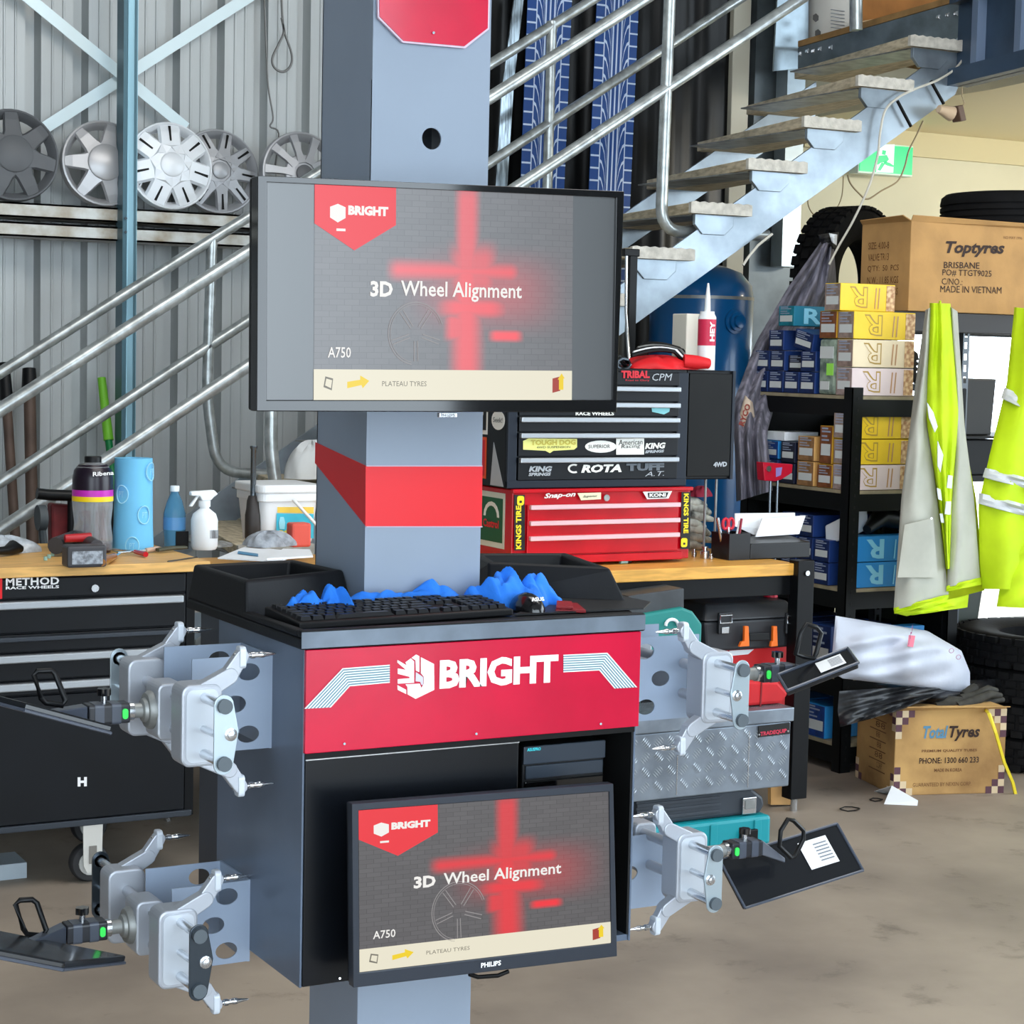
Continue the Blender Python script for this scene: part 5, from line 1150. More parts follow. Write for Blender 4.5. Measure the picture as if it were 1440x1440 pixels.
B0 = [(c0.x, 6.72, zl+.001), (c0.x+.44, 6.72, zl+.001), (c0.x+.44, 7.15, zl+.001), (c0.x, 7.15, zl+.001)]; B1 = [(p[0]+(.04 if i in (1, 2) else -.04), p[1], zl+.27) for i, p in enumerate(B0)]
gt = M('tub_green', (44, 52, 44), .45); MB().hexa(B0, B1).build('body', gt, tub, bevel=.01)
MB().box((c0.x-.05, 6.7, zl+.27), (c0.x+.49, 7.17, zl+.29)).build('rim', gt, tub, bevel=.004)
yx = YX+.12
tyre((at(1368, 300, Y=6.8).x+.33, 6.9, zt_+.08), .33, .2, .18, (0, 0, 1), 'black tyre lying on top of the big brown carton at the right edge')
pxx = at(1193, 397, Y=7.45)
tyre(pxx, .345, .20, .20, (.35, -1, 0), 'black off-road tyre standing upright behind the carton and yellow boxes', lug=True)
tyre((pxx.x+.08, 7.53, 1.688), .33, .2, .16, (0, 0, 1), 'black tyre lying flat beneath the upright off-road tyre')
MB().box((pxx.x-.36, 7.2, 1.575), (pxx.x+.5, 7.86, 1.605)).build('upper_deck', rk, rr)
for sx in (-.36, .45):
    for sy in (7.2, 7.81): MB().box((pxx.x+sx, sy, 0), (pxx.x+sx+.05, sy+.05, 1.575)).build('deck_post', rk, rr)
# stack of tyres at the right edge
tc = at(1490, 1075, Z=0); tc = V((tc.x, tc.y+.05, 0)); tc = V((6.12, 6.30, 0))
for i in range(4):
    tyre((tc.x, tc.y, .072+i*.143), .40, .22, .138, (0, 0, 1), ('bottom', 'second from the floor', 'third from the floor', 'top')[i]+' tyre of the stack at the right edge' if i else 'lowest tyre of the stack at the right edge', lug=True)
tag(MB().obox((6.3, 7.6, .8), (.12, 0, 0), (0, .1, 0), (0, 0, .16)).build('white_jerrycan', M('can_white', (226, 226, 220), .4), bevel=.03), 'white plastic container in the bright doorway behind the tyre stack', 'container')
# dark clutter beyond the vests, against the doorway
for k, (xa, xb, ya, yb_, Yk, nm, lb, mt_) in enumerate(((1345, 1398, 532, 612, 7.3, 'black_bin', 'tall black bin seen in the doorway between the two vests', M('bin_black', (24, 24, 22), .5)), (1340, 1400, 618, 668, 7.25, 'black_crate', 'black crate below the tall black bin between the vests', rk))):
    a = at(xa, ya, Y=Yk); b = at(xb, yb_, Y=Yk)
    tag(MB().hexa([(a.x+.02, Yk, b.z), (b.x-.02, Yk, b.z), (b.x-.02, Yk+.3, b.z), (a.x+.02, Yk+.3, b.z)], [(a.x, Yk, a.z), (b.x, Yk, a.z), (b.x, Yk+.32, a.z), (a.x, Yk+.32, a.z)]).build(nm, mt_, bevel=.006), lb, 'bin' if k == 0 else 'crate')
za = at(1345, 612, Y=7.3).z; zb2 = at(1345, 668, Y=7.25).z
MB().box((6.0, 7.2, zb2-.03), (7.3, 7.7, zb2-.001)).build('upper_shelf', rk, rr)
MB().box((6.0, 7.2, za-.012), (7.3, 7.7, za-.001)).build('upper_shelf', rk, rr)
# ------------------------------------------------------------------ cloth helpers
def interp(P, t):
    L = [0]
    for a, b in zip(P, P[1:]): L.append(L[-1]+math.hypot(b[0]-a[0], b[1]-a[1]))
    d = t*L[-1]
    for i in range(len(P)-1):
        if d <= L[i+1]+1e-9 or i == len(P)-2:
            f = (d-L[i])/max(1e-9, L[i+1]-L[i]); return [P[i][k]+(P[i+1][k]-P[i][k])*f for k in range(len(P[i]))]
def drape(name, A, B, mat, par, depth=.05, folds=3, amp=.012, n=26, m=30, ph=0, solid=.003, closed=False, **kw):
    """cloth between two edge lines; every edge point is (px, py, Y)"""
    def f(u, v, s=1):
        a, b = interp(A, v), interp(B, v); x, y, Y = [a[k]+(b[k]-a[k])*u for k in range(3)]
        e = math.sin(math.pi*u)**.6 if 0 < u < 1 else 0
        w = amp*math.sin(folds*2*math.pi*u+ph+v*2.2)*(.5+.5*v)+amp*.5*math.sin(folds*3.7*u+v*9+ph*2)+amp*.35*math.sin(v*23+u*11)
        if closed: e *= (math.sin(math.pi*v)**.5 if 0 < v < 1 else 0); w *= e
        return at(x, y, Y=Y+(-depth*e+w*e if s > 0 else depth*.6*e))
    mb = MB().grid(f, n, m)
    if closed: mb.grid(lambda u, v: f(u, v, -1), n, m)
    return mb.build(name, mat, par, smooth=True, solid=0 if closed else solid, **kw)
# ------------------------------------------------------------------ hi-vis clothing
Yv = 6.05
v1 = thing('hi_vis_vest', 'fluoro yellow safety garment hung inside out showing grey lining', 'vest', at(1320, 640, Y=Yv))
drape('back_layer', [(1304, 560, Yv+.08), (1275, 700, Yv+.08), (1264, 861, Yv+.08)], [(1345, 560, Yv+.08), (1372, 700, Yv+.08), (1384, 830, Yv+.08)], M('hivis_shade', (196, 214, 8), .8), v1, .02, 3, .01)
drape('left_lining', [(1302, 436, Yv), (1285, 560, Yv), (1268, 700, Yv), (1257, 858, Yv)], [(1310, 432, Yv), (1305, 600, Yv), (1322, 740, Yv), (1334, 838, Yv)], linen, v1, .05, 1.3, .012)
drape('right_lining', [(1334, 430, Yv), (1344, 560, Yv), (1336, 720, Yv-.01), (1332, 826, Yv-.01)], [(1346, 438, Yv), (1356, 600, Yv), (1369, 700, Yv), (1378, 814, Yv)], linen, v1, .04, 1.2, .01, ph=1)
drape('yellow_front', [(1308, 426, Yv-.03), (1303, 590, Yv-.03), (1320, 700, Yv-.01), (1331, 800, Yv)], [(1336, 427, Yv-.03), (1349, 580, Yv-.03), (1340, 700, Yv-.01), (1336, 800, Yv)], hivis, v1, .045, 2.6, .014, ph=2)
drape('left_hem', [(1257, 855, Yv-.005), (1258, 863, Yv-.005)], [(1334, 836, Yv-.02), (1334, 845, Yv-.02)], hivis, v1, .05, 1.3, .012, m=4)
drape('right_hem', [(1331, 824, Yv-.02), (1331, 832, Yv-.02)], [(1379, 812, Yv-.005), (1380, 822, Yv-.005)], hivis, v1, .04, 1.2, .01, m=4)
drape('lower_flap', [(1259, 862, Yv+.0), (1275, 866, Yv)], [(1362, 836, Yv), (1360, 854, Yv)], hivis, v1, .05, 2, .01, m=6)
def tape(par, pts, Y, n='reflective_tape'): return MB().ext([at(x, y, Y=Y) for x, y in pts], (0, -.003, 0)).build(n, hitape, par)
tape(v1, [(1303, 566), (1312, 580), (1318, 600), (1314, 608), (1306, 588)], Yv-.095); tape(v1, [(1318, 620), (1326, 640), (1322, 664), (1318, 655)], Yv-.09)
tape(v1, [(1333, 668), (1339, 669), (1338, 687), (1331, 686)], Yv-.08); tape(v1, [(1330, 705), (1337, 705), (1336, 724), (1328, 723)], Yv-.07)
tape(v1, [(1317, 686), (1322, 688), (1324, 704), (1319, 702)], Yv-.075); tape(v1, [(1321, 722), (1325, 722), (1327, 735), (1323, 735)], Yv-.06)
drape('pocket', [(1272, 738, Yv-.055), (1262, 812, Yv-.05)], [(1312, 728, Yv-.07), (1318, 812, Yv-.055)], linen, v1, .012, .5, .004, n=10, m=10)
c = at(1309, 729, Y=Yv-.09); MB().cyl(c, c+V((0, -.004, 0)), .005, n=10).build('press_stud', steel, v1)
MB().tube([at(1322, 432, Y=Yv), at(1322, 424, Y=Yv+.1), at(1322, 442, Y=YX)], .005, 8).build('hanging_loop', hivis, v1)
v2 = thing('hi_vis_jacket', 'fluoro yellow jacket with silver reflective tape hanging at the right edge', 'jacket', at(1440, 640, Y=Yv))
drape('body', [(1427, 432, Yv), (1416, 540, Yv), (1392, 640, Yv), (1376, 710, Yv), (1378, 790, Yv), (1382, 828, Yv)], [(1500, 440, Yv), (1512, 560, Yv), (1520, 700, Yv), (1524, 780, Yv), (1524, 820, Yv), (1522, 830, Yv)], hivis, v2, .09, 2.2, .02)
drape('front_panel', [(1440, 730, Yv-.05), (1412, 790, Yv-.05), (1402, 853, Yv-.05)], [(1520, 730, Yv-.05), (1520, 800, Yv-.05), (1520, 858, Yv-.05)], hivis, v2, .05, 1.6, .02, ph=1)
def tape3(a, b, c, d, Y0=Yv):
    return drape('reflective_tape', [(*a, Y0), (*d, Y0)], [(*b, Y0), (*c, Y0)], hitape, v2, .094, 2.2, .02, m=4)
tape3((1413, 545), (1512, 590), (1512, 606), (1408, 560), Yv-.004); tape3((1386, 658), (1519, 690), (1519, 706), (1382, 671), Yv-.004); tape3((1377, 693), (1521, 730), (1521, 748), (1376, 708), Yv-.004)
MB().tube([at(1445, 440, Y=Yv), at(1447, 425, Y=Yv+.2), at(1450, 442, Y=YX)], .006, 8).build('hanging_loop', hivis, v2)
# ------------------------------------------------------------------ tube carton on the floor, bags, card, strap
f0, f1, f2 = at(1256, 1119, Z=0), at(1411, 1115, Z=0), at(1203, 1092, Z=0); hgt = at(1252, 1000, Y=f0.y).z
f1 = V((f1.x, f1.y-.0, 0)); f3 = f1+(f2-f0)
tt = thing('tube_carton', 'stained floor carton with chequered corners and a phone number', 'carton', (f0+f3)/2)
hv = V((0, 0, hgt))
TB = MB().hexa([f0, f1, f3, f2], [f0+hv, f1+hv*1.02, f3+hv*1.02, f2+hv]).build('box', card2, tt, bevel=.003)
uF = (f1-f0); nF = uF.cross(V((0, 0, 1))).normalized(); uS = (f0-f2); nS = uS.cross(V((0, 0, 1))).normalized()
chk = M('check_maroon', (88, 56, 66), .7); chl = M('check_pale', (206, 184, 150), .7)
def checks(o0, u, h, n, nu, nv, ea, eb):
    md, ml = MB(), MB()
    for i in range(nu):
        for j in range(nv):
            cu, cv = (i+.5)/nu-.5, (j+.5)/nv-.5
            if (cu/ea)**2+(cv/eb)**2 > 1:
                q = [o0+u*((i+a)/nu)+h*((j+b)/nv)+n*.0008 for a, b in ((0, 0), (1, 0), (1, 1), (0, 1))]; (md if (i+j) % 2 else ml).ext(q, n*.0006)
    md.build('check_print', chk, tt, kind='stuff'); ml.build('check_print', chl, tt, kind='stuff')
checks(f0, uF, hv, nF, 18, 12, .50, .60); checks(f2, uS, hv, nS, 12, 12, .50, .58)
def tF(s, x0, x1, y, h, mat, **k): a = f0+uF*x0+hv*y+nF*.0022; b = f0+uF*x1+hv*y+nF*.0022; text(s, a, b, hv*h, mat, tt, n=nF, t=.0004, **k)
tF('Total', .245, .47, .665, .15, M('ink_blue', (84, 132, 160), .6), bold=.03, shear=.25); tF('Tyres', .48, .76, .63, .18, ink, bold=.03, shear=.25)
tF('PREMIUM QUALITY TUBES', .24, .74, .50, .035, ink2, bold=.02); tF('PHONE: 1300 660 233', .22, .76, .37, .07, ink, bold=.015); tF('MADE IN KOREA', .36, .61, .27, .04, ink2, bold=.02); tF('GUARANTEED BY NEXEN CORP.', .17, .70, .10, .045, ink2)
fr = MB(); 
for k in range(6): a = f2+uS*.35+hv*(.2+.12*k)+nS*.001; fr.ext([a, a+uS*.42, a+uS*.42+hv*.012, a+hv*.012], nS*.0005)
fr.build('table_lines', ink2, tt)
for x0, x1, y in ((.55, .70, .24), (.5, .7, .36), (.55, .66, .48), (.52, .62, .60), (.5, .75, .72)): a = f2+uS*x0+hv*y+nS*.0016; b = f2+uS*x1+hv*y+nS*.0016; text('CORP' if y < .3 else '88', a, b, hv*.07, ink2, tt, n=nS)
MB().add([f0+hv, f1+hv*1.02, f1+hv*1.04+nF*.03, f0+hv*1.05+nF*.02], [(0, 1, 2, 3)]).build('torn_flap', card2, tt, solid=.004)
MB().add([f2+hv, f0+hv, f0+hv*1.05+nS*.02, f2+hv*1.02+nS*.03], [(0, 1, 2, 3)]).build('torn_flap', card2, tt, solid=.004)
ysr = f1.y-.03
tag(MB().tube([at(x, y, Y=Y) for x, y, Y in ((1384, 996, ysr+.1), (1391, 1004, ysr-.02), (1400, 1030, ysr-.04), (1412, 1072, ysr-.03), (1424, 1100, ysr-.01), (1428, 1117, ysr))], .008, 4).build('yellow_strap', M('strap_yellow', (236, 212, 50), .5)), 'yellow strap hanging down over the front of the floor carton', 'strap')
p = [at(x, y, Z=.0) for x, y in ((1243, 1131), (1290, 1133), (1282, 1124), (1252, 1120))]; q = [at(1252, 1106, Y=at(1250, 1125, Z=0).y)]
wc = MB().add([p[0], p[1], at(1291, 1126, Y=p[1].y+.01), at(1254, 1105, Y=p[0].y+.06), p[3]+V((0, .1, 0)), p[2]+V((0, .06, 0))], [(0, 1, 2, 3), (3, 2, 5, 4)]).build('white_card', paper, solid=.002); tag(wc, 'folded white card on the floor in front of the stained carton', 'card')
Yb = f0.y+.15
bag2 = thing('black_sacks', 'crumpled black plastic sheet spilling over the top of the floor carton', 'plastic sheet', at(1290, 985, Y=Yb))
bkm = M('black_bag_plastic', (12, 12, 14), .4, spec=.35, var=.6, vscale=14, col2=(44, 46, 50), bump=.3, bscale=25)
drape('left_part', [(1180, 972, Yb-.16), (1178, 1000, Yb-.18), (1182, 1022, Yb-.2)], [(1375, 960, Yb), (1300, 985, Yb-.12), (1262, 1000, Yb-.2)], bkm, bag2, .04, 2.4, .02, ph=1)
drape('top_part', [(1230, 962, Yb+.05), (1252, 1000, Yb-.02)], [(1400, 955, Yb+.05), (1400, 1004, Yb)], bkm, bag2, .12, 3, .03, closed=True)
gl = thing('black_gloves', 'pair of dirty black gloves on top of the floor carton', 'gloves', at(1380, 998, Y=Yb-.1))
for k, P in enumerate(([(1345, 1000), (1370, 992), (1392, 982), (1408, 984)], [(1340, 1004), (1372, 1001), (1398, 990), (1411, 990)], [(1350, 990), (1372, 984), (1390, 975), (1402, 977)], [(1356, 985), (1366, 976), (1372, 972)])):
    MB().tube([at(x, y-6, Y=Yb-.16+.02*k) for x, y in P], [.022, .02, .017, .010][:len(P)], 10).build('finger', M('glove_dark', (52, 50, 44), .8, var=.4, vscale=30), gl, smooth=True)
MB().tube([at(1315, 994, Y=Yb-.12), at(1335, 991, Y=Yb-.13), at(1352, 990, Y=Yb-.14)], [.02, .035, .03], 10).build('cuff', M('glove_dark', (52, 50, 44)), gl, smooth=True)
wbg = thing('white_plastic_bag', 'large white plastic bag with faint red print lying on the black sheet', 'bag', at(1270, 960, Y=Yb-.05))
wbm = M('bag_white', (190, 195, 208), .4, var=.05, bump=.6, bscale=7)
drape('bag', [(1175, 866, Yb-.12), (1172, 900, Yb-.15), (1168, 945, Yb-.15), (1185, 954, Yb-.15)], [(1304, 887, Yb-.05), (1352, 915, Yb-.05), (1364, 945, Yb-.05), (1364, 976, Yb-.05)], wbm, wbg, .09, 2.5, .035, closed=True, n=50, m=36)
pkp = M('print_pink', (226, 120, 140), .5)
pxtext('UNI', (1277, 910), (1283, 886), 9, M('print_purple', (150, 70, 110), .5), wbg, Y=Yb-.21, bold=.03)
pxpoly('print_block', [(1278, 893), (1287, 894), (1284, 910), (1276, 909)], pkp, wbg, Y=Yb-.205)
for (x, y) in ((1338, 915), (1348, 924)): c = at(x, y, Y=Yb-.16); MB().tube([c+V((.012*math.cos(a), 0, .009*math.sin(a))) for a in [k*math.pi/5 for k in range(10)]], .002, 5, closed=True).build('print_ring', M('print_mauve', (190, 160, 180), .5), wbg)
# ------------------------------------------------------------------ things on the left bench
zt1 = ztl+.001
def on(px, py, z=None): return at(px, py, Z=zt1 if z is None else z)
def up_(c, px, py): return at(px, py, Y=c.y).z
def width(px0, px1, py, Y): return (at(px1, py, Y=Y)-at(px0, py, Y=Y)).length
YB1 = 6.33
def base(px, Y=YB1): p = at(px, 780, Y=Y); return V((p.x, Y, zt1))
c = base(130); H = lambda py: at(130, py, Y=YB1).z-zt1
bt = thing('juice_bottle', 'big drink bottle with black cap, dark label and yellow band on the left bench', 'bottle', c)
clr = M('clear_plastic', (225, 228, 232), .08, trans=.75, ior=1.25, alpha=.75)
r = .066
MB().lathe(c, [(r*.7, 0), (r*.98, .012), (r, .05), (r*.9, H(735)), (r, H(712)), (r, H(708)), (r*.99, H(670)), (r*.8, H(656)), (r*.42, H(650)), (r*.36, H(645))], n=32).build('body', clr, bt, smooth=True)
MB().lathe(c, [(r*1.01, H(690)), (r*1.01, H(672)), (r*.93, H(661)), (r*.70, H(653))], n=32, caps=False).build('upper_label', M('label_black_purple', (26, 16, 30), .3), bt, smooth=True)
MB().lathe(c, [(r*1.015, H(697)), (r*1.015, H(688))], n=32, caps=False).build('magenta_band', M('band_magenta', (190, 40, 180), .4), bt, smooth=True)
MB().lathe(c, [(r*1.02, H(704)), (r*1.02, H(697))], n=32, caps=False).build('yellow_band', M('band_yellow', (240, 210, 20), .4), bt, smooth=True)
MB().lathe(c, [(r*.42, H(651)), (r*.42, H(642.5)), (r*.39, H(641.5))], n=24).build('cap', blackp, bt, smooth=True)
MB().lathe(c, [(r*.9, .003), (r*.96, .014), (r*.97, .035), (.001, .037)], n=24).build('drink', M('dark_drink', (40, 20, 40), .2), bt, smooth=True)
text('Ribena', c+V((-.02, -r*1.02, H(668))), c+V((.05, -r*1.02, H(666))), (0, 0, .014), white, bt, bold=.02)
c = base(187, 6.36)
rl = thing('blue_paper_roll', 'pale blue paper towel roll with ring marks on the left bench', 'paper roll', c)
bp_ = M('paper_blue', (112, 190, 232), .8, var=.05, vscale=6); rr0 = width(160, 214, 700, 6.36)/2
hr_ = at(187, 644, Y=6.36).z-zt1
MB().lathe(c, [(rr0*1.04, 0), (rr0*.98, hr_*.3), (rr0*.94, hr_), (rr0*.35, hr_+.001), (rr0*.33, hr_-.02)], n=36).build('roll', bp_, rl, smooth=True)
pm = M('ring_mark_pale', (156, 214, 240), .8)
for a, f in ((-.9, .62), (.25, .40), (-.35, .07), (.7, .86)):
    d = V((math.sin(a), -math.cos(a), 0)); e = V((math.cos(a), math.sin(a), 0)); q = c+d*rr0*1.0+V((0, 0, hr_*f))
    MB().tube([q+e*.022*math.cos(t*math.pi/8)*1+d*(-.006*math.cos(t*math.pi/8)**2+.003)+V((0, 0, .03*math.sin(t*math.pi/8))) for t in range(16)], .0022, 5, closed=True).build('ring_mark', pm, rl)
    text('PT', q-e*.009+d*.004+V((0, 0, -.01)), q+e*.009+d*.004+V((0, 0, -.01)), (0, 0, .02), pm, rl, n=d)
def bottle(px, Y, y0, ycap, wpx, label, mat, capm_, liquid=None, name='water_bottle'):
    c = base(px, Y); r = width(px-wpx/2, px+wpx/2, 750, Y)/2; h = at(px, ycap, Y=Y).z-zt1
    t = thing(name, label, 'bottle', c)
    MB().lathe(c, [(r*.8, 0), (r*.97, .01), (r*.97, h*.25), (r, h*.28), (r, h*.55), (r*.7, h*.75), (r*.36, h*.88), (r*.34, h*.93)], n=28).build('body', mat, t, smooth=True)
    MB().lathe(c, [(r*.42, h*.91), (r*.42, h*.99), (r*.38, h)], n=20).build('cap', capm_, t, smooth=True)
    return t, c, r, h
t, c, r, h = bottle(245, 6.4, 778, 683, 30, 'clear blue water bottle with white cap beside the spray bottle', M('clear_blue_plastic', (110, 176, 214), .08, trans=.6, ior=1.25), M('cap_white', (224, 232, 236), .4))
MB().lathe(c, [(r*1.01, h*.3), (r*1.01, h*.5)], n=28, caps=False).build('label', M('label_translucent_blue', (84, 140, 190), .3), t, smooth=True)
MB().box((c.x-.008, c.y-r*1.12, zt1), (c.x+r*.95, c.y-r*.95, zt1+.06)).build('dark_tab', blacks, t)
c = base(287, 6.33); h = at(287, 689, Y=6.33).z-zt1; r = width(268, 304, 750, 6.33)/2
sb = thing('spray_bottle', 'white trigger spray bottle with a barcode on the left bench', 'bottle', c)
wpl = M('white_plastic', (232, 236, 238), .4)
MB().lathe(c, [(r*.85, 0), (r, .012), (r, h*.5), (r*.85, h*.6), (r*.35, h*.69), (r*.35, h*.74)], n=30).build('body', wpl, sb, smooth=True)
MB().lathe(c, [(r*.44, h*.72), (r*.44, h*.82)], n=20).build('collar', wpl, sb, smooth=True)
MB().ext([c+V(p) for p in ((-.052, -.012, h*.98), (.03, -.012, h), (.045, -.012, h*.93), (.03, -.012, h*.88), (.018, -.012, h*.82), (-.012, -.012, h*.82), (-.02, -.012, h*.90), (-.052, -.012, h*.91))], (0, .024, 0)).build('trigger_head', wpl, sb, bevel=.004)
MB().ext([c+V(p) for p in ((-.03, -.006, h*.90), (-.02, -.006, h*.9), (-.045, -.006, h*.72), (-.056, -.006, h*.73))], (0, .012, 0)).build('trigger', wpl, sb, bevel=.003)
m = MB()
for k in range(8): m.box((c.x+.004+k*.004, c.y-r*1.0, .2*h+zt1), (c.x+.006+k*.004, c.y-r*.94, .34*h+zt1))
m.build('barcode', M('print_grey', (120, 124, 130)), sb, kind='stuff')
# bucket
Ybk = 6.45; x0, x1 = at(366, 730, Y=Ybk).x, at(452, 730, Y=Ybk).x; zb0, zb1 = zt1, at(400, 684, Y=Ybk).z
bk_ = thing('white_bucket', 'square white bucket with yellow and blue label at the rear of the bench', 'bucket', ((x0+x1)/2, Ybk+.12, zb0))
def rr_(z, g): return rrect(((x0+x1)/2, Ybk+.13, z), (1, 0, 0), (0, 1, 0), (x1-x0)/2*g, .13*g, .03, 5)
A, B = rr_(zb0, .84), rr_(zb1-.03, .97); n = len(A)
MB().add(A+B, [(i, (i+1) % n, n+(i+1) % n, n+i) for i in range(n)]+[tuple(range(n))[::-1]]).build('body', wpl, bk_, smooth=True)
MB().ext(rr_(zb1-.055, 1.0), (0, 0, .03)).build('rim', wpl, bk_, bevel=.003); MB().ext(rr_(zb1-.025, 1.04), (0, 0, .03)).build('lid', wpl, bk_, bevel=.006)
pxpoly('label_yellow', [(390, 713), (441, 713), (441, 722), (390, 721)], M('label_gold', (236, 200, 80), .5), bk_, Y=Ybk+.008); pxpoly('label_blue', [(389, 722), (441, 723), (441, 757), (388, 754)], M('label_cyan', (60, 186, 214), .5), bk_, Y=Ybk+.008)
pxpoly('bottle_picture', [(394, 727), (399, 727), (401, 735), (400, 744), (393, 744), (392, 735)], M('pic_blue', (150, 220, 236), .5), bk_, Y=Ybk+.005)
for px in (395, 403): cc = at(px, 750, Y=Ybk+.006); MB().cyl(cc, cc+V((0, -.002, 0)), .012, n=14).build('label_dot', M('label_lime', (200, 196, 90), .5), bk_)
MB().tube([at(412, 702, Y=Ybk-.01), at(428, 720, Y=Ybk-.03), at(445, 738, Y=Ybk-.03)], .006, 8).build('handle', wpl, bk_, smooth=True)
rb2 = at(428, 770, Y=6.33); tag(MB().box((at(411, 760, Y=6.3).x, 6.3, zt1), (at(438, 760, Y=6.3).x, 6.36, at(420, 736, Y=6.3).z)).build('red_box', M('box_vermilion', (214, 84, 70), .5), bevel=.008), 'red rounded plastic case standing in front of the white bucket', 'case')
# papers, rag, hand tools
z = zt1
pq = thing('paper_pad', 'white papers with a blue strip lying on the bench beside the bucket', 'paper', on(370, 780))
q = [on(x, y) for x, y in ((306, 786), (396, 791), (420, 777), (345, 770))]; MB().ext(q, (0, 0, .004)).build('sheet', paper, pq)
q = [p+V((0, 0, .005)) for p in (on(375, 790), on(440, 786), on(436, 777), on(398, 776))]; MB().ext(q, (0, 0, .006)).build('sheet', paper, pq)
q = [p+V((0, 0, .006)) for p in (on(334, 781), on(363, 785), on(363, 782), on(335, 778))]; MB().ext(q, (0, 0, .002)).build('blue_strip', M('strip_blue', (84, 140, 176), .5), pq)
def lump(name, label, cat, c, sx, sy, sz, mat, seed=1, parent=None):
    rnd = random.Random(seed); ph = [rnd.uniform(0, 6) for _ in range(5)]
    def f(a, b):
        th = a*2*math.pi; p = b*math.pi/2; r = math.cos(p)*(1+.14*math.sin(3*th+ph[0])+.08*math.sin(7*th+ph[1]+b*5)); h = math.sin(p)*(1+.16*math.sin(5*th+ph[2])*math.cos(p)+.06*math.sin(11*th+ph[3]))
        return V(c)+V((sx*r*math.cos(th), sy*r*math.sin(th), max(0, sz*h)))
    o = MB().grid(f, 36, 12).build(name, mat, parent, smooth=True)
    if not parent: tag(o, label, cat)
    return o
ragm = M('rag_grey', (150, 156, 164), .85, var=.35, vscale=40)
lump('grey_rag', 'crumpled grey rag in front of the white bucket', 'rag', (on(385, 772).x, 6.32, z+.007), .09, .06, .05, ragm, 3)
lump('clear_bag', 'crumpled clear plastic bag at the left edge of the bench', 'bag', (on(8, 776).x, 6.45, z), .11, .08, .05, M('clear_crumple', (190, 198, 206), .15, var=.3, vscale=30), 5)
rt = thing('cordless_ratchet', 'red and grey cordless tool with a black battery on the left bench', 'power tool', on(110, 790))
a = on(84, 785); b = on(118, 782)
MB().tube([a+V((0, .05, .035)), on(112, 778)+V((0, .03, .045)), on(136, 786)+V((0, 0, .04))], [.028, .032, .022], 14).build('grip', M('tool_dark_grey', (62, 62, 66), .5), rt, smooth=True)
MB().tube([on(96, 785)+V((0, .04, .06)), on(130, 783)+V((0, .02, .062))], [.013, .015], 10).build('red_cover', M('tool_red', (176, 30, 40), .4), rt, smooth=True)
p = on(121, 798); MB().obox(p+V((0, .02, .035)), (.062, 0, 0), (0, .035, 0), (0, 0, .034)).build('battery', M('tool_dark_grey', (62, 62, 66)), rt, bevel=.008)
MB().obox(p+V((0, -.0155, .032)), (.048, 0, 0), (0, .0008, 0), (0, 0, .02)).build('battery_label', M('label_silver', (150, 156, 164), .4, var=.5, vscale=80), rt)
sd = thing('amber_screwdriver', 'amber-handled screwdriver lying beside the cordless tool', 'screwdriver', on(150, 797))
MB().tube([on(143, 798)+V((0, 0, .015)), on(147, 795)+V((0, 0, .016)), on(160, 789)+V((0, 0, .014))], [.012, .016, .012], 12).build('handle', M('amber_plastic', (150, 94, 30), .25), sd, smooth=True)
MB().tube([on(160, 789)+V((0, 0, .014)), on(168, 784)+V((0, 0, .012))], .004, 8).build('shaft', steel, sd)
for i, (P, hm, lb) in enumerate((([(152, 776), (190, 780), (205, 784)], redt, 'screwdriver with a red grip on the bench below the blue roll'), ([(165, 782), (205, 778), (222, 776)], M('clear_amber', (200, 170, 150), .3), 'pale-handled screwdriver on the bench below the blue roll'))):
    t = thing('screwdriver', lb, 'screwdriver', on(*P[1])); MB().tube([on(*P[0])+V((0, 0, .01)), on(*P[1])+V((0, 0, .01))], .004, 8).build('shaft', steel, t); MB().tube([on(*P[1])+V((0, 0, .01)), on(*P[2])+V((0, 0, .01))], [.007, .009], 10).build('handle', hm, t, smooth=True)
tag(MB().tube([on(236, 790), on(244, 789), on(277, 784)], .0035, 6).build('drill_bit', darksteel), 'thin dark drill bit on the front of the left bench', 'drill bit')
pr = thing('pliers', 'dark pliers lying under the blue water bottle', 'pliers', on(245, 778))
for dy in (0, .014): MB().tube([on(222, 778)+V((0, dy, .01)), on(240, 776)+V((0, dy*.3, .012)), on(262, 774)+V((0, .01-dy, .01))], [.006, .008, .005], 8).build('handle', M('tool_olive', (70, 70, 54), .5), pr, smooth=True)
gp = thing('black_grip', 'black rubber-handled driver at the left edge of the bench', 'screwdriver', on(15, 780)); MB().tube([on(-12, 784)+V((0, 0, .02)), on(8, 782)+V((0, 0, .018)), on(18, 780)+V((0, 0, .024)), on(30, 779)+V((0, 0, .016))], [.012, .014, .024, .012], 12).build('grip', blackp, gp, smooth=True)
lump('small_parts', 'little heap of nuts and bolts behind the papers', 'hardware', (on(318, 772).x, 6.4, z), .05, .03, .02, galv_d, 8)
for i in range(3): p = on(64+5*i, 788-i*3); MB().cyl(p, p+V((0, 0, .012)), .006, n=8).build('anchor_plug', M('plug_green', (150, 190, 180), .5), None) and None
for i, o in enumerate([o for o in D.objects if o.name.startswith('anchor_plug')]): tag(o, ('nearest', 'middle', 'farthest')[i]+' small pale plug on the bench left of the cordless tool', 'plug', 'pale plugs on the left bench')
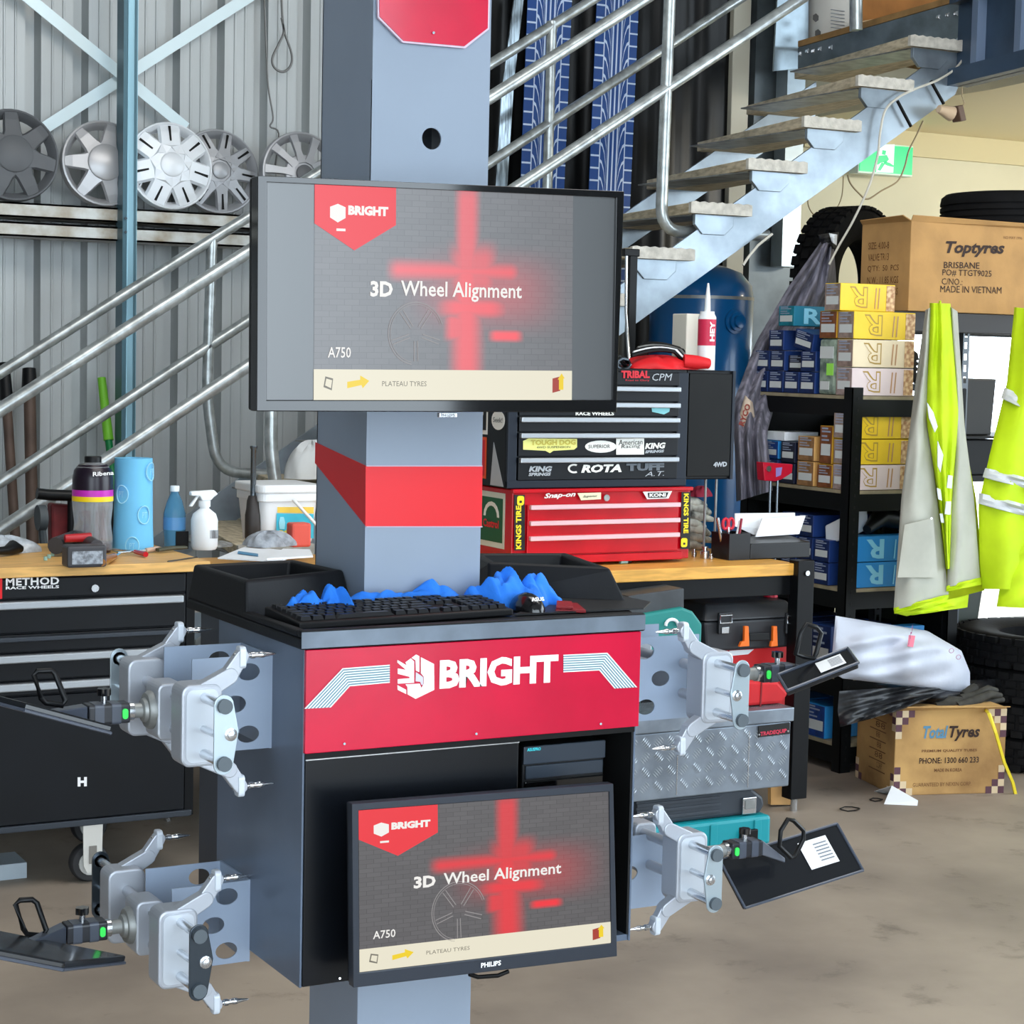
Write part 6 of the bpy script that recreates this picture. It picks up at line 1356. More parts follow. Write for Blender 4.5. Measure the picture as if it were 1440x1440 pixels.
# long-handled tools behind the bench
def pole(name, lab, cat, a, b, ya, yb, r, mat, head=None):
    t = thing(name, lab, cat, (at(*b, Y=yb).x, yb, 0)); p, q = at(*a, Y=ya), at(*b, Y=yb); d = (q-p); q2 = p+d*((p.z-.02)/(p.z-q.z))
    if q2.y > 8.6: pass
    MB().tube([p, q2], r, 12).build('shaft', mat, t, smooth=True)
    if head: MB().tube([p+d.normalized()*-.005, p+d.normalized()*head[0]], [r*1.1, r*1.35], 12).build('grip', head[1], t, smooth=True)
    MB().obox(q2+V((0, 0, .02)), (.16, 0, 0), (0, .03, 0), (0, 0, .03)).build('head', M('broom_head', (60, 50, 44), .8), t, bevel=.004)
brn = M('rusty_pole', (96, 78, 68), .6, .2, var=.3)
pole('rusty_pole', 'leftmost rusty brown pole leaning on the shed wall', 'pole', (6, 512), (22, 762), 8.62, 8.45, .022, brn, (.16, blackp))
pole('rusty_pole', 'second rusty brown pole from the left, leaning on the shed wall', 'pole', (41, 520), (46, 772), 8.62, 8.45, .027, brn, (.1, blackp))
pole('green_broom', 'green-handled broom leaning on the wall behind the juice bottle', 'broom', (143, 533), (168, 752), 8.6, 8.42, .017, M('broom_green', (20, 130, 70), .35), (.28, M('grip_lime', (120, 196, 50), .5)))
hl = thing('red_trolley', 'dirty red folded trolley with a black frame behind the juice bottle', 'trolley', at(90, 750, Y=6.9) and V((at(90, 750, Y=6.9).x, 6.9, 0)))
rd = M('dirty_red', (112, 30, 34), .6, var=.4, vscale=12)
q = [at(x, y, Y=6.9) for x, y in ((72, 708), (122, 712), (118, 790), (80, 778))]; q[2].z = q[3].z = .12
MB().ext([q[3], q[2], q[1], q[0]], (0, .06, 0)).build('seat_panel', rd, hl, bevel=.01)
q = [at(x, y, Y=6.92) for x, y in ((140, 712), (160, 712), (160, 770), (136, 770))]; q[2].z = q[3].z = .2
MB().ext([q[3], q[2], q[1], q[0]], (0, .06, 0)).build('back_panel', rd, hl, bevel=.01)
MB().tube([at(52, 694, Y=6.87), at(70, 696, Y=6.87), at(100, 697, Y=6.87), at(165, 697, Y=6.87)], .02, 10).build('frame_bar', blackp, hl, smooth=True)
for px in (101, 160): p = at(px, 697, Y=6.88); MB().tube([p, V((p.x, 6.88, .03))], .016, 8).build('frame_leg', blackp, hl, smooth=True)
p = at(58, 728, Y=6.84); MB().lathe(p, [(.012, -.014), (.045, -.014), (.045, .014), (.012, .014)], (1, 0, 0), 24).build('wheel', M('wheel_grey', (70, 76, 80), .6), hl, smooth=True)
MB().tube([p, at(64, 790, Y=6.84), V((at(64, 790, Y=6.84).x, 6.84, .05))], .014, 8).build('wheel_arm', M('wheel_grey', (70, 76, 80)), hl)
# air gun / suspension tool standing behind the papers
gj = thing('grease_gun', 'dark upright strut tool with a thin shiny rod left of the bucket', 'tool', (base(355, 6.5).x, 6.5, zt1)); c = base(355, 6.5)
hA = lambda y: at(355, y, Y=6.5).z-zt1
MB().lathe(c, [(.022, 0), (.028, .02), (.028, hA(724)), (.024, hA(715)), (.022, hA(704)), (.016, hA(697))], n=20).build('barrel', M('gun_dark', (58, 54, 52), .5, .2), gj, smooth=True)
MB().lathe(c+V((.0, 0, 0)), [(.010, hA(697)), (.010, hA(632)), (.013, hA(630)), (.013, hA(627))], n=14).build('rod', darksteel, gj, smooth=True)
lump('cloth_hat', 'white and grey cloth hat on the stair treads left of the column', 'hat', (at(438, 662, Y=7.6).x, 7.6, at(438, 672, Y=7.6).z), .12, .1, .15, M('cap_cloth', (214, 216, 216), .8), 12)
# ------------------------------------------------------------------ things on the right bench
zq = zr+.001
def onr(px, py): return at(px, py, Z=zq)
ph_ = thing('pen_holder', 'black square pen holder with red-handled scissors on the workbench', 'pen holder', onr(1028, 788))
bkp = M('holder_black', (20, 21, 24), .35)
a, b = onr(1008, 787), onr(1047, 789); c0 = onr(1026, 790)
X0, X1, Y0 = at(1025, 788, Z=zq).x, at(1049, 786, Z=zq).x, at(1025, 788, Z=zq).y; hz = at(1025, 751, Y=Y0).z
w_ = X1-X0; m = MB(); m.box((X0, Y0, zq), (X1, Y0+.004, hz)).box((X0, Y0+.004, zq), (X0+.004, Y0+.12, hz)).box((X1-.004, Y0+.004, zq), (X1, Y0+.12, hz)).box((X0+.004, Y0+.116, zq), (X1-.004, Y0+.12, hz)).box((X0+.004, Y0+.004, zq), (X1-.004, Y0+.116, zq+.004))
m.build('pot', bkp, ph_)
def inpot(name, lab, cat, x, y, top, r, mat, par=None):
    p = V((X0+x, Y0+y, zq+.01)); q = at(*top, Y=Y0+y)
    o = MB().tube([p, q], r, 8).build(name, mat, par, smooth=True)
    if par is None: tag(o, lab, cat)
    return o, q
inpot('marker_pen', 'silver pen leaning in the black pen holder', 'pen', .02, .06, (1009, 728), .007, steel)
inpot('marker_pen', 'white pen leaning right in the pen holder', 'pen', .05, .05, (1041, 732), .006, white)
inpot('marker_pen', 'dark red pen at the right of the pen holder', 'pen', .06, .04, (1043, 729), .005, M('pen_red', (150, 30, 50), .4))
sc = thing('scissors', 'red-handled scissors standing in the pen holder', 'scissors', (X0+.03, Y0+.05, zq+.01))
q = at(1024, 741, Y=Y0+.05); MB().tube([V((X0+.03, Y0+.05, zq+.01)), q], .006, 6).build('blade', steel, sc)
for dx in (-.013, .013): MB().tube([q+V((dx+.012*math.cos(t), 0, .012+.02*math.sin(t))) for t in [k*math.pi/6 for k in range(12)]], .006, 8, closed=True).build('handle', M('scissor_red', (206, 36, 60), .4), sc, smooth=True)
lt_ = thing('letter_tray', 'black desk tray holding white papers at the right end of the workbench', 'tray', onr(1090, 788))
A0, A1 = at(1055, 787, Z=zq), at(1139, 782, Z=zq); A1 = V((A0.x+(A1.x-A0.x), A0.y, zq)); A1.x = at(1139, 780, Y=A0.y).x; zt3 = at(1055, 765, Y=A0.y).z; zt4 = at(1055, 752, Y=A0.y+.1).z
MB().hexa([A0, A1, A1+V((0, .22, 0)), A0+V((0, .22, 0))], [V((A0.x, A0.y, zt3)), V((A1.x, A0.y, zt3)), V((A1.x, A0.y+.22, zt4)), V((A0.x, A0.y+.22, zt4))]).build('body', bkp, lt_, bevel=.004)
for (P, lb) in (([(1063, 755), (1124, 751), (1133, 725), (1072, 729)], 'front sheaf of white paper leaning in the black desk tray'), ([(1034, 740), (1060, 752), (1120, 748), (1118, 721), (1034, 722)], 'rear sheaf of white paper leaning in the black desk tray')):
    Yp = A0.y+(.09 if 'front' in lb else .15); o = MB().ext([at(x, y, Y=Yp+(.03 if y < 735 else 0)) for x, y in P], (0, .006, 0)).build('paper_sheaf', paper); tag(o, lb, 'paper')
gv = thing('work_gloves', 'pile of grey-white work gloves behind the pen holder', 'gloves', onr(985, 770))
gm = M('glove_white', (204, 204, 190), .85, var=.6, vscale=22, col2=(50, 50, 48))
for i in range(7):
    p = onr(975+6*(i % 3), 776)+V((0, .05, .02+.028*i)); s_ = .02*math.sin(i*2.1)
    MB().tube([p+V((-.07+s_, -.02, 0)), p+V((-.02, .01, .012)), p+V((.03, -.01, .004)), p+V((.09+s_, .01, -.012))], [.012, .022, .02, .01], 10).build('glove', gm, gv, smooth=True)
lump('dark_red_rag', 'small dark red rag on the glove pile', 'rag', onr(990, 776)+V((.01, .05, .215)), .05, .03, .04, M('rag_dark_red', (150, 36, 60), .8), 21)
for i, (px, py, r_, h_, lb) in enumerate(((991, 785, .018, .045, 'silver threaded knob on the bench by the pen holder'), (976, 783, .01, .03, 'small silver stud left of the threaded knob'), (1000, 786, .009, .02, 'tiny silver nut right of the threaded knob'))):
    p = onr(px, py); tag(MB().lathe(p, [(r_, 0), (r_, h_*.6), (r_*.5, h_*.65), (r_*.5, h_*.9), (r_*.8, h_*.92), (r_*.8, h_)], n=16).build('metal_stud', steel, smooth=True), lb, 'hardware')
p = onr(951, 781); tag(MB().tube([p+V((-.03, 0, .01)), p+V((.03, 0, .01))], .009, 10).build('white_tube', wpl, smooth=True), 'short white tube lying before the red tool chest', 'tube')
p = onr(872, 793); mk = thing('chalk_marker', 'pale teal marker stub lying at the front of the workbench', 'marker', p)
MB().tube([p+V((0, 0, .008)), p+V((.03, 0, .008))], .008, 10).build('barrel', M('marker_teal', (140, 180, 184), .4), mk, smooth=True); MB().tube([p+V((.03, 0, .008)), p+V((.045, 0, .008))], .007, 10).build('cap', blackp, mk, smooth=True)
# white bag and bottle left of the red chest
lump('white_bag', 'white plastic bag on the workbench left of the red tool chest', 'bag', (at(700, 770, Y=6.45).x, 6.45, zq), .07, .12, .085, M('bag_pale', (214, 224, 232), .4), 31)
pb = thing('purple_bottle', 'clear bottle with a purple edge left of the red tool chest', 'bottle', (at(692, 740, Y=6.62).x, 6.62, zq)); c = V((at(692, 740, Y=6.62).x, 6.62, zq)); MB().lathe(c, [(.03, 0), (.036, .02), (.036, .2), (.02, .26), (.014, .28)], n=24).build('body', M('bottle_lilac', (180, 176, 200), .2), pb, smooth=True); MB().lathe(c, [(.016, .275), (.016, .30)], n=16).build('cap', M('cap_violet', (90, 70, 150), .4), pb, smooth=True)
# red clamp head on a double rod
Yc_ = 6.55; rc = thing('red_vice_head', 'red clamp head on two thin rods in front of the rack', 'clamp', (at(1092, 700, Y=Yc_).x, Yc_, 0))
MB().ext([at(x, y, Y=Yc_) for x, y in ((1073, 650), (1115, 653), (1114, 665), (1100, 674), (1091, 677), (1075, 676))], (0, .05, 0)).build('head', M('clamp_red', (196, 20, 50), .35), rc, bevel=.003)
pxpoly('head_label', [(1091, 658), (1100, 657), (1098, 668), (1091, 671)], M('label_lilac', (150, 130, 200), .5), rc, Y=Yc_-.001)
c = at(1080, 659, Y=Yc_); MB().cyl(c, c+V((0, -.008, 0)), .012, n=12).build('bolt', steel, rc)
for px in (1083, 1093): x = at(px, 690, Y=Yc_+.03).x; MB().cyl((x, Yc_+.03, 0), (x, Yc_+.03, at(px, 674, Y=Yc_+.03).z), .006, n=8).build('rod', darksteel, rc)
# clutter on the chests
zc_ = kz1+.001
lump('red_cloth', 'bright red cloth folded on top of the black tool chest', 'cloth', (at(925, 515, Y=6.3).x, 6.3, zc_), .15, .12, .05, M('cloth_red', (214, 20, 30), .6), 41)
rcs = D.objects['red_cloth']
MB().tube([(at(955, 512, Y=6.25).x, 6.22, zc_+.03), (at(980, 513, Y=6.2).x, 6.2, zc_+.028), (at(996, 516, Y=6.2).x, 6.2, zc_+.024)], [.028, .026, .02], 12).build('rolled_end', M('cloth_red', (214, 20, 30)), rcs, smooth=True)
bs_ = thing('strap_bundle', 'bundle of black and white straps on the red cloth', 'straps', (at(920, 495, Y=6.35).x, 6.35, zc_+.08))
for i in range(6):
    mt_ = (blacks, paper, blackp, galv_d, blacks, blackp)[i]; P = []
    for k in range(9): P.append(at(888+k*10+i*3, 500-8*math.sin(k/8*math.pi+.2*i)-i*1.8+(8 if k > 6 else 0), Y=6.24+.03*i))
    MB().tube(P, .008, 6).build('strap', mt_, bs_, smooth=True)
for i in range(5):
    P = [at(877+10*math.cos(k*.9+i), 512+8*math.sin(k*.9+i*1.3)-i, Y=6.25+.02*i) for k in range(7)]; MB().tube(P, .006, 6).build('loop', blackp if i % 2 else darksteel, bs_, smooth=True)
stk = thing('black_tripod', 'slim black upright stand with a silver rod beside the television edge', 'stand', (at(889, 500, Y=6.6).x, 6.6, zc_))
a = at(889, 350, Y=6.6); MB().box((a.x-.012, 6.59, zc_), (a.x+.02, 6.62, a.z)).build('stand', blackp, stk); MB().box((a.x-.04, 6.588, a.z-.03), (a.x+.03, 6.62, a.z)).build('clip', blackp, stk, bevel=.004)
MB().tube([at(881, 360, Y=6.57), at(880, 440, Y=6.57), at(885, 508, Y=6.5)], .006, 8).build('silver_rod', steel, stk, smooth=True)
Yw = 6.35; x0, x1 = at(955, 500, Y=Yw).x, at(986, 500, Y=Yw).x; zb_ = bz1+.001
wb_ = thing('white_box', 'tall white box standing behind the sealant tube', 'box', ((x0+x1)/2, Yw+.05, zb_)); MB().box((x0+.03, Yw, zb_), (x1, Yw+.1, at(970, 441, Y=Yw).z)).build('body', M('box_offwhite', (222, 220, 206), .6), wb_, bevel=.004)
c = V((at(993, 500, Y=6.27).x, 6.27, zb_)); hh = lambda y: at(993, y, Y=6.27).z-zb_
se = thing('sealant_tube', 'white sealant cartridge with red lettering and long nozzle', 'sealant tube', c); r = width(983, 1004, 480, 6.27)/2
MB().lathe(c, [(r, 0), (r, hh(446)), (r*.8, hh(441)), (r*.8, hh(438))], n=24).build('cartridge', wpl, se, smooth=True); MB().lathe(c, [(r*.35, hh(438)), (r*.3, hh(420)), (r*.1, hh(398))], n=14).build('nozzle', wpl, se, smooth=True)
MB().lathe(c, [(r*1.01, hh(486)), (r*1.01, hh(449))], n=24, caps=False).build('red_label', M('label_crimson', (200, 40, 76), .5), se, smooth=True)
text('HEY', (c.x+.012, c.y-r*1.03, c.z+hh(480)), (c.x+.012, c.y-r*1.03, c.z+hh(452)), (-.022, 0, 0), white, se, bold=.04, n=(0, -1, 0))
# blue compressor tank
YK2 = 7.75; xa_, xb_ = at(936, 450, Y=YK2).x, at(1067, 450, Y=YK2).x; R = (xb_-xa_)/2*.93; c = V(((xa_+xb_)/2, YK2+R*.4, 0))
tk = thing('compressor_tank', 'tall blue air tank standing under the stairs', 'tank', c)
ztk = at(1000, 372, Y=c.y).z; tkm = M('tank_blue', (14, 92, 150), .28, coat=.3, var=.08)
MB().lathe(c, [(R*.3, .12), (R*.8, .16), (R, .3), (R, ztk-.16), (R*.96, ztk-.1), (R*.75, ztk-.04), (R*.4, ztk-.008), (.01, ztk)], n=48).build('shell', tkm, tk, smooth=True)
MB().lathe(c, [(R*1.008, ztk-.17), (R*1.008, ztk-.155)], n=48, caps=False).build('weld_band', galv_d, tk, smooth=True)
MB().lathe(c, [(R*.7, 0), (R*.75, .2)], n=32, caps=False).build('foot_ring', tkm, tk, smooth=True, solid=.004)
p = at(1026, 452, Y=c.y-R*.85); dn = V((p.x-c.x, p.y-c.y, 0)).normalized(); p = c+dn*R*.985+V((0, 0, p.z))
MB().lathe(p, [(.058, 0), (.058, .012), (.044, .014), (.044, .03), (.03, .032), (.03, .05), (.012, .052)], dn, 24).build('port', tkm, tk, smooth=True)
# grey mesh sheet hanging between tank and rack
gs = thing('grey_mesh_sheet', 'translucent grey mesh sheet knotted to the upright tyre and hanging down', 'sheet', at(1080, 560, Y=7.1))
gsm = M('mesh_grey', (140, 138, 152), .55, var=.45, vscale=5, col2=(84, 84, 96), stretch=(6, 6, 1.2))
drape('upper_drape', [(1156, 338, 7.16), (1108, 405, 7.16), (1064, 480, 7.16), (1030, 570, 7.0), (1034, 640, 6.85), (1036, 705, 6.8)], [(1172, 345, 7.16), (1176, 400, 7.22), (1160, 450, 7.3), (1100, 530, 7.28), (1078, 610, 6.85), (1086, 690, 6.8)], gsm, gs, .10, 3.5, .035, n=50, m=40)
drape('knot', [(1150, 330, 7.1), (1156, 345, 7.1)], [(1180, 326, 7.1), (1176, 352, 7.1)], M('knot_dark', (40, 40, 42), .6), gs, .05, 2, .02, closed=True)
drape('torn_corner', [(1166, 328, 7.05), (1170, 340, 7.05)], [(1177, 330, 7.05), (1176, 345, 7.05)], paper, gs, .01, 1, .004)
drape('printed_tape', [(1048, 556, 6.9), (1040, 585, 6.9), (1042, 606, 6.9)], [(1058, 566, 6.9), (1061, 586, 6.9), (1050, 600, 6.9)], M('tape_cream', (216, 196, 176), .6), gs, .03, 1, .004)
a, b = at(1046, 600, Y=6.86), at(1056, 570, Y=6.86); text('RYCO', a, b, (b-a).cross(V((0, 1, 0))).normalized()*.03, M('print_brick', (150, 70, 60), .6), gs, bold=.04, n=(0, -1, 0))
# ------------------------------------------------------------------ cases under and before the bench
def case(name, lab, pl, pr_, yb_, yt_, Y, dep, mat, z0=None, cat='tool case'):
    x0, x1 = at(pl, yb_, Y=Y).x, at(pr_, yb_, Y=Y).x; z0 = at(pr_, yb_, Y=Y).z if z0 is None else z0; z1 = at(pr_, yt_, Y=Y).z
    t = thing(name, lab, cat, ((x0+x1)/2, Y+dep/2, z0)); return t, x0, x1, z0, z1
Yq = at(1084, 1188, Z=0).y
teal = M('case_teal', (20, 140, 150), .4)
t, x0, x1, z0, z1 = case('teal_case', 'teal tool case on the floor, lowest of the pile before the bench', 900, 1084, 1188, 1146, Yq, .34, teal, 0)
MB().box((x0, Yq, 0), (x1, Yq+.34, z1)).build('shell', teal, t, bevel=.014)
for f in (.28, .52, .86): MB().box((x0+(x1-x0)*f, Yq-.006, .012), (x0+(x1-x0)*f+.03, Yq, z1-.01)).build('rib', teal, t, bevel=.003)
a = at(1050, 1178, Y=Yq); MB().box((a.x-.035, Yq-.014, a.z-.03), (a.x+.04, Yq, a.z+.03)).build('latch', blackp, t, bevel=.004)
zk1 = z1+.001; Y2 = Yq+.03
t = thing('charcoal_case', 'charcoal ribbed tool case with silver latch on the teal case', 'tool case', (x0+.4, Y2+.15, zk1)); x1b = at(1076, 1140, Y=Y2).x; z2 = at(1060, 1108, Y=Y2).z
cm_ = M('case_charcoal', (52, 58, 66), .45, var=.15)
MB().ext([(x0, Y2, zk1), (x1b-.02, Y2, zk1), (x1b, Y2, zk1+.03), (x1b-.01, Y2, z2-.035), (x1b-.06, Y2, z2), (x0, Y2, z2)], (0, .30, 0)).build('shell', cm_, t, bevel=.012)
for k in range(4): MB().box((x0, Y2-.006, zk1+.02+k*.024), (at(1012, 1140, Y=Y2).x, Y2, zk1+.032+k*.024)).build('rib', cm_, t, bevel=.002)
a = at(1052, 1133, Y=Y2); MB().box((a.x-.03, Y2-.012, a.z-.028), (a.x+.028, Y2-.002, a.z+.032)).build('latch', steel, t, bevel=.003); MB().box((a.x-.022, Y2-.016, a.z-.008), (a.x+.02, Y2-.011, a.z+.024)).build('latch_face', galv_d, t, bevel=.002)
# checker plate box
Y3 = Yq+.0; x1c = at(1111, 1050, Y=Y3).x; x0c = at(862, 1050, Y=Y3).x; zc0 = z2+.002; zc1 = at(1112, 1003, Y=Y3).z
ck = thing('checker_plate_box', 'dented aluminium checker plate toolbox with a small black nameplate', 'toolbox', ((x0c+x1c)/2, Y3+.2, zc0))
ckm = M('checker_aluminium', (142, 152, 164), .34, .65, var=.25, vscale=8); lug = M('checker_lug', (186, 194, 202), .28, .7)
MB().box((x0c, Y3, zc0), (x1c, Y3+.42, zc1-.03)).build('body', ckm, ck, bevel=.004)
LD = MB().box((x0c-.01, Y3-.008, zc1-.028), (x1c+.008, Y3+.43, zc1+.022)).build('lid', ckm, ck, bevel=.004)
m = MB(); s_ = .052; nx = int((x1c-x0c)/s_); nz = int((zc1-.035-zc0)/s_)+1
for i in range(nx):
    for j in range(nz):
        cx_, cz_ = x0c+(i+.5)*s_, zc0+.02+(j+.5)*s_*.98; k = 1 if (i+j) % 2 else -1
        if cz_ > zc1-.05: continue
        for q in range(-2, 3):
            d = V((k*.7071, 0, .7071)); e = V((-k*.7071, 0, .7071)); c = V((cx_, Y3, cz_))+e*q*.0085; L = .018-abs(q)*.002
            m.add([c-d*L, c-e*.002-V((0, .0022, 0)), c+d*L, c+e*.002-V((0, .0022, 0))], [(0, 1, 2, 3)])
m.build('plate_lugs', lug, ck, kind='stuff')
m = MB()
for i in range(int((x1c-x0c)/.052)):
    for j in range(8):
        cx_, cy_ = x0c+(i+.5)*s_, Y3+.02+(j+.5)*s_; k = 1 if (i+j) % 2 else -1
        if cy_ > Y3+.41: continue
        for q in range(-2, 3):
            d = V((k*.7071, .7071, 0)); e = V((-k*.7071, .7071, 0)); c = V((cx_, cy_, zc1+.022))+e*q*.0085; L = .018-abs(q)*.002
            m.add([c-d*L, c-e*.002+V((0, 0, .0022)), c+d*L, c+e*.002+V((0, 0, .0022))], [(0, 1, 2, 3)])
m.build('lid_lugs', lug, ck, kind='stuff')
for px in (952, 1052): a = at(px, 1080, Y=Y3); MB().box((a.x-.0015, Y3-.002, zc0+.01), (a.x+.0015, Y3, zc1-.05)).build('weld_seam', steel, ck)
np_ = MB().ext([at(x, y, Y=Y3-.001)+V((0, -.001, -.012)) for x, y in ((1066, 1016), (1110, 1011), (1110, 1027), (1066, 1032))], (0, -.003, 0)).build('nameplate', blk, ck)
text('TRADEQUIP', at(1069, 1036, Y=Y3-.006), at(1106, 1031, Y=Y3-.006), (0, 0, .017), M('print_rose', (196, 50, 76), .5), ck, bold=.04)
for px, py in ((1067.5, 1033), (1108, 1028)): a = at(px, py, Y=Y3-.004); MB().cyl(a, a+V((0, -.002, 0)), .0035, n=8).build('rivet', steel, np_)
p = V((x1c+.008, Y3+.1, zc1-.045)); MB().lathe(p, [(.012, 0), (.03, 0), (.03, .02), (.012, .02)], (1, 0, 0), 20).build('rubber_buffer', blackp, ck, smooth=True)
zl2 = zc1+.0255
rbm = M('bag_red', (196, 22, 30), .65, var=.15); x_ = at(1078, 985, Y=Y3+.05).x
rbg = thing('red_bag', 'red fabric pouch lying on the checker plate toolbox', 'pouch', (x_, Y3+.12, zl2))
zz_ = lambda px, py: at(px, py, Y=Y3+.05)
q = [zz_(*p) for p in ((1030, 997), (1100, 993), (1110, 975), (1094, 958), (1046, 957), (1030, 962))]
for v in q[:2]: v.z = zl2
MB().ext(q, (0, .16, 0)).build('pouch', rbm, rbg, bevel=.012); MB().ext([zz_(*p) for p in ((1070, 957), (1072, 957), (1070, 995), (1068, 995))], (0, -.002, 0)).build('seam', M('seam_dark_red', (120, 10, 18), .7), rbg)
# red carton and the black orange-latch case on the lower shelf of the bench
zs_ = at(1000, 925, Y=6.0).z
MB().box((2.3, 5.99, zs_-.25), (xr-.02, 6.68, zs_-.23)).build('lower_shelf', blackpc, WBn)
bxr = thing('red_carton', 'red carton with white print under the bench below the black case', 'carton', (at(1040, 915, Y=6.0).x, 6.2, zs_-.229))
xq0, xq1 = at(985, 915, Y=6.02).x, at(1112, 915, Y=6.02).x
MB().box((xq0, 6.02, zs_-.229), (xq1, 6.4, at(1040, 912, Y=6.02).z)).build('box', M('carton_red', (204, 24, 30), .6), bxr, bevel=.004)
pxpoly('white_print', [(1026, 915), (1060, 913), (1052, 920), (1022, 923)], paper, bxr, Y=6.019)
zq2 = at(1040, 912, Y=6.02).z+.001
Y5 = 5.97; X0_, X1_ = at(990, 880, Y=Y5).x, at(1123, 880, Y=Y5).x
zt5 = at(1050, 853, Y=Y5).z
bo = thing('black_field_case', 'large black latched case with orange clips under the bench', 'tool case', ((X0_+X1_)/2, 6.2, zq2))
bcm = M('case_black', (44, 46, 50), .5, var=.2, vscale=8)
MB().hexa([(X0_+.02, Y5+.01, zq2), (X1_-.01, Y5+.01, zq2), (X1_-.01, 6.45, zq2), (X0_+.02, 6.45, zq2)], [(X0_, Y5, zt5-.05), (X1_, Y5, zt5-.05), (X1_, 6.45, zt5-.05), (X0_, 6.45, zt5-.05)]).build('base', bcm, bo, bevel=.01)
MB().hexa([(X0_-.005, Y5-.01, zt5-.048), (X1_, Y5-.01, zt5-.048), (X1_, 6.46, zt5-.048), (X0_-.005, 6.46, zt5-.048)], [(X0_+.03, Y5+.04, zt5+.012), (X1_-.03, Y5+.04, zt5+.012), (X1_-.03, 6.42, zt5+.012), (X0_+.03, 6.42, zt5+.012)]).build('lid', bcm, bo, bevel=.01)
text('D4Y', (X0_+.14, Y5+.16, zt5+.0135), (X0_+.30, Y5+.16, zt5+.0135), (0, .07, 0), M('print_grey', (120, 124, 130)), bo, bold=.03, n=(0, 0, 1))
for px in (1019, 1113):
    a = at(px, 880, Y=Y5-.012); o = MB().box((a.x-.028, Y5-.016, a.z-.03), (a.x+.028, Y5-.002, a.z+.05)).build('latch', M('latch_dark', (30, 32, 36), .4), bo, bevel=.004)
    MB().tube([(a.x-.026, Y5-.02, a.z+.012), (a.x-.026, Y5-.02, a.z+.04), (a.x+.026, Y5-.02, a.z+.04), (a.x+.026, Y5-.02, a.z+.012)], .004, 6, closed=True).build('latch_wire', steel, o)
    MB().box((a.x-.016, Y5-.02, a.z-.028), (a.x+.016, Y5-.015, a.z-.004)).build('latch_plate', steel, o, bevel=.002)
org = M('clip_orange', (236, 110, 24), .4)
for px in (1046, 1086): MB().ext([at(x, y, Y=Y5-.012) for x, y in ((px-1.5, 880), (px+4, 880), (px+5, 908), (px-9 if px == 1046 else px-5, 909), (px-6 if px == 1046 else px-4, 902), (px-2, 901))], (0, -.014, 0)).build('orange_clip', org, bo, bevel=.002)
MB().ext([at(x, y, Y=Y5-.012) for x, y in ((1052, 890), (1080, 889), (1081, 900), (1052, 901))], (0, -.01, 0)).build('handle', blackp, bo, bevel=.003)
Y6 = 5.80; tl = thing('teal_lidded_case', 'teal case with a grey lid partly hidden behind the console tray', 'tool case', (at(925, 880, Y=Y6).x, Y6+.15, 0))
xa0, xa1 = at(850, 880, Y=Y6).x, at(988, 880, Y=Y6).x; zg = lambda y: at(940, y, Y=Y6).z
MB().ext([(xa0, Y6, zg(945)), (xa1, Y6, zg(945)), (xa1, Y6, zg(880)), (xa1-.04, Y6, zg(862)), (at(960, 850, Y=Y6).x, Y6, zg(855)), (xa0, Y6, zg(868))], (0, .17, 0)).build('shell', M('case_teal_dull', (30, 128, 122), .5), tl, bevel=.01)
dk = MB().hexa([at(884, 866, Y=Y6+.02), at(962, 856, Y=Y6+.02), at(962, 856, Y=Y6+.02)+V((0, .17, 0)), at(884, 866, Y=Y6+.02)+V((0, .17, 0))], [at(884, 838, Y=Y6+.02), at(962, 827, Y=Y6+.02), at(962, 827, Y=Y6+.02)+V((0, .17, 0)), at(884, 838, Y=Y6+.02)+V((0, .17, 0))]).build('grey_lid', M('lid_grey', (66, 70, 74), .5, var=.3), tl, bevel=.004)
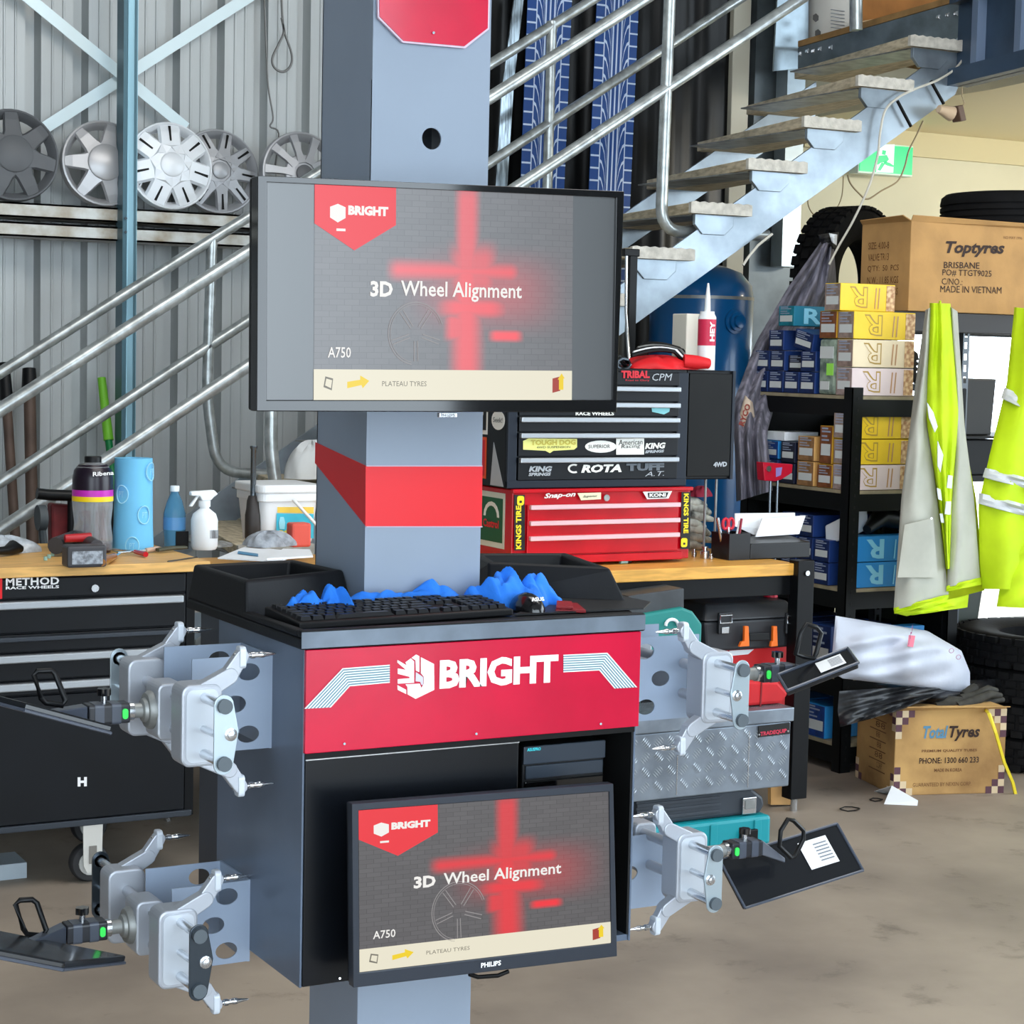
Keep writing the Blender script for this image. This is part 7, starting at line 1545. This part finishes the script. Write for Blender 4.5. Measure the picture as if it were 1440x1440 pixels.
MB().tube([at(945+9*math.cos(k*math.pi/8), 880-9*math.sin(k*math.pi/8), Y=Y6-.006) for k in range(9)], .006, 8).build('white_ring', paper, tl)
cr = thing('support_crate', 'black crate under the bench carrying the teal lidded case', 'crate', ((xa0+xa1)/2, Y6+.1, 0)); MB().box((xa0, Y6+.0, 0), (at(960, 900, Y=Y6).x, Y6+.17, zg(945)-.001)).build('box', blackp, cr, bevel=.006)
kn_ = V((X1_-.04, 6.1, 0)); zq2 = zt5+.0135; can = thing('spray_can', 'white and red spray can behind the right bench leg', 'can', (kn_.x, 6.1, zq2)); zc2 = at(1117, 812, Y=6.1).z
MB().lathe((kn_.x, 6.1, zq2), [(.028, 0), (.028, (zc2-zq2)*.5)], n=20).build('body', M('can_red', (190, 20, 50), .4), can, smooth=True); MB().lathe((kn_.x, 6.1, zq2), [(.0285, (zc2-zq2)*.48), (.0285, (zc2-zq2)*.8), (.02, (zc2-zq2)*.9), (.02, zc2-zq2)], n=20).build('top', wpl, can, smooth=True)
cbx = MB().ext([at(1084, 1135, Y=6.0), at(1121, 1135, Y=6.0), at(1121, 1030, Y=6.0), at(1084, 1030, Y=6.0)], (0, .02, 0)); o = cbx.build('cardboard_sheet', card); o.location.z = 0.001; tag(o, 'sheet of brown cardboard leaning between the toolbox and the bench leg', 'cardboard')
db = MB().ext([at(930, 1130, Y=6.3), at(1080, 1130, Y=6.3), at(1080, 1010, Y=6.3), at(930, 1010, Y=6.3)], (0, .2, 0)).build('dark_bin', blackp, bevel=.01); db.location.z = 0.001; tag(db, 'dark bin deep under the bench behind the toolbox pile', 'bin')
# litter on the floor
for i, (x, y, s_, lb) in enumerate(((1195, 1138, .03, 'curl of dark wire on the floor left of the white card'), (1232, 1125, .02, 'scrap of dark litter right beside the white card'))):
    p = at(x, y, Z=.004); tag(MB().tube([p+V((s_*1.4*math.cos(t), s_*math.sin(t), .002*(t % 2))) for t in [k*.8 for k in range(9)]], .0025, 5).build('wire_scrap', blackp), lb, 'litter')
